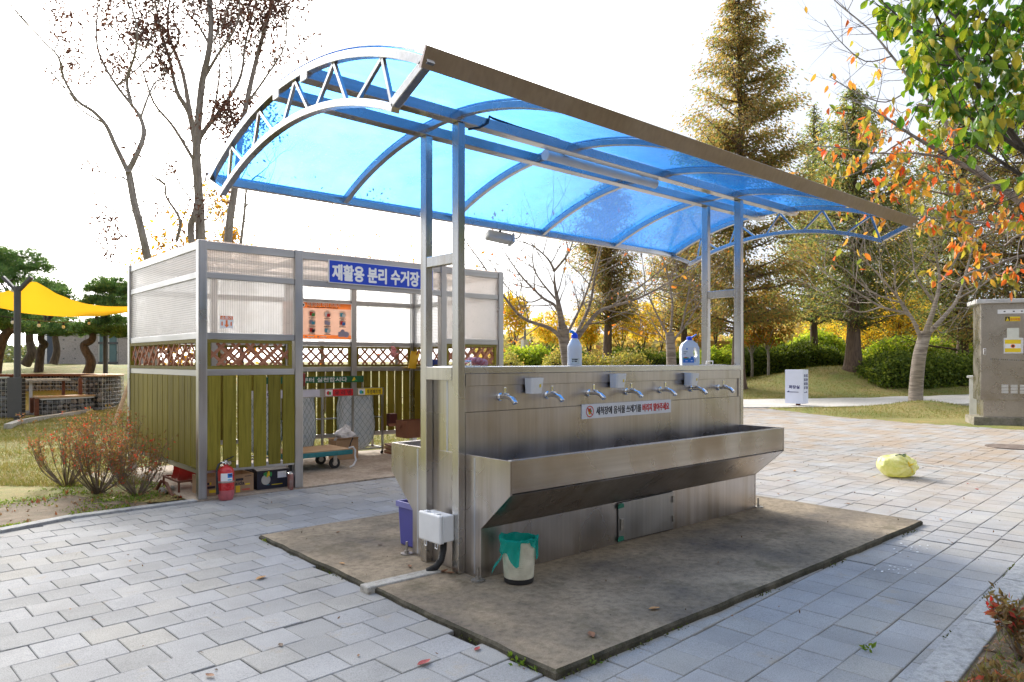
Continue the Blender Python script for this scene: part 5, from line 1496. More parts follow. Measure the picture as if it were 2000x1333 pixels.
# dark core
vs = []; fs = []
for i in range(n+1):
    a = A0_ + (A1_-A0_)*i/n
    for rad, z in ((RI+0.07,0),(RI+0.07,GH-0.03),(RO-0.07,GH-0.03),(RO-0.07,0)):
        vs.append(ringpt(rad, a, z))
for i in range(n):
    for k in range(4): fs.append((i*4+k, i*4+(k+1)%4, i*4+4+(k+1)%4, i*4+4+k))
fs += [(0,1,2,3), (n*4+3,n*4+2,n*4+1,n*4)]
mb = MB(); mb.add(vs, fs); mb.build('core', M_GAP, gw)
cnt = 0
hd = HEAD - PI/2
for row in range(7):
    z = 0.075 + row*0.135
    L = math.radians(A1_-A0_)
    a = A0_ + R.uniform(0, 3)
    while a < 128:                                   # inner face of the back
        s = R.uniform(0.13, 0.21)
        if 18 < a: stone(gw, ringpt(RI+0.07, a, z+R.uniform(-0.02,0.02)), s, hd + math.radians(a)-PI/2); cnt += 1
        a += math.degrees(s*0.92/RI)
    a = A0_ + R.uniform(0, 2)
    while a < 28:                                    # outer face at the right
        s = R.uniform(0.13, 0.21)
        stone(gw, ringpt(RO-0.07, a, z+R.uniform(-0.02,0.02)), s, hd + math.radians(a)-PI/2); cnt += 1
        a += math.degrees(s*0.92/RO)
    q = RI+0.06
    while q < RO-0.05:                               # the cut end facing the camera
        s = R.uniform(0.13, 0.2); stone(gw, ringpt(q+0.04, A0_+1.0, z+R.uniform(-0.02,0.02)), s, hd + math.radians(A0_)); q += s*0.85; cnt += 1
mb = MB()
for rad in (RI-0.035, RO+0.035):
    for k in range(10):
        z = 0.02 + k*0.105
        mb.tube([ringpt(rad, A0_ + (A1_-A0_)*i/44, z) for i in range(45)], 0.0045, 3, caps=False)
    for i in range(0, int((A1_-A0_)/2.6)):
        a = A0_ + i*2.6
        mb.tube([ringpt(rad, a, 0.0), ringpt(rad, a, GH-0.02)], 0.0045, 3, caps=False)
for k in range(10):
    z = 0.02 + k*0.105; mb.tube([ringpt(RI-0.035, A0_-0.6, z), ringpt(RO+0.035, A0_-0.6, z)], 0.0045, 3, caps=False)
for k in range(6):
    q = RI-0.035 + k*0.125; mb.tube([ringpt(q, A0_-0.6, 0), ringpt(q, A0_-0.6, GH-0.02)], 0.0045, 3, caps=False)
o = mb.build('wire_mesh', M_WIRE, gw); o['kind'] = 'stuff'
vs = []; fs = []
def ringslab(name, r0, r1, a0, a1, z0, z1, mt, par, n=26):
    vs = []; fs = []
    for i in range(n+1):
        a = a0 + (a1-a0)*i/n
        for rad, z in ((r0,z0),(r0,z1),(r1,z1),(r1,z0)): vs.append(ringpt(rad, a, z))
    for i in range(n):
        for k in range(4): fs.append((i*4+k, i*4+(k+1)%4, i*4+4+(k+1)%4, i*4+4+k))
    fs += [(0,1,2,3), (n*4+3,n*4+2,n*4+1,n*4)]
    mb = MB(); mb.add(vs, fs); return mb.build(name, mt, par)
for i in range(9):
    a0 = A0_-1 + (A1_-A0_+2)*i/9
    ringslab('top_plank', RI-0.06, RO+0.06, a0+0.15, a0+(A1_-A0_+2)/9-0.15, GH, GH+0.035, M_DECKW, gw, 6)
    ringslab('edge_band', RI-0.075, RI-0.062, a0+0.02, a0+(A1_-A0_+2)/9-0.02, GH-0.04, GH+0.034, M_RUST, gw, 6)
for rr in (RI-0.055, ):
    p = ringpt(rr, A0_-1.5, 0.42); mb = MB(); mb.box((p.x-0.045,p.y-0.045,0.42),(p.x+0.045,p.y+0.045,GH-0.045)); mb.build('corner_post', M_RUST, gw)
# inner bench
bn = thing('curved_bench', ringpt(1.5, 10, 0), 'low curved bench of stones in wire with a timber seat and rusty legs', 'bench')
B0, B1 = -46, -9.5
ringslab('core', 1.80, 2.26, B0+3, B1, 0.0, 0.40, M_GAP, bn)
ringslab('seat', 1.70, 2.36, B0, B1, 0.445, 0.485, M_DECKW, bn)
ringslab('seat_rail', 1.73, 1.76, B0+1, B1, 0.405, 0.444, M_WHITEPL, bn)
ringslab('seat_rail', 2.30, 2.33, B0+1, B1, 0.405, 0.444, M_WHITEPL, bn)
for row in range(3):
    z = 0.07 + row*0.13
    for rad, fr in ((1.80, 1), (2.26, 1)):
        a = B0+4 + R.uniform(0,4)
        while a < B1:
            s = R.uniform(0.13,0.2); stone(bn, ringpt(rad, a, z), s, hd + math.radians(a)-PI/2); a += math.degrees(s*0.92/rad)
    q = 1.84
    while q < 2.26: s = R.uniform(0.13,0.19); stone(bn, ringpt(q, B0+4, z), s, hd+math.radians(B0)); q += s*0.85
mb = MB()
for k in range(5):
    mb.tube([ringpt(1.725, B0+2+(B1-B0-2)*i/20, 0.02+k*0.095) for i in range(21)], 0.0045, 3, caps=False)
    mb.tube([ringpt(1.725, B0+2, 0.02+k*0.095), ringpt(2.325, B0+2, 0.02+k*0.095)], 0.0045, 3, caps=False)
    mb.tube([ringpt(2.325, B0+2+(B1-B0-2)*i/8, 0.02+k*0.095) for i in range(9)], 0.0045, 3, caps=False)
for i in range(12): mb.tube([ringpt(2.325, B0+2+i*2.8, 0.0), ringpt(2.325, B0+2+i*2.8, 0.41)], 0.0045, 3, caps=False)
o = mb.build('wire_mesh', M_WIRE, bn); o['kind'] = 'stuff'
for rad in (1.75, 2.32):
    p = ringpt(rad, B0-1, 0); mb = MB(); mb.box((p.x-0.05,p.y-0.05,0.0),(p.x+0.05,p.y+0.05,0.444)); mb.build('leg', M_RUST, bn)
# grill table
tb = thing('grill_table', wd(18.6, -11.9-0.9, 0), 'grey terrazzo topped table on a steel leg inside the round stone corner', 'table')
p = at(40, 742, 18.7); q = at(128, 741, 19.6)
mb = MB(); mb.beam((p.x,p.y,0.90),(q.x,q.y,0.90),0.62,0.06); mb.build('tabletop', concrete('terrazzo',(0.40,0.40,0.38),(0.25,0.25,0.24),(0.5,0.5,0.48),8), tb)
for t in (0.22, 0.95):
    c = p.lerp(q, t); mb = MB(); mb.box((c.x-0.035,c.y-0.035,0.0),(c.x+0.035,c.y+0.035,0.868)); mb.build('leg', M_WIRE if t < 0.5 else M_RUST, tb)
# gabion pillar at the very left
gp = thing('gabion_pillar', wd(17.2, -12.3, 0), 'short gabion pillar in a pale frame at the left edge behind the dark plate', 'gabion pillar')
p0 = at(20, 706, 17.5); p0.z = 0; p1 = p0 + RT*-1.0; dd_ = FW*0.55
mb = MB(); mb.hexa([p1+FW*0.07+RT*0.07, p0+FW*0.07-RT*0.07, p0+dd_, p1+dd_], [v+Vector((0,0,0.97)) for v in (p1+FW*0.07+RT*0.07, p0+FW*0.07-RT*0.07, p0+dd_, p1+dd_)]); mb.build('core', M_GAP, gp)
for row in range(7):
    x = 0.08
    while x < 0.95: s = R.uniform(0.13,0.2); stone(gp, p0 - RT*x + FW*0.07 + Vector((0,0,0.08+row*0.13)), s, hd); x += s*0.9
    x = 0.1
    while x < 0.5: s = R.uniform(0.13,0.2); stone(gp, p0 - RT*0.07 + FW*x + Vector((0,0,0.08+row*0.13)), s, hd+PI/2); x += s*0.9
mb = MB()
for k in range(11): z = 0.02+k*0.095; mb.tube([p1-FW*0.03+Vector((0,0,z)), p0-FW*0.03+RT*0.03+Vector((0,0,z)), p0+dd_+RT*0.03+Vector((0,0,z))], 0.005, 3, caps=False)
for k in range(11): c = p0 - RT*(k*0.1) - FW*0.03; mb.tube([c, c+Vector((0,0,0.97))], 0.005, 3, caps=False)
o = mb.build('wire_mesh', M_WIRE, gp); o['kind'] = 'stuff'
mb = MB(); mb.tube([p0-RT*0.6-FW*0.05, p0-RT*0.6-FW*0.05+Vector((0,0,1.0)), p0-FW*0.05-RT*0.0+Vector((0,0,1.0))], 0.022, 8); mb.build('frame', mat('pale_green_pipe',(0.5,0.58,0.52),0.5), gp)
# gravel floor with a curved concrete edging
mb = MB(); mb.prism([tuple(ringpt(1.95, a, 0).xy) for a in range(-150, 200, 10)][:-1], 'z', -0.05, 0.035)
gv = struct(mb.build('gravel_floor', concrete('grey_gravel',(0.30,0.31,0.33),(0.16,0.165,0.175),(0.45,0.46,0.48),14)))
V = []; F = []
for i in range(5000):
    a = R.uniform(-150, -10); rad = 1.95*math.sqrt(R.random()); p = ringpt(rad, a, 0.04); s = R.uniform(0.012,0.028)
    k = len(V); V += [(p.x-s,p.y-s*0.6,p.z),(p.x+s,p.y-s*0.7,p.z),(p.x+s*0.2,p.y+s,p.z),(p.x,p.y,p.z+s*R.uniform(0.6,1.2))]
    F += [(k,k+1,k+3),(k+1,k+2,k+3),(k+2,k,k+3)]
M_PEB = leafmat('pebble', [(0,(0.16,0.17,0.18)),(0.5,(0.30,0.31,0.33)),(1,(0.48,0.49,0.5))], 0.0, 0.9)
tag(inst('gravel', fastmesh('gravel', np.array(V), np.array(F), M_PEB)), kind='stuff')
edge = [gnd(15, 838), gnd(40, 829), gnd(80, 822), gnd(120, 816), gnd(150, 811), gnd(170, 808), gnd(182, 804), gnd(178, 801), gnd(166, 800)]
e = bpy.data.objects.new('kerb', None); COL.objects.link(e); struct(e); e.location = edge[0]
for a, b in zip(edge, edge[1:]):
    mb = MB(); mb.beam(a+Vector((0,0,0.02)), b+Vector((0,0,0.02)), 0.14, 0.16); mb.build('kerb_stone', M_STRIPC, e)

# sail posts, sail, string lamps
def ypost(pb, h, label, plate=False, r=0.073):
    e = thing('sail_post', pb, label, 'sail post', 'posts of the yellow sail')
    b = Vector(pb)
    mb = MB(); mb.tube([b, b+Vector((0,0,h))], r, 16); mb.build('pole', M_DARKMET, e, smooth=True)
    for s in (-1, 1):
        mb = MB(); mb.beam(b+Vector((0,0,h-0.10))+RT*(s*0.03), b+Vector((0,0,h+0.22))+RT*(s*0.34), 0.10, 0.07); mb.build('arm', M_DARKMET, e, bev=0.01)
    if plate:
        mb = MB(); c = b - FW*0.10; 
        p = [c-RT*0.17-FW*0.012, c+RT*0.17-FW*0.012, c+RT*0.17+FW*0.012, c-RT*0.17+FW*0.012]
        mb.hexa([v+Vector((0,0,0.08)) for v in p], [v+Vector((0,0,1.02)) for v in p]); mb.build('plate', M_DARKMET, e, bev=0.01)
    return e
pA = gnd(34, 822, 0); pA.z = 0
ypost(pA, at(34, 560, 16.9).z, 'near dark grey sail post with arms and a plain plate at its foot', True)
pB = at(206, 700, 23.5); pB.z = gz(pB.x, pB.y)
ypost(pB, at(206, 604, 23.5).z - pB.z, 'far dark grey sail post behind the stone wall')
def sailmat():
    m, nt, out = newmat('yellow_canvas')
    p = N(nt, 'BsdfPrincipled', Roughness=0.8); p.inputs['Base Color'].default_value = (0.80,0.40,0.015,1)
    t = N(nt, 'BsdfTranslucent'); t.inputs['Color'].default_value = (0.95,0.50,0.02,1)
    nt.links.new(bump(nt, noise(nt, coords(nt,(1,1,1)), 3.0, 4), 0.3, 0.05), p.inputs['Normal'])
    mx = N(nt, 'MixShader'); mx.inputs['Fac'].default_value = 0.5; nt.links.new(p.outputs['BSDF'], mx.inputs[1]); nt.links.new(t.outputs['BSDF'], mx.inputs[2]); nt.links.new(mx.outputs['Shader'], out.inputs['Surface']); return m
M_SAIL = sailmat()
def pl(tab, t):
    for (a, b), (c, d) in zip(tab, tab[1:]):
        if t <= c: return b + (d-b)*(t-a)/(c-a)
    return tab[-1][1]
topc = [(-80,590),(-30,578),(0,572),(28,565),(50,556),(67,549),(88,560),(110,574),(140,586),(170,594),(200,598.5),(250,599),(300,597)]
botc = [(-80,583),(-30,595),(0,602),(40,611),(90,617),(150,619.5),(200,617.5),(250,611),(300,602)]
vs = []; fs = []; nu, nv = 40, 12
for i in range(nu+1):
    px = -80 + 380*i/nu
    dt = 17.0 + 0.011*abs(px-67); db = 21.5 + 0.004*(px)
    for j in range(nv+1):
        v = j/nv
        d = dt + (db-dt)*v
        vs.append(at(px, pl(topc,px)*(1-v) + pl(botc,px)*v - 1.5*math.sin(PI*v) + 0.35*math.sin(v*3+px*0.09), d))
for i in range(nu):
    for j in range(nv):
        o = i*(nv+1)+j; fs.append((o, o+nv+1, o+nv+2, o+1))
sl = MB(); sl.add(vs, fs)
so = sl.build('shade_sail', M_SAIL, smooth=True); tag(so, 'yellow orange shade sail stretched over the round stone corner', 'shade sail')
M_BULB = mat('frosted_bulb', (0.75,0.70,0.55), 0.3, var=0.03)
lamps = [(-10,567,17.2),(25,567,17.2),(25,630,17.6),(76,636,18.6),(124,639,20.0),(174,632,22),(218,628,23.4)]
lab = {1:'frosted bulb hanging at the top of the near sail post',2:'frosted bulb on the lower string beside the near sail post',3:'second frosted bulb of the lower string right of the near post',4:'third frosted bulb of the lower string under the middle of the sail',5:'fourth frosted bulb of the lower string in front of a pine',6:'last frosted bulb of the string right of the far sail post'}
for i, (px, py, d) in enumerate(lamps):
    if i == 0: continue
    p = at(px, py, d); e = thing('string_bulb', p, lab[i], 'bulb', 'bulbs of the string lamps')
    mb = MB(); mb.lathe([(0.0,-0.05),(0.03,-0.042),(0.042,-0.01),(0.036,0.025),(0.02,0.045)], p, 12); mb.build('bulb', M_BULB, e, smooth=True)
    mb = MB(); mb.lathe([(0.024,0.04),(0.028,0.05),(0.028,0.10),(0.01,0.11)], p, 10); mb.build('socket', M_BLACK, e)
mb = MB(); pts = [at(px, py-8.5, d) for px, py, d in lamps[2:]]; mb.tube([at(-40,612,17.2)] + pts + [at(262,620,24)], 0.012, 5, caps=False)
tag(mb.build('lamp_string', M_BLACK), 'thin black cable of bulbs strung below the yellow sail', 'cable')
mb = MB(); mb.tube([at(-40,575,17.2), at(0,558,17.1), at(25,545,17.0)], 0.012, 5, caps=False); tag(mb.build('lamp_string', M_BLACK), 'short black cable rising to the arm of the near sail post', 'cable')

# concrete building far left
pA_, pB_ = at(110, 700, 40), at(300, 700, 43)
zb = 1.0
bl = thing('concrete_building', (pA_.x, pA_.y, zb), 'low building of bare concrete panels with a glazed door behind the pines', 'building')
du = (pB_-pA_); du.z = 0; Lb = du.length; du.normalize(); dn = Vector((-du.y, du.x, 0))
M_BLDC = concrete('bare_concrete', (0.36,0.32,0.31), (0.31,0.28,0.27), (0.40,0.37,0.35), 0.7)
def bbox(name, t0, t1, z0, z1, o0, o1, mt):
    p = [pA_+du*t0+dn*o0, pA_+du*t1+dn*o0, pA_+du*t1+dn*o1, pA_+du*t0+dn*o1]
    mb = MB(); mb.hexa([Vector((v.x,v.y,z0)) for v in p], [Vector((v.x,v.y,z1)) for v in p]); return mb.build(name, mt, bl)
ztop = 3.15
k0 = (188-110)/190*Lb; k1 = (228-110)/190*Lb
bbox('wall', 0, k0, zb-0.6, ztop, 0, 0.25, M_BLDC); bbox('wall', k1, Lb, zb-0.6, ztop, 0, 0.25, M_BLDC)
bbox('side_pier', -0.45, -0.005, zb-0.6, ztop+0.2, -0.1, 6, mat('dark_blue_grey_panel',(0.05,0.065,0.10),0.5))
bbox('roof', -0.1, Lb, ztop+0.001, ztop+0.35, -0.2, 6.2, mat('dark_blue_fascia',(0.05,0.07,0.13),0.5))
M_GLASSB = mat('greenish_glass', (0.10,0.17,0.18), 0.12, var=0.1, vscale=1.5)
dr_ = bbox('door', k0+0.002, k1-0.002, zb-0.4, ztop, 0.08, 0.12, M_GLASSB)
for a in (k0+0.02, (k0+k1)/2, k1-0.08): 
    o = bbox('door_frame', a, a+0.06, zb-0.4, ztop-0.01, 0.055, 0.079, M_FRAME)
for z in (1.25, 2.4): bbox('door_rail', k0+0.003, k1-0.003, z, z+0.12, 0.03, 0.054, M_DARKMET)
for t in range(14):
    tt_ = 0.35 + t*0.55
    if k0-0.15 < tt_ < k1+0.15 or tt_ > Lb: continue
    for z in (1.05, 1.55, 2.1, 2.6):
        p = pA_+du*tt_; mb = MB(); mb.disc((p.x,p.y,z), -dn, 0.04, 8, th=0.006); mb.build('tie_hole', M_DARKMET, bl)
for tt_ in (1.4, 3.0): bbox('panel_joint', tt_, tt_+0.015, zb-0.5, ztop-0.02, -0.004, -0.001, M_DARKMET)

# leaning prop pole beside the shelter
p = gnd(222, 832, 0); q = at(256, 740, (p.x*FW.x+p.y*FW.y)+1.0)
mb = MB(); mb.tube([p, p.lerp(q,0.5)+Vector((0,0,0.01)), p.lerp(q, 1.6)], [0.045,0.042,0.038], 10); tag(mb.build('prop_pole', M_DECKW, smooth=True), 'pale round timber prop leaning behind the shelter corner', 'pole')
# cobble and rusty root by the corner post
for (px, py, s, lb) in ((318,966,0.055,'rounded pale cobble lying by the shelter corner post'),(338,958,0.04,'smaller grey cobble behind the rounded one by the post')):
    p = gnd(px, py, 0.02); o = inst('cobble', ROCKS[2].copy(), None, p+Vector((0,0,s*0.55)), (0.3,0.5,1.0), (s*2.2,s*1.7,s*1.6)); o.data.materials.clear(); o.data.materials.append(mat('cobble_stone',(0.33,0.31,0.27),0.85)); tag(o, lb, 'stone', 'cobbles by the shelter corner')
mb = MB(); mb.tube([gnd(305,958,0.03), gnd(315,940,0.13)+Vector((0,0,0.0)), gnd(325,945,0.10), gnd(338,972,0.01)], [0.018,0.02,0.02,0.016], 8); tag(mb.build('bent_root', M_RUST, smooth=True), 'bent rusty brown root arching over the cobbles', 'root')

# ------------------------------------------------------------------ right hand side furniture
cb = Vector((17.0, 4.45, 0)); cdp = 16.0
# steel cabinet, front towards the camera
fA, fB = at(1915, 706, 15.6), at(2035, 706, 15.2); fA.z = fB.z = 0
cu_ = (fB-fA).normalized(); cn_ = Vector((cu_.y, -cu_.x, 0));
if cn_.dot(FW) > 0: cn_ = -cn_
Wc = 1.55
zbase = 0.19
sc_ = thing('utility_cabinet', fA, 'tall stainless steel utility cabinet on a mossy concrete footing at the right edge', 'utility cabinet')
def cbx(name, t0, t1, o0, o1, z0, z1, mt, bev=0.0):
    p = [fA+cu_*t0+cn_*o0, fA+cu_*t1+cn_*o0, fA+cu_*t1+cn_*o1, fA+cu_*t0+cn_*o1]
    mb = MB(); mb.hexa([v+Vector((0,0,z0)) for v in p], [v+Vector((0,0,z1)) for v in p]); return mb.build(name, mt, sc_, bev=bev)
M_CAB = steel('cabinet_steel', (0.50,0.47,0.43), 0.24, 'x', stain=0.0, blotch=0.10)
Z_ = lambda py: CAM_H - (py-706)*15.6/FPX
cbx('footing', -0.14, Wc+0.2, -0.75, 0.06, -0.05, zbase, M_FOOT, 0.02)
cbx('plinth', 0.06, Wc, -0.62, -0.03, zbase+0.001, Z_(782), M_CAB)
cbx('body', 0.0, Wc, -0.66, 0.0, Z_(782)+0.002, Z_(594), M_CAB, 0.004)
cbx('lid', -0.10, Wc+0.1, -0.76, 0.10, Z_(594)+0.001, Z_(586), mat('pale_steel_lid',(0.62,0.62,0.63),0.35,0.6), 0.01)
dv = cbx('door', 0.02, 0.86, 0.001, 0.014, Z_(780), Z_(598), M_CAB, 0.003)
cbx('door', 0.87, Wc-0.02, 0.001, 0.014, Z_(780), Z_(598), M_CAB, 0.003)
U_ = lambda px: (px-1915)/FPX*15.6
cbx('handle', U_(1919.5), U_(1923.5), 0.015, 0.04, Z_(694), Z_(681), M_CHROME, 0.006)
cbx('name_strip', U_(1943), U_(1993), 0.015, 0.018, Z_(614), Z_(606), M_WHITESIGN)
for px in (1953, 1968, 1981): cbx('strip_print', U_(px), U_(px+3), 0.0182, 0.0195, Z_(611), Z_(609), M_INK)
cbx('warning_label', U_(1955), U_(1980), 0.015, 0.018, Z_(629), Z_(620), M_YELLOWP); cbx('warning_ground', U_(1955.3), U_(1963), 0.0182, 0.0195, Z_(628.6), Z_(620.4), M_INK)
mb = MB(); p = fA+cu_*U_(1959.2)+cn_*0.0197; mb.hexa([p-cu_*0.03+Vector((0,0,Z_(628))),p+cu_*0.03+Vector((0,0,Z_(628))),p+cu_*0.03+cn_*0.001+Vector((0,0,Z_(628))),p-cu_*0.03+cn_*0.001+Vector((0,0,Z_(628)))],[p-cu_*0.002+Vector((0,0,Z_(621.5))),p+cu_*0.002+Vector((0,0,Z_(621.5))),p+cu_*0.002+cn_*0.001+Vector((0,0,Z_(621.5))),p-cu_*0.002+cn_*0.001+Vector((0,0,Z_(621.5)))]); mb.build('warning_triangle', M_YELLOWP, sc_)
text('lettering', '전기위험', 0.055, M_REDINK, sc_, fA+cu_*U_(1964)+cn_*0.019+Vector((0,0,Z_(627.3))), cu_, (0,0,1), 0.001, fit=U_(1979)-U_(1964))
cbx('paper_sheet', U_(1958.5), U_(1978), 0.015, 0.018, Z_(664), Z_(642), M_PAPER)
cbx('clear_sleeve', U_(1953), U_(1985), 0.015, 0.017, Z_(691), Z_(661), M_SACKHEM)
cbx('notice', U_(1955), U_(1981), 0.0182, 0.020, Z_(688.5), Z_(664.5), M_YELLOWP); cbx('notice_band', U_(1955.2), U_(1980.8), 0.0202, 0.0215, Z_(681), Z_(672.5), M_WHITEINK)
mb = MB(); p = fA+cu_*U_(1968)+cn_*0.0217+Vector((0,0,Z_(676.8))); mb.disc(p, cn_, 0.042, 14, th=0.001); mb.build('notice_emblem', M_ORANGE, sc_)
mb = MB(); p = fA+cu_*U_(1968)+cn_*0.0230+Vector((0,0,Z_(676.8))); mb.disc(p, cn_, 0.025, 10, th=0.001); mb.build('notice_emblem', M_INK, sc_)
for i in range(22): cbx('stencil_print', U_(1931+i*3.0), U_(1931+i*3.0+2.2), 0.0145, 0.0155, Z_(703+0.15*i), Z_(700.5+0.15*i), M_FOOT if i%5 else M_GREYINK)
for a in range(3):
    for k in range(6):
        cbx('vent_slat', U_(1949.5+a*15), U_(1960.5+a*15), 0.0145, 0.028, Z_(767.5-k*2.9), Z_(766-k*2.9), M_WHITEPL)
# small grey pillar box behind the cabinet
p = at(1908, 706, 17.5); zp = gz(p.x, p.y); pbx = thing('pillar_box', (p.x,p.y,zp), 'small pale grey service pillar half hidden behind the steel cabinet', 'service pillar')
mb = MB(); mb.box((p.x-0.13,p.y-0.13,zp-0.05),(p.x+0.13,p.y+0.13,CAM_H-(739-706)*17.5/FPX)); mb.build('body', M_FLOOD, pbx, bev=0.006)
mb = MB(); mb.box((p.x-0.17,p.y-0.17,CAM_H-(738.7-706)*17.5/FPX),(p.x+0.17,p.y+0.17,CAM_H-(734-706)*17.5/FPX)); mb.build('cap', M_FLOOD, pbx, bev=0.01)
# folded direction sign on the grass strip
sp = gnd(1562, 795, 0); dS = sp.dot(FW); sp.z = gz(sp.x, sp.y)
sg = thing('direction_sign', sp, 'white folded direction sign with toilet lettering and arrows on the grass strip', 'sign')
M_LITSIGN = mat('bluish_white_panel', (0.66,0.70,0.86), 0.35, var=0.02)
zt, zb_ = CAM_H-(722.5-706)*dS/FPX, CAM_H-(789-706)*dS/FPX
K = sp + FW*-0.10 + RT*((1566-1562)/FPX*dS); Lp = sp + FW*0.28 + RT*((1540-1562)/FPX*dS); Rp = sp + FW*0.18 + RT*((1583.5-1562)/FPX*dS)
for v in (K, Lp, Rp): v.z = 0
mb = MB(); mb.prism([(Lp.x,Lp.y),(K.x,K.y),(Rp.x,Rp.y),((Lp.x+Rp.x)/2+FW.x*0.1,(Lp.y+Rp.y)/2+FW.y*0.1)], 'z', zb_, zt); mb.build('panel', M_LITSIGN, sg, bev=0.008)
mb = MB(); mb.box((sp.x+FW.x*0.12-0.05,sp.y+FW.y*0.12-0.05,sp.z-0.1),(sp.x+FW.x*0.12+0.05,sp.y+FW.y*0.12+0.05,zb_-0.002)); mb.build('foot', M_RUST, sg)
M_NAVY = mat('navy_ink', (0.015,0.02,0.14), 0.6)
lx = (K-Lp).normalized(); ln = Vector((lx.y,-lx.x,0)); ln = ln if ln.dot(FW) < 0 else -ln
rx = (Rp-K).normalized(); rn = Vector((rx.y,-rx.x,0)); rn = rn if rn.dot(FW) < 0 else -rn
WL, WR, HS = (K-Lp).length, (Rp-K).length, zt-zb_
V3 = lambda z: Vector((0,0,z))
text('lettering', '화장실', 0.11, M_NAVY, sg, Lp+lx*WL*0.22+ln*0.004+V3(zt-HS*0.55), lx, (0,0,1), 0.004, fit=WL*0.58)
for r_ in range(4):
    for c_i in range(2):
        text('lettering', 'B%d' % (r_*2+c_i+1), 0.115, M_NAVY, sg, K+rx*WR*(0.18+0.40*c_i)+rn*0.004+V3(zt-HS*(0.215+0.118*r_)), rx, (0,0,1), 0.003, fit=WR*0.28)
def arrow(o, x, n_, L, s):
    mb = MB(); q0 = o + n_*0.004
    mb.beam(q0, q0+x*L, 0.004, 0.018)
    tip = q0+x*(L if s > 0 else 0); mb.add([tip+x*(0.02*s), tip-x*(0.06*s)+V3(0.045), tip-x*(0.06*s)-V3(0.005), tip+x*(0.02*s)+n_*0.003, tip-x*(0.06*s)+V3(0.045)+n_*0.003, tip-x*(0.06*s)-V3(0.005)+n_*0.003],[(0,1,2),(3,5,4),(0,3,4,1),(1,4,5,2),(2,5,3,0)])
    mb.build('arrow', M_NAVY, sg)
arrow(Lp+lx*WL*0.13+V3(zt-HS*0.66), lx, ln, WL*0.62, -1); arrow(K+rx*WR*0.18+V3(zt-HS*0.67), rx, rn, WR*0.55, 1)

# yellow refuse bag on the pavers
yb = thing('refuse_bag', (9.05, 3.42, 0.0), 'yellow translucent refuse bag tied in a knot lying on the pavers', 'refuse bag')
def ybagmat():
    m, nt, out = newmat('yellow_film')
    p = N(nt, 'BsdfPrincipled', Roughness=0.22)
    v = coords(nt)
    c = ramp(nt, noise(nt, v, 9, 4, 0.65), [(0.30,(0.30,0.38,0.15)),(0.43,(0.64,0.66,0.27)),(0.60,(0.88,0.87,0.62))])
    nt.links.new(c, p.inputs['Base Color'])
    t = N(nt, 'BsdfTranslucent'); t.inputs['Color'].default_value = (0.88,0.86,0.35,1)
    nt.links.new(bump(nt, noise(nt, v, 16, 5, 0.7), 0.8, 0.012), p.inputs['Normal'])
    mx = N(nt, 'MixShader'); mx.inputs['Fac'].default_value = 0.4; nt.links.new(p.outputs['BSDF'], mx.inputs[1]); nt.links.new(t.outputs['BSDF'], mx.inputs[2]); nt.links.new(mx.outputs['Shader'], out.inputs['Surface']); return m
M_YBAG = ybagmat()
c0 = gnd(1757, 935, 0) + FW*0.16 + RT*0.05; c0.z = 0.0
kn = c0 - FW*0.155 + RT*0.075 + V3(0.155)          # the knot faces the camera
from mathutils import noise as mnoise
import bmesh as bmm
b = bmm.new(); bmm.ops.create_icosphere(b, subdivisions=5, radius=1.0)
ax, ay = RT, FW
knd = (kn-c0-V3(0.13)).normalized()
for vtx in b.verts:
    u = vtx.co.copy()
    p = ax*(u.x*0.235) + ay*(u.y*0.185) + V3(u.z*0.145)
    w = p.normalized()
    # radial pleats converging on the knot
    ang = math.acos(max(-1,min(1,w.dot(knd))))
    t1 = ax.cross(knd).normalized(); t2 = knd.cross(t1)
    az = math.atan2(w.dot(t1), w.dot(t2))
    pl_ = math.sin(az*9+1.3*math.sin(az*2))*0.010*math.exp(-((ang-0.7)/0.6)**2) + math.sin(az*17)*0.004*math.exp(-((ang-0.5)/0.4)**2)
    nn2 = mnoise.noise(p*9.0)*0.016 + mnoise.noise(p*22.0)*0.006
    p = p + w*(pl_+nn2) - w*(0.03*math.exp(-(ang/0.22)**2))
    if u.x < -0.3: p.z += 0.02*(-u.x-0.3)
    q = c0 + V3(0.128) + p
    if q.z < 0.006: q.z = 0.006 + 0.02*(q.z-0.006)*0
    vtx.co = q - Vector(yb.location)
me = bpy.data.meshes.new('bag_film'); b.to_mesh(me); b.free(); me.materials.append(M_YBAG); me.polygons.foreach_set('use_smooth', [True]*len(me.polygons))
inst('bag_film', me, yb)
M_KNOT = mat('yellow_knot', (0.80,0.58,0.02), 0.35, var=0.08)
kp = kn + FW*0.01 - RT*0.01
mb = MB()
mb.lathe([(0.0,-0.022),(0.02,-0.015),(0.026,0.0),(0.02,0.016),(0.0,0.022)], kp, 10)
for dx, dz, wv in ((-0.012,0.05,0.018),(0.045,-0.085,0.02),(-0.10,0.035,0.016),(0.06,0.02,0.014)):
    mb.tube([kp, kp+RT*dx*0.5+V3(dz*0.5)-FW*0.012, kp+RT*dx+V3(dz)-FW*0.004], [0.010,wv*0.8,0.006], 6)
mb.build('knot', M_KNOT, yb, smooth=True)
M_BAGPR = mat('dark_green_bag_print', (0.015,0.10,0.06), 0.5)
for i,(a,z,l) in enumerate(((-0.055,0.262,0.05),(-0.02,0.252,0.06),(0.02,0.250,0.05),(-0.01,0.276,0.045),(0.035,0.270,0.04),(0.045,0.235,0.03))):
    p = c0 + RT*a + V3(z+0.003) - FW*(0.075+0.0*(0.28-z)); mb = MB()
    mb.beam(p, p+RT*l+V3(-0.012 if i%2 else 0.008), 0.010, 0.012); mb.build('bag_print', M_BAGPR, yb)

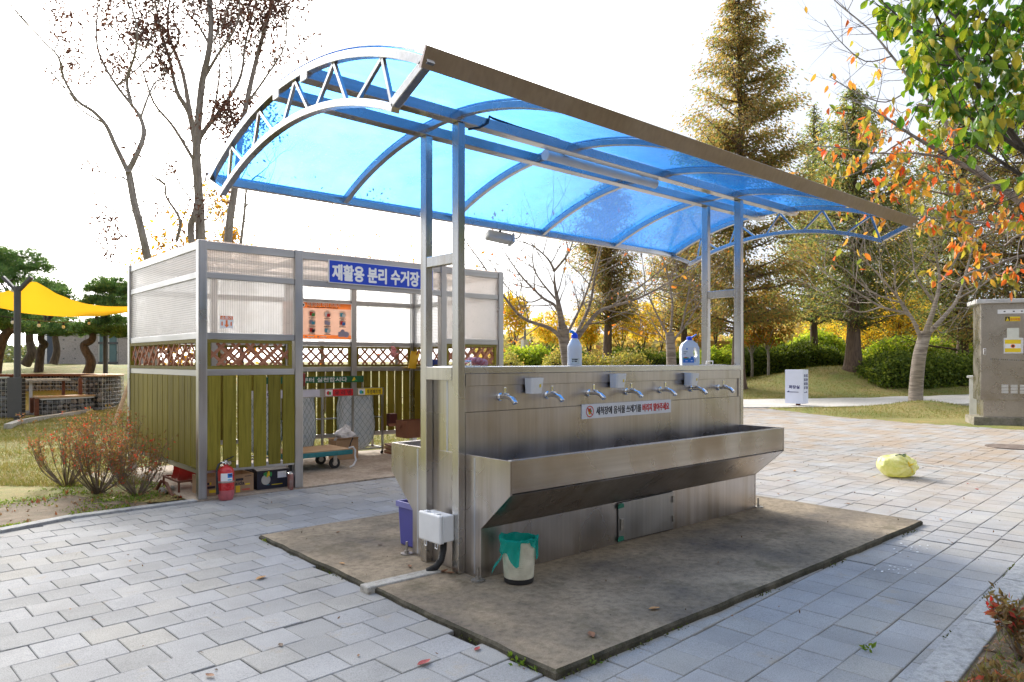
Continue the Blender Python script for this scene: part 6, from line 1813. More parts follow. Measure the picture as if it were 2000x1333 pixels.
# street lamps, speaker pole and tarps far back
def lamp(px, pyb, pyt, d, label, box=False):
    p = at(px, pyb, d); p.z = gz(p.x,p.y); ht = CAM_H-(pyt-706)*d/FPX - p.z
    e = thing('street_lamp', p, label, 'street lamp')
    mb = MB(); mb.tube([p, p+V3(ht)], [0.09,0.06], 10); mb.build('pole', mat('blue_grey_pole',(0.16,0.19,0.22),0.5), e)
    mb = MB(); mb.beam(p+V3(ht)-RT*0.05, p+V3(ht+0.06)-RT*0.9, 0.14, 0.06) if box else mb.lathe([(0.03,0),(0.07,0.02),(0.42,0.06),(0.42,0.10),(0.0,0.16)], p+V3(ht), 16); mb.build('lamp_head', M_DARKMET, e)
    if box:
        mb = MB(); q = p+V3(ht*0.42); mb.box((q.x-0.2,q.y-0.12,q.z),(q.x+0.2,q.y-0.1+0.22,q.z+0.5)); mb.build('switch_box', M_FLOOD, e)
    else:
        mb = MB(); q = p+V3(ht*0.55); mb.box((q.x-0.12,q.y-0.12,q.z-0.35),(q.x+0.12,q.y+0.12,q.z+0.35)); mb.build('speaker', M_DARKMET, e)
lamp(1025, 700, 605, 42, 'thin grey street lamp with a switch box among the yellow trees', True)
lamp(1582, 700, 646, 52, 'street lamp with a round hat and dark speaker behind the bright hedge')
M_TARP = mat('blue_tarp', (0.01,0.16,0.75), 0.45, var=0.08); M_BEIGE = mat('beige_canvas', (0.50,0.33,0.18), 0.7, var=0.08)
for (x0, x1, d, ys, mt, nm, lb) in ((1694,1775,50,(683,690,697),M_TARP,'tarp','bright blue tarp sagging between poles behind the far redwood trunk'),(1362,1462,60,(664,670,680),M_BEIGE,'shade_sail','beige canvas sail far behind the right hand canopy posts')):
    vs = []; fs = []; nx_ = 14
    for i in range(nx_+1):
        t = i/nx_; px = x0+(x1-x0)*t
        sag = 4*math.sin(PI*t*2 if mt is M_TARP else PI*t)
        for v in (0, 0.5, 1):
            vs.append(at(px, ys[0]+sag*0.6+ (ys[2]-ys[0])*v + 2*math.sin(PI*v), d+v*2.5))
    for i in range(nx_):
        for j in range(2): o = i*3+j; fs.append((o,o+3,o+4,o+1))
    e = thing(nm, at((x0+x1)/2, ys[2], d), lb, 'tarp' if mt is M_TARP else 'sail')
    mb = MB(); mb.add(vs, fs); mb.build('canvas', mt, e, smooth=True)
    for px in (x0, x1):
        mb = MB(); p = at(px, ys[0], d); mb.tube([Vector((p.x,p.y,gz(p.x,p.y))), p], 0.05, 8); mb.build('pole', M_FRAME, e)
# grey kiosk box far back
p = at(1056, 706, 48); zz = gz(p.x,p.y)
e = thing('kiosk_box', (p.x,p.y,zz), 'small grey box hut beyond the hedge between yellow trees', 'box hut')
mb = MB(); q = p; mb.box((q.x-0.6,q.y-0.6,zz),(q.x+0.6,q.y+0.6,CAM_H+ (706-683)*48/FPX)); mb.build('body', M_FLOOD, e)
mb = MB(); mb.box((q.x-0.7,q.y-0.7,CAM_H+(706-683)*48/FPX+0.001),(q.x+0.7,q.y+0.7,CAM_H+(706-680.5)*48/FPX)); mb.build('roof', M_FOOT, e)
# white paint spatter on the pavers at the right
mb = MB()
for (px, py) in ((1782,1068),(1737,1110)):
    for i in range(13):
        p = gnd(px+R.gauss(0,26), py+R.gauss(0,6), 0); d, r = dr(p.x,p.y)
        zz = 0.004 - 0.012*sstep(2.7,2.1,p.y)*sstep(7.5,5.5,p.x)
        mb.disc((p.x,p.y,zz), (0,0,1), R.uniform(0.003,0.016), 7, th=0.0012, ry=R.uniform(0.003,0.010))
o = mb.build('paint_spatter', M_WHITEINK); o['kind'] = 'stuff'
# ------------------------------------------------------------------ plants
def rv(r=R):
    while True:
        v = Vector((r.uniform(-1,1), r.uniform(-1,1), r.uniform(-1,1)))
        if 0.05 < v.length < 1: return v.normalized()
def rdirs(n):
    v = NR.normal(size=(n,3)); return v/np.linalg.norm(v, axis=1)[:,None]
def leafcloud(name, P, size, mt, parent=None, aspect=0.5, droop=0.0, var=0.35, kind=None, dirs=None, flat=0.0):
    """one mesh of many leaf-sized diamonds, each with its own size and direction"""
    P = np.asarray(P, dtype=np.float64)
    n = len(P)
    D = rdirs(n) if dirs is None else dirs + rdirs(n)*0.45
    D[:,2] -= droop; D /= np.linalg.norm(D, axis=1)[:,None]
    Q = rdirs(n); Q[:,2] += flat*np.sign(Q[:,2]+1e-9)
    S = np.cross(D, Q); S /= np.linalg.norm(S, axis=1)[:,None]+1e-9
    U_ = np.cross(S, D)
    L = size*(1+NR.uniform(-var, var, n))[:,None]
    W = L*aspect*0.5
    V = np.empty((n,4,3))
    V[:,0] = P; V[:,1] = P + D*L*0.45 + S*W + U_*L*0.06; V[:,2] = P + D*L - U_*L*0.05; V[:,3] = P + D*L*0.45 - S*W + U_*L*0.06
    off = np.array(wloc(parent)) if parent is not None else P.mean(axis=0)
    F = np.arange(n*4).reshape(n,4)
    me = fastmesh(name, V.reshape(-1,3)-off, F, mt)
    o = inst(name, me, parent, (0,0,0) if parent is not None else tuple(off))
    if kind: o['kind'] = kind
    return o
def catmull(pts, k=4):
    out = []; n = len(pts)
    for i in range(n-1):
        p0, p1, p2, p3 = pts[max(i-1,0)], pts[i], pts[i+1], pts[min(i+2,n-1)]
        for j in range(k):
            t = j/k; out.append(0.5*((2*p1)+(p2-p0)*t+(2*p0-5*p1+4*p2-p3)*t*t+(3*p1-p0-3*p2+p3)*t*t*t))
    out.append(pts[-1]); return out
class Wood:
    def __init__(s): s.mb = MB(); s.tips = []; s.limbs = []
    def limb(s, pts, r0, r1, n=8, smooth=4, sides=None):
        P = catmull(pts, smooth) if smooth > 1 else pts
        k = len(P); rad = [r0 + (r1-r0)*(i/(k-1))**0.8 for i in range(k)]
        s.mb.tube(P, rad, sides or n, caps=True); s.limbs.append((P, rad)); return P
    def twig(s, p, d, L, r, lvl, kids=3, spread=0.7, wob=0.25, up=0.12, ratio=0.62, seg=4, sides=4):
        pts = [p]; q = p.copy(); dd = d.normalized()
        for i in range(seg):
            dd = (dd + rv()*wob + Vector((0,0,up))).normalized(); q = q + dd*(L/seg); pts.append(q)
        s.mb.tube(pts, [r*(1-0.65*i/seg) for i in range(seg+1)], sides if lvl > 0 else 3, caps=False)
        if lvl == 0:
            s.tips.append((pts[-1], dd)); s.tips.append((pts[seg//2], dd)); return
        for c in range(kids):
            t = R.uniform(0.35, 1.0); i = min(int(t*seg), seg-1); b = pts[i].lerp(pts[i+1], t*seg-i)
            s.twig(b, (dd + rv()*spread).normalized(), L*ratio*R.uniform(0.7,1.2), r*0.55, lvl-1, kids, spread, wob, up, ratio, seg, sides)
        s.twig(pts[-1], dd, L*ratio, r*0.4, lvl-1, kids, spread, wob, up, ratio, seg, sides)
    def sprout(s, every, L, r, lvl=1, start=0.25, up=0.25, kids=2, spread=0.75, wob=0.2, rmax=9):
        for P, rad in list(s.limbs):
            acc = R.uniform(0, every); tot = sum((b-a).length for a, b in zip(P, P[1:])); run = 0
            for i, (a, b) in enumerate(zip(P, P[1:])):
                l = (b-a).length; run += l
                if run < tot*start or rad[i] > rmax: continue
                acc += l
                while acc > every:
                    acc -= every; dd = (b-a).normalized(); side = rv(); side = (side - dd*side.dot(dd)).normalized()
                    s.twig(a.lerp(b, R.random()), (dd*0.6+side+Vector((0,0,up))).normalized(), L*R.uniform(0.6,1.25), min(r, rad[i]*0.7), lvl, kids, spread, wob, up*0.4)
    def build(s, name, mt, parent): return s.mb.build(name, mt, parent, smooth=True, fixn=False)
def tree(name, base, label, cat='tree', group=None): return thing(name, base, label, cat, group)
def pxl(pts, d, dv=None, push=0.0):
    """outline points of the photograph carried to their distance; push bends the limb towards or away from the camera"""
    n = len(pts)
    return [at(x, y, d + push*((i/(max(1,n-1)))**1.2) + (R.uniform(-0.12,0.12) if 0 < i else 0)) for i, (x, y) in enumerate(pts)]
def near_pts(tips, k, spread):
    idx = NR.randint(0, len(tips), k); P = np.array([tips[i][0][:] for i in idx]); return P + NR.normal(size=(k,3))*spread

L_DRYRED = leafmat('dry_red_leaf', [(0,(0.055,0.028,0.026)),(0.6,(0.11,0.05,0.042)),(1,(0.20,0.085,0.06))], 0.35)
L_ORANGE = leafmat('orange_leaf', [(0,(0.38,0.17,0.02)),(0.4,(0.55,0.27,0.025)),(0.7,(0.50,0.33,0.03)),(1,(0.26,0.22,0.03))], 0.68)
L_YELLOW = leafmat('yellow_leaf', [(0,(0.62,0.37,0.03)),(0.35,(0.62,0.45,0.045)),(0.6,(0.42,0.38,0.05)),(0.8,(0.27,0.29,0.04)),(1,(0.68,0.30,0.03))], 0.68)
L_CHERRY = leafmat('cherry_leaf', [(0,(0.52,0.10,0.02)),(0.4,(0.60,0.19,0.03)),(0.7,(0.42,0.22,0.04)),(1,(0.22,0.18,0.03))], 0.5)
L_REDWOOD = leafmat('redwood_spray', [(0,(0.20,0.135,0.06)),(0.25,(0.30,0.195,0.075)),(0.5,(0.34,0.24,0.085)),(0.7,(0.23,0.225,0.085)),(0.88,(0.16,0.20,0.07)),(1,(0.12,0.17,0.06))], 0.68)
L_REDWOODG = leafmat('green_redwood_spray', [(0,(0.09,0.14,0.055)),(0.4,(0.16,0.21,0.075)),(0.7,(0.25,0.25,0.085)),(1,(0.35,0.235,0.08))], 0.66)
L_PINE = leafmat('pine_needle', [(0,(0.05,0.115,0.04)),(0.5,(0.09,0.19,0.06)),(1,(0.20,0.27,0.08))], 0.45)
L_MAPLE = leafmat('russet_leaf', [(0,(0.42,0.14,0.03)),(0.35,(0.48,0.22,0.04)),(0.6,(0.26,0.20,0.035)),(1,(0.10,0.15,0.03))], 0.6)
L_HEDGE = leafmat('hedge_leaf', [(0,(0.05,0.085,0.015)),(0.5,(0.11,0.165,0.022)),(1,(0.22,0.26,0.04))], 0.5)
L_HEDGEB = leafmat('bright_hedge_leaf', [(0,(0.15,0.24,0.02)),(0.5,(0.26,0.36,0.03)),(1,(0.44,0.46,0.05))], 0.6)
L_HEDGEY = leafmat('olive_hedge_leaf', [(0,(0.14,0.155,0.04)),(0.5,(0.27,0.26,0.06)),(0.85,(0.38,0.33,0.08)),(1,(0.40,0.22,0.08))], 0.55)
L_AZALEA = leafmat('azalea_leaf', [(0,(0.13,0.085,0.04)),(0.35,(0.23,0.15,0.065)),(0.6,(0.16,0.155,0.055)),(0.82,(0.30,0.15,0.075)),(0.9,(0.45,0.08,0.05)),(1,(0.58,0.04,0.04))], 0.45)
L_GRASS = leafmat('grass_blade', [(0,(0.27,0.20,0.075)),(0.35,(0.22,0.18,0.055)),(0.65,(0.14,0.16,0.035)),(1,(0.09,0.15,0.02))], 0.4, 0.7)
L_WEED = leafmat('weed_leaf', [(0,(0.07,0.14,0.015)),(0.6,(0.14,0.22,0.025)),(1,(0.24,0.28,0.04))], 0.45)
L_LITTER = leafmat('leaf_litter', [(0,(0.13,0.07,0.035)),(0.5,(0.27,0.15,0.075)),(0.8,(0.33,0.22,0.12)),(1,(0.30,0.06,0.03))], 0.3)

# two tall bare trees behind the shelter on the left
b = wd(14.0, -7.1); b.z = 0
t = tree('bare_tree', b, 'slender nearly bare tree leaning left behind the shelter corner')
w = Wood()
w.limb(pxl([(302,760),(298,640),(290,520),(276,450),(263,400),(253,345),(250,332)], 14.0), 0.085, 0.06)
for pts, r0, push in (([(250,336),(224,282),(207,245),(182,218),(150,196),(124,152),(114,112),(84,80),(30,20),(-30,-50)],0.050,-1.2),
                ([(250,336),(269,298),(281,262),(274,230),(257,205),(226,165),(196,112),(188,66),(192,0),(198,-70)],0.058,0.6),
                ([(275,230),(290,188),(304,160),(318,154),(335,120),(352,60)],0.024,0.8),
                ([(257,206),(248,158),(263,108),(268,58),(254,0),(250,-80)],0.036,-0.7),
                ([(205,242),(160,216),(135,182),(82,126),(24,96)],0.020,-1.0),
                ([(255,356),(218,338),(180,335),(140,322)],0.015,-0.6),
                ([(262,398),(248,392),(262,420)],0.012,-0.2),
                ([(228,168),(300,96),(240,60),(205,0)],0.018,0.9)):
    w.limb(pxl(pts, 14.0, push=push), r0, 0.008, 7)
w.sprout(0.40, 0.8, 0.012, 2, 0.3, 0.3, 2)
w.build('trunk', M_BARKG, t)
tp = [q for q in w.tips if mnoise.noise(q[0]*0.8) > 0.06]
leafcloud('crown', near_pts(tp, 3600, 0.11), 0.09, L_DRYRED, t, 0.4, 0.5)
b = wd(15.2, -6.65); b.z = 0
t = tree('bare_tree', b, 'tallest many stemmed bare tree with dry dark red leaves behind the shelter')
w = Wood()
w.limb(pxl([(396,800),(394,620),(391,440),(388,380),(384,300),(388,230),(395,160),(408,100),(412,40),(405,-30),(400,-120)], 15.2), 0.125, 0.04, 10)
w.limb(pxl([(432,800),(438,600),(447,450),(456,385),(464,330),(470,270),(482,200),(500,120),(522,40),(545,-40)], 15.8), 0.105, 0.035, 10)
w.limb(pxl([(384,520),(372,450),(380,420),(386,395)], 15.1), 0.075, 0.06, 8)
for pts, r0, push in (([(385,300),(370,222),(346,180),(330,112),(311,50),(300,-30)],0.075,-0.8),([(388,268),(405,248),(440,202),(470,150),(480,82),(500,0),(512,-60)],0.060,0.9),
                ([(372,226),(356,140),(328,62),(332,0),(352,-60)],0.055,0.7),([(386,380),(376,320),(380,290),(378,230)],0.03,-0.5),
                ([(388,330),(340,250),(300,200),(270,120),(200,30)],0.04,-1.4),([(400,150),(430,100),(462,50),(470,-20)],0.04,-0.6),
                ([(410,90),(380,40),(352,20),(310,-20)],0.03,0.7),([(470,270),(448,210),(452,130),(440,40)],0.035,0.9),
                ([(345,470),(352,430),(325,385),(322,360),(300,345)],0.040,-0.7),([(322,362),(280,330),(255,320)],0.016,-0.4),
                ([(484,200),(520,150),(556,90),(560,30)],0.03,-0.7),([(330,112),(350,75),(338,30),(345,-20)],0.025,-0.4),
                ([(470,480),(478,410),(482,370),(500,345),(520,350)],0.035,-0.6),([(395,420),(342,345),(330,300),(282,270)],0.016,-0.5),([(378,290),(410,240),(426,170),(430,90),(420,0)],0.035,0.4)):
    w.limb(pxl(pts, 15.3, push=push), r0, 0.009, 7)
w.sprout(0.34, 0.85, 0.013, 2, 0.28, 0.3, 2)
w.build('trunk', M_BARKG, t)
tp = [q for q in w.tips if q[0].z > 6.2 and mnoise.noise(q[0]*0.7+Vector((3,1,0))) > -0.08]
leafcloud('crown', near_pts(tp, 12000, 0.13), 0.095, L_DRYRED, t, 0.42, 0.5)

def broadleaf(base, h, cw, ch, n, size, lm, bm, label, group=None, stems=1, trunk_h=0.35, r=0.08, spread=0.8, sparse=0.0, lvl=2, name='autumn_tree', bare=0.55):
    """forked trunk, rising limbs, leaf clumps round their tips; h total height, cw crown half width"""
    t = tree(name, base, label, 'tree', group)
    w = Wood(); b = Vector(base)
    th = h*trunk_h
    for s in range(stems):
        top = b + Vector((R.uniform(-0.25,0.25)*stems, R.uniform(-0.25,0.25)*stems, th))
        w.limb([b - Vector((0,0,0.3)), b.lerp(top,0.5)+rv()*0.05, top], r, r*0.7, 8, 3)
        k = 5
        for i in range(k):
            a = 2*PI*(i+R.random()*0.7)/k; tgt = b + Vector((math.cos(a)*cw*R.uniform(0.35,0.85), math.sin(a)*cw*R.uniform(0.35,0.85), h*R.uniform(0.62,0.95)))
            mid = top.lerp(tgt, 0.5) + Vector((math.cos(a),math.sin(a),-0.3))*cw*0.12 + rv()*cw*0.08
            w.limb([top, mid, tgt], r*0.5, r*0.12, 6, 4)
    w.sprout(0.35*cw/1.2, cw*0.55, r*0.16, 1, 0.3, 0.25, 2)
    w.build('trunk', bm, t)
    tp = w.tips
    if sparse: tp = [q for q in tp if mnoise.noise(q[0]*1.1) > sparse]
    if n: leafcloud('crown', near_pts(tp, n, cw*0.10), size, lm, t, 0.55, 0.25)
    return t, w
def gpt(px, d, dz=0.0):
    p = at(px, 706, d); p.z = gz(p.x, p.y)+dz; return p
broadleaf(gpt(345, 20), 5.5, 1.25, 2, 2200, 0.13, L_ORANGE, M_BARKD, 'yellow and orange leaved tree left of the bare trunks behind the shelter', sparse=-0.15, bare=0)
broadleaf(gpt(468, 21), 6.3, 1.0, 2, 2300, 0.13, L_ORANGE, M_BARKD, 'deep orange leaved tree between the bare trunks and the canopy corner', sparse=-0.2)
t, w = broadleaf(gpt(640, 19), 5.2, 2.0, 2, 620, 0.085, L_CHERRY, M_TWIG, 'thin cherry tree with sparse red leaves behind the blue name board', sparse=0.0, name='cherry_tree', r=0.07)
t, w = broadleaf(gpt(775, 18), 5.0, 1.8, 2, 350, 0.08, L_CHERRY, M_TWIG, 'twiggy cherry tree almost bare behind the right half of the shelter', sparse=0.1, name='cherry_tree', r=0.07)

def cherry(base, label, trunk, limbs, d, r0, n, mt, every=0.4, L=0.9, size=0.09, push=1.0, lvl=2, rt=0.017):
    t = tree('cherry_tree', base, label); w = Wood()
    w.limb(pxl(trunk, d), r0, r0*0.75, 12)
    w.limbs = []
    for i, (pts, r) in enumerate(limbs):
        w.limb(pxl(pts, d, push=push*R.choice((-1,-0.6,0.6,1))*len(pts)/5), r*0.68, 0.007, 7)
    w.sprout(every, L, rt, lvl, 0.18, 0.12, 2, 0.65, 0.16)
    w.build('trunk', mt, t)
    if n: leafcloud('crown', near_pts(w.tips, n, 0.06), size, L_CHERRY, t, 0.5, 0.6)
    return t, w
bb = gpt(1112, 17); 
cherry(bb, 'wide spreading cherry tree almost bare standing behind the white detergent bottle',
    [(1114,830),(1110,720),(1102,665),(1098,640)], [
    ([(1102,668),(1075,642),(1022,622),(985,580),(946,522),(916,480),(898,452)],0.085),([(1100,645),(1086,600),(1060,582),(1020,542),(990,500),(974,472)],0.07),
    ([(1108,690),(1134,652),(1166,612),(1192,600),(1242,585),(1292,560),(1342,530),(1400,488)],0.10),([(1112,680),(1150,602),(1162,540),(1176,480),(1182,430)],0.08),
    ([(1104,660),(1134,600),(1156,540),(1172,470),(1170,420)],0.06),([(1098,640),(1092,602),(1084,560),(1082,528)],0.15),([(1083,530),(1070,506),(1042,482),(1010,470)],0.05),([(1082,530),(1108,498),(1122,462),(1130,430)],0.05),
    ([(1060,582),(1030,590),(990,560),(950,500)],0.03),([(1192,600),(1250,560),(1300,520),(1350,480)],0.04),([(1090,590),(1050,540),(1040,500),(1050,455)],0.04)], 17.0, 0.17, 130, M_BARKC, 0.28, 0.9, 0.12, 0.5)
bb = gpt(1312, 24)
cherry(bb, 'smaller leafless cherry tree behind the handled detergent bottle', [(1314,790),(1311,700),(1308,650)], [
    ([(1310,668),(1282,612),(1262,570),(1236,538)],0.07),([(1309,655),(1313,592),(1300,520),(1280,480)],0.08),([(1312,668),(1336,640),(1366,592),(1402,545)],0.08),([(1330,645),(1346,560),(1340,498)],0.06),([(1310,680),(1280,640),(1262,600)],0.04)], 24.0, 0.19, 60, M_BARKC, 0.34, 1.1, 0.13, 0.5)
bb = gpt(1790, 21.7)
cherry(bb, 'pale barked leafless cherry tree on the grass mound beside the white direction sign', [(1789,800),(1789,760),(1795,700),(1803,665),(1808,650)], [
    ([(1800,668),(1784,628),(1768,612),(1722,600),(1672,570),(1620,540),(1580,500)],0.10),([(1792,640),(1760,590),(1736,560),(1700,520),(1652,478),(1600,470)],0.08),
    ([(1806,655),(1824,602),(1835,550),(1828,500),(1810,438)],0.14),([(1810,655),(1850,612),(1872,580),(1890,520),(1906,462),(1926,428)],0.12),([(1838,552),(1870,502),(1886,450),(1900,400)],0.06),
    ([(1870,584),(1922,555),(1962,520),(1990,500)],0.05),([(1770,612),(1750,570),(1746,520),(1722,470)],0.06),([(1830,600),(1790,540),(1780,480),(1760,430)],0.06),([(1720,600),(1680,610),(1640,590),(1560,545)],0.04),([(1815,630),(1845,650),(1880,600)],0.03),([(1760,592),(1700,570),(1640,520),(1590,530)],0.04)], 21.7, 0.215, 12, bark('pale_cherry_bark', (0.13,0.10,0.08), (0.40,0.34,0.28), True), 0.34, 1.25, 0.10, 0.9, 2, 0.015)

# redwoods
def redwood(px, d, ytop, prof, n, lm, label, rbase=0.4, ybot=650, size=0.135, lean=0):
    base = gpt(px, d); top = at(px+lean, ytop, d)
    t = tree('redwood_tree', base, label, 'tree', 'tall conifers with feathery autumn foliage')
    w = Wood(); H = top.z-base.z
    w.limb([base-V3(0.4), base+V3(0.05)], rbase*1.25, rbase*1.15, 12, 1)
    w.limb([base+V3(0.05), base+V3(H*0.12), base.lerp(top,0.5)+rv()*0.15, top], rbase*1.1, 0.03, 12, 4)
    w.limbs = []
    P = []; Dd = []
    tot = 0
    ys = []
    nb = int(240)
    for i in range(nb):
        y = ybot - (ybot-ytop)*((i+R.random())/nb)**0.9
        hw = pl(prof, y)/FPX*d
        z = CAM_H-(y-706)*d/FPX
        a = R.uniform(0, 2*PI); L = hw*(R.uniform(0.35, 1.0) if R.random() < 0.7 else R.uniform(0.9,1.22))
        if L < 0.05: L = 0.05
        o = base.lerp(top, (z-base.z)/H); o.z = z - L*0.12
        dv = Vector((math.cos(a), math.sin(a), R.uniform(0.15,0.5)))
        e = o + dv*L; mid = o.lerp(e,0.5)+V3(-0.05*L)
        w.mb.tube([o, mid, e], [0.035+0.012*L, 0.02+0.005*L, 0.008], 4, caps=False)
        k = max(4, int(1.9*n/nb*(L/ (0.55*max(p[1] for p in prof)/FPX*d))*1.3))
        for j in range(k):
            f = R.random()**0.6; q = o.lerp(e, f) + Vector((R.gauss(0,1),R.gauss(0,1),R.gauss(-0.25,0.8)))*(0.09+0.15*L*(0.35+0.5*f)*0.6)
            P.append(q[:]); Dd.append((dv.x*0.7, dv.y*0.7, -0.25))
    w.mb.build('trunk', M_BARKM, t, smooth=True, fixn=False)
    leafcloud('crown', P, size, lm, t, 0.42, 0.25, dirs=np.array(Dd))
    return t
redwood(1442, 30, -60, [(-60,4),(0,26),(60,50),(130,72),(230,100),(330,122),(450,140),(560,132),(650,120)], 30000, L_REDWOOD, 'tallest rust brown conifer rising above the middle of the canopy gutter', 0.34, 640)
redwood(1667, 31, 168, [(168,5),(230,40),(300,80),(400,115),(500,130),(600,120),(650,90)], 17000, L_REDWOODG, 'greenish conifer with a thick furrowed trunk on the round mound', 0.42, 640)
redwood(1186, 36, 330, [(330,5),(400,42),(480,62),(560,66),(640,55)], 9000, L_REDWOOD, 'rust tinged conifer behind the spreading cherry tree', 0.36, 630)
redwood(1335, 40, 400, [(400,5),(470,45),(560,80),(640,70)], 8000, L_REDWOOD, 'low rust orange conifer between the canopy posts', 0.3, 640)
redwood(1590, 37, 205, [(205,4),(260,25),(340,50),(450,75),(560,85),(640,70)], 8000, L_REDWOODG, 'slim olive conifer left of the thick trunked one', 0.28, 630)
redwood(1880, 33, 120, [(120,5),(220,50),(330,95),(450,130),(560,140),(670,120)], 15000, L_REDWOODG, 'broad dark olive conifer behind the bare cherry and steel cabinet', 0.36, 670)
redwood(2010, 30, 80, [(80,5),(220,60),(330,110),(450,140),(560,150),(680,130)], 13000, L_REDWOOD, 'rust brown conifer at the right edge behind the steel cabinet', 0.36, 680)
redwood(1760, 44, 330, [(330,5),(430,60),(560,95),(650,100),(690,90)], 9000, L_YELLOW, 'distant golden conifer behind the bare cherry trunk', 0.3, 690)

# small round russet trees, yellow trees and young trees
def roundtree(px, d, yc, rpx, hpx, n, lm, label, group, size=0.11, bm=M_BARKG, r=0.07):
    base = gpt(px, d); c = at(px, yc, d); cr_ = rpx/FPX*d; ch_ = hpx/FPX*d
    t = tree('round_tree', base, label, 'tree', group); w = Wood()
    th = base.lerp(c, 0.42); th.x = base.x; th.y = base.y
    w.limb([base-V3(0.3), base.lerp(th,0.5)+rv()*0.04, th], r, r*0.8, 8, 3)
    for i in range(5):
        a = 2*PI*(i+R.random()*0.6)/5; e = c + Vector((math.cos(a)*cr_*0.7, math.sin(a)*cr_*0.7, ch_*R.uniform(-0.3,0.7)))
        w.limb([th, th.lerp(e,0.5)+rv()*0.1, e], r*0.5, 0.012, 5, 3)
    w.build('trunk', bm, t)
    P = []
    while len(P) < n:
        v = rv()*(R.random()**0.40)
        q = Vector((c.x+v.x*cr_, c.y+v.y*cr_, c.z+v.z*ch_))
        if mnoise.noise(q*1.7) + 0.35*mnoise.noise(q*5) > -0.12: P.append(q[:])
    leafcloud('crown', P, size, lm, t, 0.6, 0.2)
G_R = 'small round russet trees by the hedge'
roundtree(1500, 34, 622, 52, 56, 5200, L_MAPLE, 'round russet and green tree right of the far canopy post', G_R)
roundtree(1468, 35, 632, 34, 50, 3000, L_MAPLE, 'smaller russet tree half hidden by the far canopy post', G_R)
G_Y = 'yellow trees beyond the hedge'
for px, d, yc, rp, hp, lb in ((1003,40,612,34,45,'thin yellow leaved tree beside the shelter right corner post'),(1075,44,640,42,34,'low bushy yellow tree behind the first cherry trunk'),(1150,42,635,30,40,'dark stemmed yellow tree right of the white bottle'),
        (1213,40,622,40,46,'bright yellow tree right of the thick brown trunk'),(1255,43,630,34,40,'amber tree with a slim grey trunk before the hedge'),(1292,46,620,40,50,'pale amber tree behind the smaller cherry'),(1352,45,625,36,46,'orange tree seen left of the far canopy posts'),(1398,42,600,26,60,'russet orange tree between the two far canopy posts'),
        (1690,46,640,50,40,'golden tree over the blue tarp'),(1610,52,650,55,34,'hazy golden tree behind the bright hedge'),(1745,44,625,45,46,'amber tree with dark forked stems right of the mound trunk')):
    roundtree(px, d, yc, rp, hp, 2600, L_YELLOW if 'russet' not in lb and 'orange' not in lb else L_MAPLE, lb, G_Y, 0.15, M_BARKD)
# stakes of the young trees
for px, d in ((1240,41),(1290,44)):
    b = gpt(px, d); e = thing('tree_stakes', b, 'three leaning stakes bracing the %s behind the trough' % ('amber tree' if px < 1260 else 'pale amber tree'), 'tree stakes')
    for a in (0.3, 2.4, 4.5):
        mb = MB(); mb.tube([b+Vector((math.cos(a),math.sin(a),0)), b+V3(1.5)], 0.035, 6); mb.build('stake', M_DECKW, e)

# hedges
def hedge(x0, x1, yt, yb, d, n, lm, label, size=0.13, depth=1.6, lumpy=0.25, core=M_BARKD):
    p = at(x0, 706, d); q = at(x1, 706, d); p.z = q.z = 0
    zb = min(gz(p.x,p.y), gz(q.x,q.y)); zt = CAM_H-(yt-706)*d/FPX
    e = thing('hedge', (p+q)/2+V3(zb), label, 'hedge')
    u = (q-p); L = u.length; u.normalize(); wv = Vector((-u.y,u.x,0)); 
    if wv.dot(FW) < 0: wv = -wv
    H = zt-zb
    def hz(s): return H*(1-lumpy*0.5 + lumpy*mnoise.noise(Vector((s*0.45+x0, d, 3.1))) + 0.12*mnoise.noise(Vector((s*1.7, d+x0, 1.7))))
    P = []
    for i in range(n):
        s = R.uniform(0, L); hh = hz(s)
        if R.random() < 0.10:
            s = R.gauss(0,0.10) if R.random() < 0.5 else L+R.gauss(0,0.10); z = hh*R.random(); o = R.uniform(0,depth)
        elif R.random() < 0.55:
            z = hh*R.random(); o = R.gauss(0, 0.12)+0.12*mnoise.noise(Vector((s*1.3, z*1.5, d)))
            o = o if R.random() < 0.8 else depth-o
        else:
            z = hh + R.gauss(-0.05, 0.17); o = R.uniform(0, depth)
        # rounded shoulders
        ed = max(0, min(s, L-s)); z *= 0.72+0.28*min(1, ed/0.6)
        r_ = max(0, z-hh*0.75)/(hh*0.25+1e-6); o = o + (0.25*r_**2 if o < depth*0.5 else -0.25*r_**2)
        v = p + u*s + wv*o; P.append((v.x, v.y, zb+z))
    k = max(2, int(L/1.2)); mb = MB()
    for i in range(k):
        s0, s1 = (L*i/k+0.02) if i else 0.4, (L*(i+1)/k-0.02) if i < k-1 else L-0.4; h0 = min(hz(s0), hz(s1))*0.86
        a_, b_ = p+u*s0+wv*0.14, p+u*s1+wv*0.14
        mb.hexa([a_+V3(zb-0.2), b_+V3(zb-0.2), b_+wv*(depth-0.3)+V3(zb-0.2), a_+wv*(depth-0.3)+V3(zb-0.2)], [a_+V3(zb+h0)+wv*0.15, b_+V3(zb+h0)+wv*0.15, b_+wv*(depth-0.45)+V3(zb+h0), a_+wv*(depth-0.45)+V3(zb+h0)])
    c_ = mb.build('branches', L_HEDGECORE, e); c_['kind'] = 'stuff'  # solid dark core boxes stand in for the hedge's shaded inside
    leafcloud('foliage', P, size, lm, e, 0.6, 0.0)
    return e
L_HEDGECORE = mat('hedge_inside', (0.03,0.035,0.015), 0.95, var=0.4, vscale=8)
hedge(975, 1085, 676, 730, 33, 7000, L_HEDGEB, 'yellow green rounded hedge right of the shelter corner')
hedge(1040, 1160, 681, 730, 37, 5000, L_HEDGE, 'dark green clipped hedge between the first two trunks')
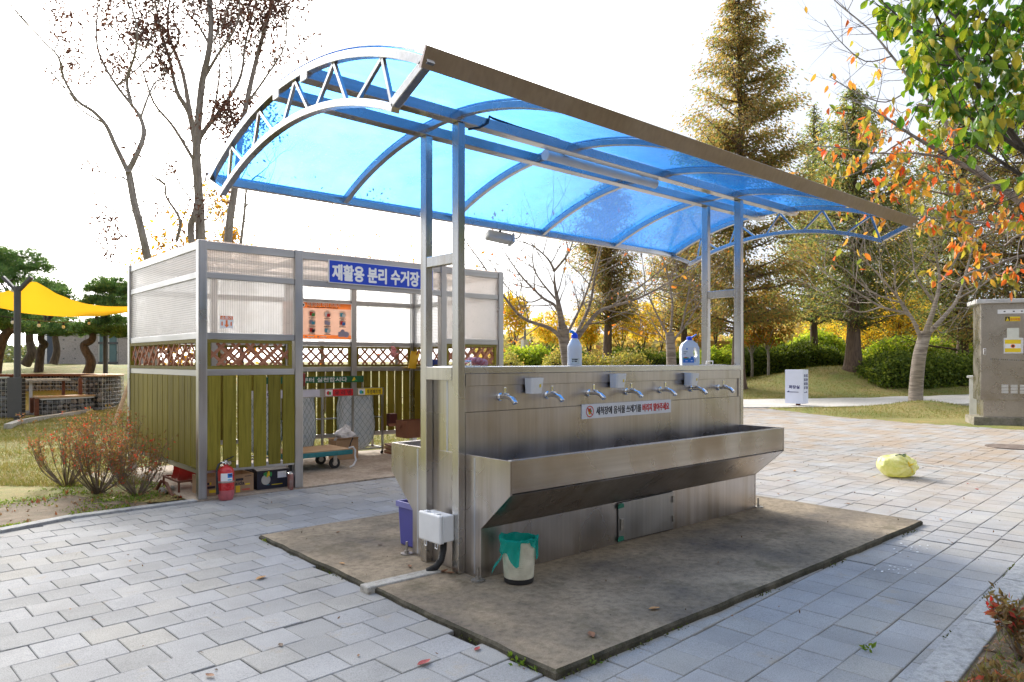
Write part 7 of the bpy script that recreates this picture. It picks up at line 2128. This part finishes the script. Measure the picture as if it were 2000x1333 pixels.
hedge(1060, 1285, 691, 735, 30, 8000, L_HEDGEY, 'low olive hedge just above the trough cover', 0.11)
hedge(960, 1025, 695, 735, 28, 2500, L_HEDGEY, 'short olive shrub beside the shelter right post', 0.10)
hedge(1180, 1380, 684, 735, 38, 7000, L_HEDGE, 'long green hedge behind the staked trees')
hedge(1368, 1452, 672, 735, 34, 5500, L_HEDGEB, 'bright green shrub between the far canopy posts')
hedge(1440, 1662, 676, 742, 36, 13000, L_HEDGE, 'dark green clipped hedge behind the two round russet trees', 0.14, 2.0)
hedge(1440, 1655, 645, 700, 41, 11000, L_HEDGEB, 'tall bright green shrub mass behind the dark clipped hedge', 0.17, 2.4, 0.4)
hedge(1722, 1990, 690, 764, 28.5, 15000, L_HEDGE, 'dark hedge behind the cherry trunk and steel cabinet', 0.12, 2.0)
hedge(1712, 1990, 655, 720, 34, 13000, L_HEDGEB, 'tall bright green shrubs above the dark hedge at the right', 0.16, 2.2, 0.4)

# pines
def pine(base, label, trunk, d, clumps, rb=0.16):
    t = tree('pine_tree', base, label, 'tree', 'twisted pines on the grassy bank'); w = Wood()
    T_ = w.limb(pxl(trunk, d), rb, rb*0.55, 10)
    tips = []
    tip = T_[-1]
    V = []; 
    for (px, py, rx, ry, dd, n) in clumps:
        c = at(px, py, dd); s = dd/FPX
        w.limb([tip.lerp(T_[-4], R.random()), tip.lerp(c,0.5)+rv()*0.15, c-V3(ry*s*0.4)], 0.07, 0.02, 6, 3)
        for i in range(max(1,n//14)):
            v = rv(); q = c + RT*(v.x*rx*s*0.8) + FW*(v.y*rx*s*0.8) + V3(v.z*ry*s*0.5)
            w.mb.tube([c, c.lerp(q,0.6)+V3(-0.05), q], [0.02,0.013,0.006], 3, caps=False)
        for i in range(int(n*2.2)):
            v = rv()*(R.random()**0.45)*1.12; q = c + RT*(v.x*rx*s) + FW*(v.y*rx*s) + V3(abs(v.z)*ry*s*1.1 - ry*s*0.35 + 0.06*math.sin(i))
            if mnoise.noise(q*1.3) < -0.28: continue
            V.append(q)
    w.build('trunk', M_BARKP, t)
    # needle tufts: thin blades fanning upward and out
    n = len(V); k = 13
    P = np.repeat(np.array([v[:] for v in V]), k, axis=0)
    D = rdirs(n*k); D[:,2] = np.abs(D[:,2])*0.9+0.15; D /= np.linalg.norm(D,axis=1)[:,None]
    S = np.cross(D, rdirs(n*k)); S /= np.linalg.norm(S,axis=1)[:,None]
    L = 0.19*(1+NR.uniform(-0.3,0.3,n*k))[:,None]
    VV = np.stack([P-S*0.010, P+S*0.010, P+D*L], axis=1).reshape(-1,3) - np.array(base)
    inst('crown', fastmesh('crown', VV, np.arange(n*k*3).reshape(-1,3), L_PINE), t)
pine(gpt(172,23), 'pine with a sharply kinked trunk in front of the concrete building', [(171,732),(178,706),(167,684),(165,673),(180,664),(182,646),(190,634)], 23, [(215,565,40,24,23.5,240),(228,600,36,22,23,200),(190,592,30,16,23,120),(182,644,38,18,23,170),(232,652,34,20,22.6,170),(212,628,34,14,23.5,140),(245,575,30,22,24,140)])
pine(gpt(76,24), 'pine with a wavy slender trunk left of the concrete building', [(75,732),(78,702),(81,681),(88,673),(80,663),(83,646),(88,630)], 24, [(90,646,48,15,24,190),(132,650,44,16,24,170),(112,582,36,20,24.5,170),(80,562,46,22,25,190),(138,602,40,18,24.5,160)], 0.15)
pine(gpt(56,28), 'double stemmed twisted pine farther back on the bank', [(50,712),(62,690),(58,668),(57,650),(50,630)], 28, [(22,500,55,24,28,280),(48,522,50,22,28,230),(10,545,52,26,27,250),(60,622,60,18,27,210),(-20,520,50,26,28,200),(30,585,60,20,28,200)], 0.2)
pine(gpt(106,30), 'pale trunked pine beside the dark pier of the concrete building', [(104,712),(111,687),(108,660),(106,640)], 30, [(120,640,40,14,30,150),(100,620,44,16,30,150)], 0.17)
pine(gpt(-4,22), 'dark leaning pine at the left edge behind the sail post', [(-12,735),(-4,690),(10,655),(30,640)], 22, [(30,642,56,18,22.5,220),(-20,625,50,22,22,180),(5,600,45,18,22.5,150)], 0.2)

# far wood that closes the view
P = []; lmP = []
def farband(name, px0, px1, y0, y1, d0, d1, n, lm, size):
    P = []
    while len(P) < n:
        px = R.uniform(px0, px1); d = R.uniform(d0, d1)
        top = y0 + (y1-y0)*0.45*(0.5+0.5*mnoise.noise(Vector((px*0.013, d*0.05, 2)))) + 10*mnoise.noise(Vector((px*0.06, 5, d*0.1)))
        y = top + (y1-top)*R.random()
        if mnoise.noise(Vector((px*0.05, y*0.05, d*0.08))) < -0.2: continue
        P.append(at(px, y, d)[:])
    tag(leafcloud(name, P, size, lm, None, 0.7, 0.0), kind='stuff')
L_FAR1 = leafmat('far_autumn_leaf', [(0,(0.20,0.20,0.08)),(0.3,(0.36,0.29,0.09)),(0.6,(0.48,0.31,0.09)),(0.8,(0.24,0.26,0.10)),(1,(0.42,0.20,0.11))], 0.6)
L_FAR2 = leafmat('far_green_leaf', [(0,(0.07,0.10,0.05)),(0.6,(0.12,0.15,0.07)),(1,(0.20,0.19,0.08))], 0.4)
farband('far_woods', 930, 1560, 640, 712, 62, 95, 16000, L_FAR1, 0.6)
farband('far_woods', 1500, 2150, 590, 712, 55, 90, 20000, L_FAR1, 0.6)
farband('far_woods', 1650, 2200, 560, 712, 48, 60, 12000, L_FAR2, 0.5)
farband('far_woods', -300, 260, 672, 712, 70, 110, 8000, L_FAR2, 0.6)
# unseen leaf belt added behind the camera to darken reflections in the steel
P = []
while len(P) < 9000:
    a = R.uniform(-1.9, 1.9); rad = R.uniform(13, 22); q = -FW*math.cos(a)*rad + RT*math.sin(a)*rad
    z = R.random()**0.7*(8.5+2.5*mnoise.noise(q*0.2))
    if mnoise.noise(Vector((q.x*0.35,q.y*0.35,z*0.4))) < -0.15: continue
    P.append((q.x,q.y,z))
L_BELT = leafmat('belt_leaf', [(0,(0.07,0.055,0.04)),(0.6,(0.13,0.095,0.065)),(1,(0.18,0.125,0.08))], 0.2)
tag(leafcloud('reflection_belt', P, 0.75, L_BELT, None, 0.7), kind='stuff')
# ------------------------------------------------------------------ near leaves at the top right
def leafmesh(name, L, Wd, curl, fold, mt, n=5, tip=0.65):
    """pointed leaf hanging along -z from its stalk, folded along the rib and curled"""
    V = []; F = []
    for i in range(n+1):
        t = i/n; w_ = Wd*0.5*math.sin(PI*min(1, t**0.8*0.97+0.03))*(1 if t < 0.98 else 0.1); z = -L*t
        y = curl*L*(t**2) ; f = fold*w_
        V += [(-w_, y+f, z), (0, y, z), (w_, y+f, z)]
    for i in range(n):
        a = i*3; F += [(a,a+1,a+4,a+3),(a+1,a+2,a+5,a+4)]
    return fastmesh(name, np.array(V), np.array(F), mt, smooth=True)
L_DOG = leafmat('dogwood_leaf', [(0,(0.06,0.15,0.02)),(0.35,(0.12,0.235,0.03)),(0.6,(0.22,0.32,0.04)),(0.8,(0.42,0.43,0.05)),(1,(0.48,0.38,0.06))], 0.34, 0.36, 'object', 0.5)
L_REDC = leafmat('red_cherry_leaf', [(0,(0.58,0.06,0.02)),(0.2,(0.62,0.15,0.03)),(0.45,(0.55,0.26,0.045)),(0.65,(0.36,0.30,0.05)),(1,(0.16,0.23,0.035))], 0.5, 0.45, 'object', 0.4)
L_DOGI = leafmat('dogwood_leaf_mass', [(0,(0.05,0.17,0.016)),(0.5,(0.12,0.27,0.02)),(0.85,(0.30,0.39,0.03)),(1,(0.36,0.32,0.025))], 0.34, 0.36)
L_REDI = leafmat('cherry_leaf_mass', [(0,(0.52,0.08,0.02)),(0.25,(0.58,0.20,0.04)),(0.55,(0.40,0.29,0.05)),(1,(0.16,0.22,0.035))], 0.5, 0.45)
dm = [leafmesh('leaf', 0.064, 0.040, c, f, L_DOG) for c, f in ((0.45,1.0),(0.75,0.8),(0.2,1.4),(0.6,1.2))]
base = wd(3.4, 4.2); base.z = 0
dg = tree('dogwood_tree', base, 'green leaved dogwood tree reaching in at the top right corner')
w = Wood()
tr = [wd(3.5,4.3,-0.1), wd(3.5,4.2,1.2), wd(3.6,3.9,2.2), wd(3.8,3.5,3.0)]
w.limb(tr, 0.09, 0.06, 10)
w.limbs = []
for pts, d, push, r in (([(2130,300),(2040,330),(1960,240),(1900,150),(1850,70),(1800,-30)],3.9,0.3,0.030),([(2100,330),(2010,300),(1930,250),(1860,215),(1790,205)],3.6,0.3,0.018),([(2080,120),(1990,60),(1900,30),(1830,-10)],4.3,0.2,0.018),
        ([(2090,200),(2010,150),(1940,120),(1870,130),(1800,120)],4.0,0.2,0.016),([(2080,380),(2000,345),(1930,300),(1870,265)],3.7,0.2,0.016),([(2060,20),(1960,-20),(1880,-60)],3.8,0.2,0.02),([(1850,70),(1790,60),(1730,10)],4.0,0.2,0.010),([(2080,420),(2030,380),(1985,350)],3.5,0.1,0.014),([(1940,120),(1900,80),(1850,20),(1770,0)],4.2,0.1,0.012)):
    w.limb(pxl(pts, d, push=push), r, 0.004, 7)
w.sprout(0.075, 0.30, 0.004, 2, 0.10, 0.02, 2, 0.75, 0.16)
w.build('trunk', M_BARKD, dg)
cands = []
for q, dd in w.tips:
    cands.append(q + rv()*0.012)
    if R.random() < 0.5: cands.append(q - dd*0.03 + rv()*0.02)
def pxy(q):
    f, r = q.x*FW.x+q.y*FW.y, q.x*RT.x+q.y*RT.y
    return 1000+FPX*r/f, 706-FPX*(q.z-CAM_H)/f
def indog(q):
    x, y = pxy(q)
    lim = pl([(-200,1675),(0,1690),(60,1730),(130,1765),(170,1760),(220,1745),(260,1800),(300,1870),(345,1940),(380,2050)], y)
    return x > lim and y < 370
cands = [q for q in cands if indog(q)]
R.shuffle(cands)
print('dogwood tips', len(cands))
inview = [q for q in cands if pxy(q)[0] < 2010 and pxy(q)[1] > -20]; outv = [q for q in cands if not (pxy(q)[0] < 2010 and pxy(q)[1] > -20)]
while len(inview) < 290:
    q = at(R.uniform(1720,2010), R.uniform(-20,350), R.uniform(3.5,4.4))
    if indog(q): inview.append(q)
while len(inview) < 700:
    q = at(R.uniform(1690,2010), R.uniform(-20,370), R.uniform(3.5,5.2))
    if indog(q) and mnoise.noise(q*3.2) > 0.05: inview.append(q)
inview = inview[:2200]
def putleaf(meshes, q, parent, lean=0.5):
    s = R.uniform(0.75,1.2)
    inst('leaf', R.choice(meshes), parent, q - wloc(parent), (R.gauss(0,lean*0.7), R.gauss(0,lean*0.6), R.uniform(0,2*PI)), (s,s,s*R.uniform(0.9,1.1)))
inview.sort(key=lambda q: q.x*FW.x+q.y*FW.y)
for q in inview[:290]: putleaf(dm, q, dg)
rest = inview[290:] + outv[:700]
def massleaves(name, pts, meshes, mt, parent, lean=0.55):
    Vs, Fs, k = [], [], 0
    for q in pts:
        m = R.choice(meshes); a = np.zeros(len(m.vertices)*3, dtype=np.float32); m.vertices.foreach_get('co', a); a = a.reshape(-1,3)*R.uniform(0.75,1.2)
        M3 = np.array(Euler((R.gauss(0,lean*0.7), R.gauss(0,lean*0.6), R.uniform(0,2*PI))).to_matrix())
        Vs.append(a @ M3.T + np.array(q)); Fs.append(np.array([tuple(p.vertices) for p in m.polygons]) + k); k += len(a)
    o = inst(name, fastmesh(name, np.concatenate(Vs)-np.array(wloc(parent)), np.concatenate(Fs), mt, smooth=True), parent); o['kind'] = 'stuff'
if rest: massleaves('crown', rest, dm, L_DOGI, dg)

cm = [leafmesh('leaf', 0.092, 0.046, c, f, L_REDC) for c, f in ((0.3,0.5),(0.6,0.3),(0.15,0.8),(-0.4,0.5))]
base = wd(7.7, 8.0); base.z = 0
rc = tree('cherry_tree', base, 'red and orange leaved cherry branches reaching in from the right edge')
w = Wood()
w.limb([wd(7.7,8.0,-0.1), wd(7.7,7.8,1.3), wd(7.6,7.3,2.1), at(2110,480,7.6)], 0.13, 0.09, 10)
w.limbs = []
for pts, d, push, r in (([(2110,480),(2000,400),(1940,358),(1862,312),(1782,265),(1720,225),(1660,190)],7.6,-0.5,0.05),([(1942,360),(1880,300),(1840,230),(1790,170),(1742,110),(1700,60),(1640,10),(1610,-20)],7.5,0.4,0.026),
        ([(1862,312),(1790,300),(1720,300),(1650,290),(1590,285)],7.4,0.3,0.016),([(2050,430),(1960,440),(1880,430),(1810,425),(1740,420)],7.3,0.3,0.02),([(2080,520),(2000,500),(1940,520),(1890,535),(1860,560)],7.2,0.2,0.018),
        ([(1782,266),(1740,290),(1690,330),(1640,350)],7.5,0.2,0.012),([(1850,240),(1800,140),(1790,80),(1800,20)],7.7,0.3,0.012),([(1940,360),(1880,380),(1800,372),(1720,360)],7.6,0.2,0.014),([(1742,110),(1690,120),(1640,80),(1610,40)],7.6,0.1,0.008),([(1782,170),(1730,200),(1670,180),(1620,150)],7.7,0.1,0.009),([(2060,450),(1990,460),(1960,480),(1930,470)],6.9,0.1,0.016)):
    w.limb(pxl(pts, d, push=push), r, 0.004, 6)
w.sprout(0.17, 0.40, 0.006, 1, 0.2, 0.10, 2, 0.6, 0.12)
w.build('trunk', M_BARKG, rc)
pts = []
for q, dd in w.tips:
    x, y = pxy(q)
    dens = 1.0 if (y > 240 and x > 1680) else (0.6 if y > 200 and x > 1580 else 0.06)
    if x < 2030 and y < (545 if x < 1960 else 590):
        for k in range(3):
            if R.random() < dens: pts.append(q + rv()*0.06)
    elif x >= 2030 and R.random() < 0.6: pts.append(q + rv()*0.05)
vis = [q for q in pts if pxy(q)[0] < 2010]; oth = [q for q in pts if pxy(q)[0] >= 2010]
R.shuffle(vis)
for q in vis[:290]: putleaf(cm, q, rc, 0.7)
rest = vis[290:1100] + oth[:300]
if rest: massleaves('crown', rest, cm, L_REDI, rc, 0.7)

# azaleas
def azalea(base, h, wdt, nst, nl, label, group, size=0.028, seed=0, lm=L_AZALEA, leafy=0.5):
    t = tree('azalea_bush', base, label, 'bush', group); w = Wood(); b = Vector(base)
    for i in range(nst):
        a = R.uniform(0, 2*PI); sp = R.random()**0.55; hk = R.uniform(0.45,1.1)
        f = b + Vector((math.cos(a),math.sin(a),0))*0.05*sp
        e = b + Vector((math.cos(a)*wdt*sp, math.sin(a)*wdt*sp, h*hk*(1-0.10*sp)))
        m_ = f.lerp(e, 0.45) + Vector((math.cos(a),math.sin(a),0))*wdt*0.12 + rv()*0.03
        P = w.limb([f, m_, e], 0.0055, 0.002, 4, 3, 4)
        for k in range(4):
            q = P[R.randint(len(P)//2, len(P)-1)]
            w.twig(q, (rv()*0.7+Vector((0,0,0.9))).normalized(), h*0.22*R.uniform(0.6,1.2), 0.002, 0, 0, 0.5, 0.18, 0.15)
    w.build('stems', M_TWIG, t)
    # whorls of leaves at the twig ends
    P = []; D = []
    for q, dd in w.tips:
        for k in range(int(nl/len(w.tips))+1):
            P.append((q + rv()*0.018)[:]); v = (dd*0.5 + rv()); D.append(v[:])
    leafcloud('leaves', P, size, lm, t, 0.42, 0.0, dirs=np.array(D))
    return t
G_A = 'azalea bushes beside the shelter'
for px, py, h, wd_, ns, nl, lb in ((130,948,0.74,0.44,40,2400,'tall azalea at the left end of the bushes with dark bent stems'),(192,968,0.70,0.44,46,2800,'fullest azalea in the middle of the bushes'),(240,935,0.72,0.42,36,2200,'azalea at the back touching the shelter corner'),(268,972,0.52,0.36,34,1800,'lowest azalea fanning out before the red trough')):
    p = gnd(px, py, 0); p.z = gz(p.x,p.y); azalea(p, h, wd_, ns, nl, lb, G_A)
G_B = 'azalea sprigs in the near right bed'
for (d, r, h, ww, lb) in ((2.30,1.12,0.17,0.06,'red leaved azalea sprig poking over the granite kerb at the bottom edge'),(2.75,1.90,0.20,0.20,'red leaved azalea at the bottom right corner'),(3.35,2.42,0.24,0.16,'azalea with long red leaves at the right edge above the kerb'),(2.55,2.02,0.16,0.18,'low azalea in the leaf litter of the near right corner')):
    p = wd(d, r); p.z = 0.0; azalea(p, h, ww, 9 if ww < 0.15 else 16, 170 if ww < 0.15 else 420, lb, G_B, 0.042)

# grass, weeds and litter
def blades(name, pts, h, mt, wv=0.006, kind='stuff', lean=0.5):
    P = np.array(pts); n = len(P)
    a = NR.uniform(0, 2*PI, n); S = np.stack([np.cos(a), np.sin(a), np.zeros(n)], axis=1)
    T = np.stack([NR.normal(0, lean, n), NR.normal(0, lean, n), np.ones(n)], axis=1); T /= np.linalg.norm(T,axis=1)[:,None]
    H = (h*(1+NR.uniform(-0.5,0.6,n)))[:,None]
    W = np.asarray(wv)[:,None] if hasattr(wv,'__len__') else wv
    off = P.mean(axis=0)
    V = np.stack([P-S*W, P+S*W, P+T*H], axis=1).reshape(-1,3) - off
    o = inst(name, fastmesh(name, V, np.arange(n*3).reshape(-1,3), mt), None, tuple(off)); o['kind'] = kind; return o
pts = []; wv = []
while len(pts) < 110000:
    d = 8.0 + 15*R.random()**1.4; r = R.uniform(-0.80*d, -0.05*d)
    p = wd(d, r)
    if p.x > 2.3 and p.y < 10.4: continue
    if lawn_mask(p.x, p.y) < 0.95: continue
    if (Vector((p.x,p.y,0))-wd(*GC)).length < 2.6: continue
    nn = mnoise.noise(Vector((p.x*0.9, p.y*0.9, 0)))
    if nn < -0.12 and R.random() < 0.6: continue
    pts.append((p.x, p.y, gz(p.x,p.y)-0.005)); wv.append(0.0026*d/8)
blades('grass', pts, 0.055, L_GRASS, np.array(wv), lean=0.9)
pts = []; wv = []
while len(pts) < 60000:
    d = 17.5 + 20*R.random(); r = R.uniform(0.28*d, 0.80*d); p = wd(d, r)
    if lawn_mask(p.x, p.y) < 0.6: continue
    x, y = pxy(Vector((p.x,p.y,0)))
    if d < 27 and 783 < y < 798.5: continue
    pts.append((p.x, p.y, gz(p.x,p.y)-0.005)); wv.append(0.006*d/20)
blades('grass', pts, 0.06, L_GRASS, np.array(wv), lean=0.9)
# weeds and litter in the bed along the left kerb and in the near right bed
pts = []; lit = []
while len(pts) < 5200:
    x = R.uniform(-0.8, 2.32); y = interp(KERB_L, x, 0) + 0.08 + R.random()**1.6*1.7
    if mnoise.noise(Vector((x*2.3,y*2.3,4))) < 0.0: continue
    pts.append((x,y,gz(x,y)+R.random()*0.015))
tag(leafcloud('weeds', pts, 0.024, L_WEED, None, 0.6, -0.3, flat=0.8), kind='stuff')
for i in range(900):
    x = R.uniform(-0.8, 2.32); y = interp(KERB_L, x, 0) + 0.08 + R.random()*1.3; lit.append((x,y,gz(x,y)+0.006))
for i in range(2600):
    x = R.uniform(1.5, 5.5); y = kerbR(x) - 0.1 - R.random()*0.9; lit.append((x,y,0.003+R.random()*0.025))
tag(leafcloud('leaf_litter', lit, 0.045, L_LITTER, None, 0.5, 0.0, flat=1.5), kind='stuff')
pts = []
for i in range(3500):
    x = R.uniform(1.5, 5.6); y = kerbR(x) - 0.1 - R.random()*0.9
    if mnoise.noise(Vector((x*3,y*3,9))) > -0.05: pts.append((x,y,-0.004))
blades('grass', pts, 0.06, L_WEED, 0.0022, lean=0.7)
mb = MB()
pts_ = [(x, kerbR(x)-0.085) for x in np.arange(1.4, 14.0, 0.3)] ; pts_ += [(14.0, -5.5), (-4.0, -5.5), (-4.0, 0.45)]  # unseen reach of the bed added so the steel reflects brown soil
mb.prism(pts_, 'z', -0.12, -0.002); 
x_ = [(p[0]) for p in pts_]
bd_ = struct(mb.build('garden_bed', M_SOIL))
mb = MB(); L1 = [(x, interp(KERB_L, x, 0)+0.055) for x in (-0.8,-0.2,0.4,0.72,1.0,1.3,1.8,2.3)]; mb.prism(L1 + [(x, y+1.1) for x, y in reversed(L1)], 'z', -0.1, 0.016); struct(mb.build('garden_bed', M_SOIL))
# weeds sprouting at the slab edge
pts = []
for (px, py) in ((1005,1286),(1012,1300),(1027,1298),(1047,1311),(1155,1296),(520,1060),(62,0),(1690,1267),(1700,1270),(795,1062)):
    if py == 0: continue
    p = gnd(px, py, 0.0)
    for k in range(7): pts.append((p.x+R.gauss(0,0.012), p.y+R.gauss(0,0.012), 0.0+R.random()*0.01))
tag(leafcloud('weeds', pts, 0.03, L_WEED, None, 0.45, -0.6), kind='stuff')

# fallen leaves, one by one
def fallen(px, py, z, size, mt, label, rz):
    p = gnd(px, py, z)
    V = []; F = []; n = 5; cu = R.uniform(0.2,0.5)
    for i in range(n+1):
        t_ = i/n; w_ = size*0.24*math.sin(PI*min(1,t_*0.96+0.03)); zz = size*cu*(t_-0.5)**2*1.2
        V += [(-size/2+size*t_, -w_, zz+w_*0.6), (-size/2+size*t_, 0, zz+0.001), (-size/2+size*t_, w_, zz+w_*0.5)]
    for i in range(n): a = i*3; F += [(a,a+1,a+4,a+3),(a+1,a+2,a+5,a+4)]
    me = fastmesh('fallen_leaf', np.array(V), np.array(F), mt, smooth=True)
    o = inst('fallen_leaf', me, None, (p.x,p.y,p.z+0.002), (0,0,rz)); tag(o, label, 'leaf', 'fallen leaves on the paving'); return o
FB = mat('brown_dead_leaf', (0.22,0.10,0.045), 0.7, var=0.25, vscale=40); FR_ = mat('red_dead_leaf', (0.36,0.05,0.045), 0.6, var=0.25, vscale=40); FO = mat('tan_dead_leaf', (0.45,0.24,0.09), 0.7, var=0.2, vscale=40); FK = mat('dark_dead_leaf', (0.09,0.05,0.03), 0.7, var=0.25, vscale=40)
for px, py, z, s, m_, lb, rz in (
    (510,1131,0,0.09,FO,'tan curled leaf on the pavers left of the slab corner',0.4),(828,1298,0,0.085,FR_,'largest red leaf on the pavers near the bottom edge',0.2),(1155,1242,0.033,0.08,FB,'brown star like leaf on the slab near its front corner',1.0),
    (1278,1191,0.033,0.075,FO,'tan leaf on the slab below the access door',-0.3),(722,1159,0,0.08,FB,'rust leaf in the gap at the end of the pale channel cover',0.9),(932,1270,0,0.055,FR_,'small red leaf beside the slab edge at the bottom',0.5),
    (548,1262,0,0.05,FK,'dark curled stalked leaf in the middle of the left pavers',1.4),(410,1322,0,0.055,FB,'brown leaf on the pavers at the bottom edge',2.0),(182,1212,0,0.028,FB,'tiny brown leaf on the left pavers',0.2),(254,1097,0,0.03,FO,'tiny tan leaf on the upper left pavers',0.8),
    (868,1118,0.035,0.075,FB,'rust leaf against the foot of the near canopy posts',0.3),(880,1121,0.035,0.06,FB,'second rust leaf beside the near canopy post foot',2.2),(800,1108,0.035,0.06,FB,'rust leaf by the anchor bolt behind the near posts',1.2),
    (660,1041,0.033,0.05,FB,'brown leaf on the back part of the slab',0.5),(668,1102,0.033,0.05,FO,'tan leaf on the slab left of the posts',2.0),(742,1066,0.033,0.05,FK,'dark thin leaf on the slab left of the purple bin',0.1),
    (1552,921,0,0.08,FO,'tan leaf on the pavers right of the trough end',0.2),(1520,966,0,0.05,FB,'orange brown leaf at the far edge of the slab',0.7),(1656,985,0,0.05,FB,'brown leaf among pavers right of the slab',1.7),(1540,940,0,0.04,FR_,'small red leaf on pavers beyond the trough end',2.2),
    (1890,946,0,0.05,FR_,'red leaf on pavers right of the refuse bag',0.3),(1908,957,0,0.06,FR_,'second red leaf on pavers right of the refuse bag',1.0),(1707,933,0,0.05,FO,'orange leaf beside the left end of the refuse bag',0.6),(1837,1016,0,0.05,FO,'pale orange leaf on pavers below the refuse bag',0.4),
    (1160,1063,0.033,0.03,FK,'tiny dark leaf under the trough front',0.9),(700,1282,0,0.028,FB,'tiny brown leaf on pavers near the bottom',1.0),(1430,1205,0,0.03,FB,'tiny brown leaf on pavers near the right slab edge',0.4),(250,1085,0,0.03,FK,'tiny dark leaf on pavers below the left kerb',1.9)):
    fallen(px, py, z, s, m_, lb, rz)

# crumbs of leaf and grit on the paving, thicker towards the trees on the right
pts = []
while len(pts) < 1500:
    x = R.uniform(0.4, 12.5); y = R.uniform(1.3, 9.5)
    if not inside_yard(x, y) or (2.2 < x < 6.72 and 2.22 < y < 5.57): continue
    if R.random() > 0.12 + 0.88*sstep(4.5, 8.5, x - y*0.3): continue
    pts.append((x, y, 0.003))
tag(leafcloud('paving_debris', pts, 0.016, leafmat('leaf_crumb', [(0,(0.10,0.055,0.03)),(0.5,(0.22,0.10,0.05)),(0.8,(0.30,0.14,0.06)),(1,(0.06,0.05,0.04))], 0.0, 0.8), None, 0.5, 0.0, flat=4.0, var=0.7), kind='stuff')
pts = []
while len(pts) < 260:
    x = R.uniform(2.25, 6.69); y = R.uniform(2.26, 5.53)
    if 2.8 < x < 6.15 and 3.5 < y < 4.28: continue
    pts.append((x, y, 0.0345))
tag(leafcloud('slab_debris', pts, 0.012, leafmat('grit_crumb', [(0,(0.05,0.04,0.03)),(0.6,(0.14,0.08,0.045)),(1,(0.20,0.10,0.05))], 0.0, 0.8), None, 0.45, 0.0, flat=4.0, var=0.8), kind='stuff')
# moss and weeds creeping out of the gap round the slab
pts = []
for i in range(1500):
    t = R.random(); k = R.choice('abc')
    if k == 'a': x, y = 2.228+R.gauss(0,0.008), 2.24+3.3*t
    elif k == 'b': x, y = 2.24+4.4*t, 2.228+R.gauss(0,0.008)
    else: x, y = 2.24+4.4*t, kerbR(2.24+4.4*t)+0.088+R.gauss(0,0.006)
    if mnoise.noise(Vector((x*3.1,y*3.1,6))) < 0.05: continue
    pts.append((x, y, R.uniform(-0.012, 0.004)))
tag(leafcloud('moss', pts, 0.012, leafmat('moss_scrap', [(0,(0.05,0.06,0.02)),(0.6,(0.09,0.10,0.03)),(1,(0.12,0.16,0.03))], 0.2, 0.9), None, 0.8, -0.4, var=0.6), kind='stuff')
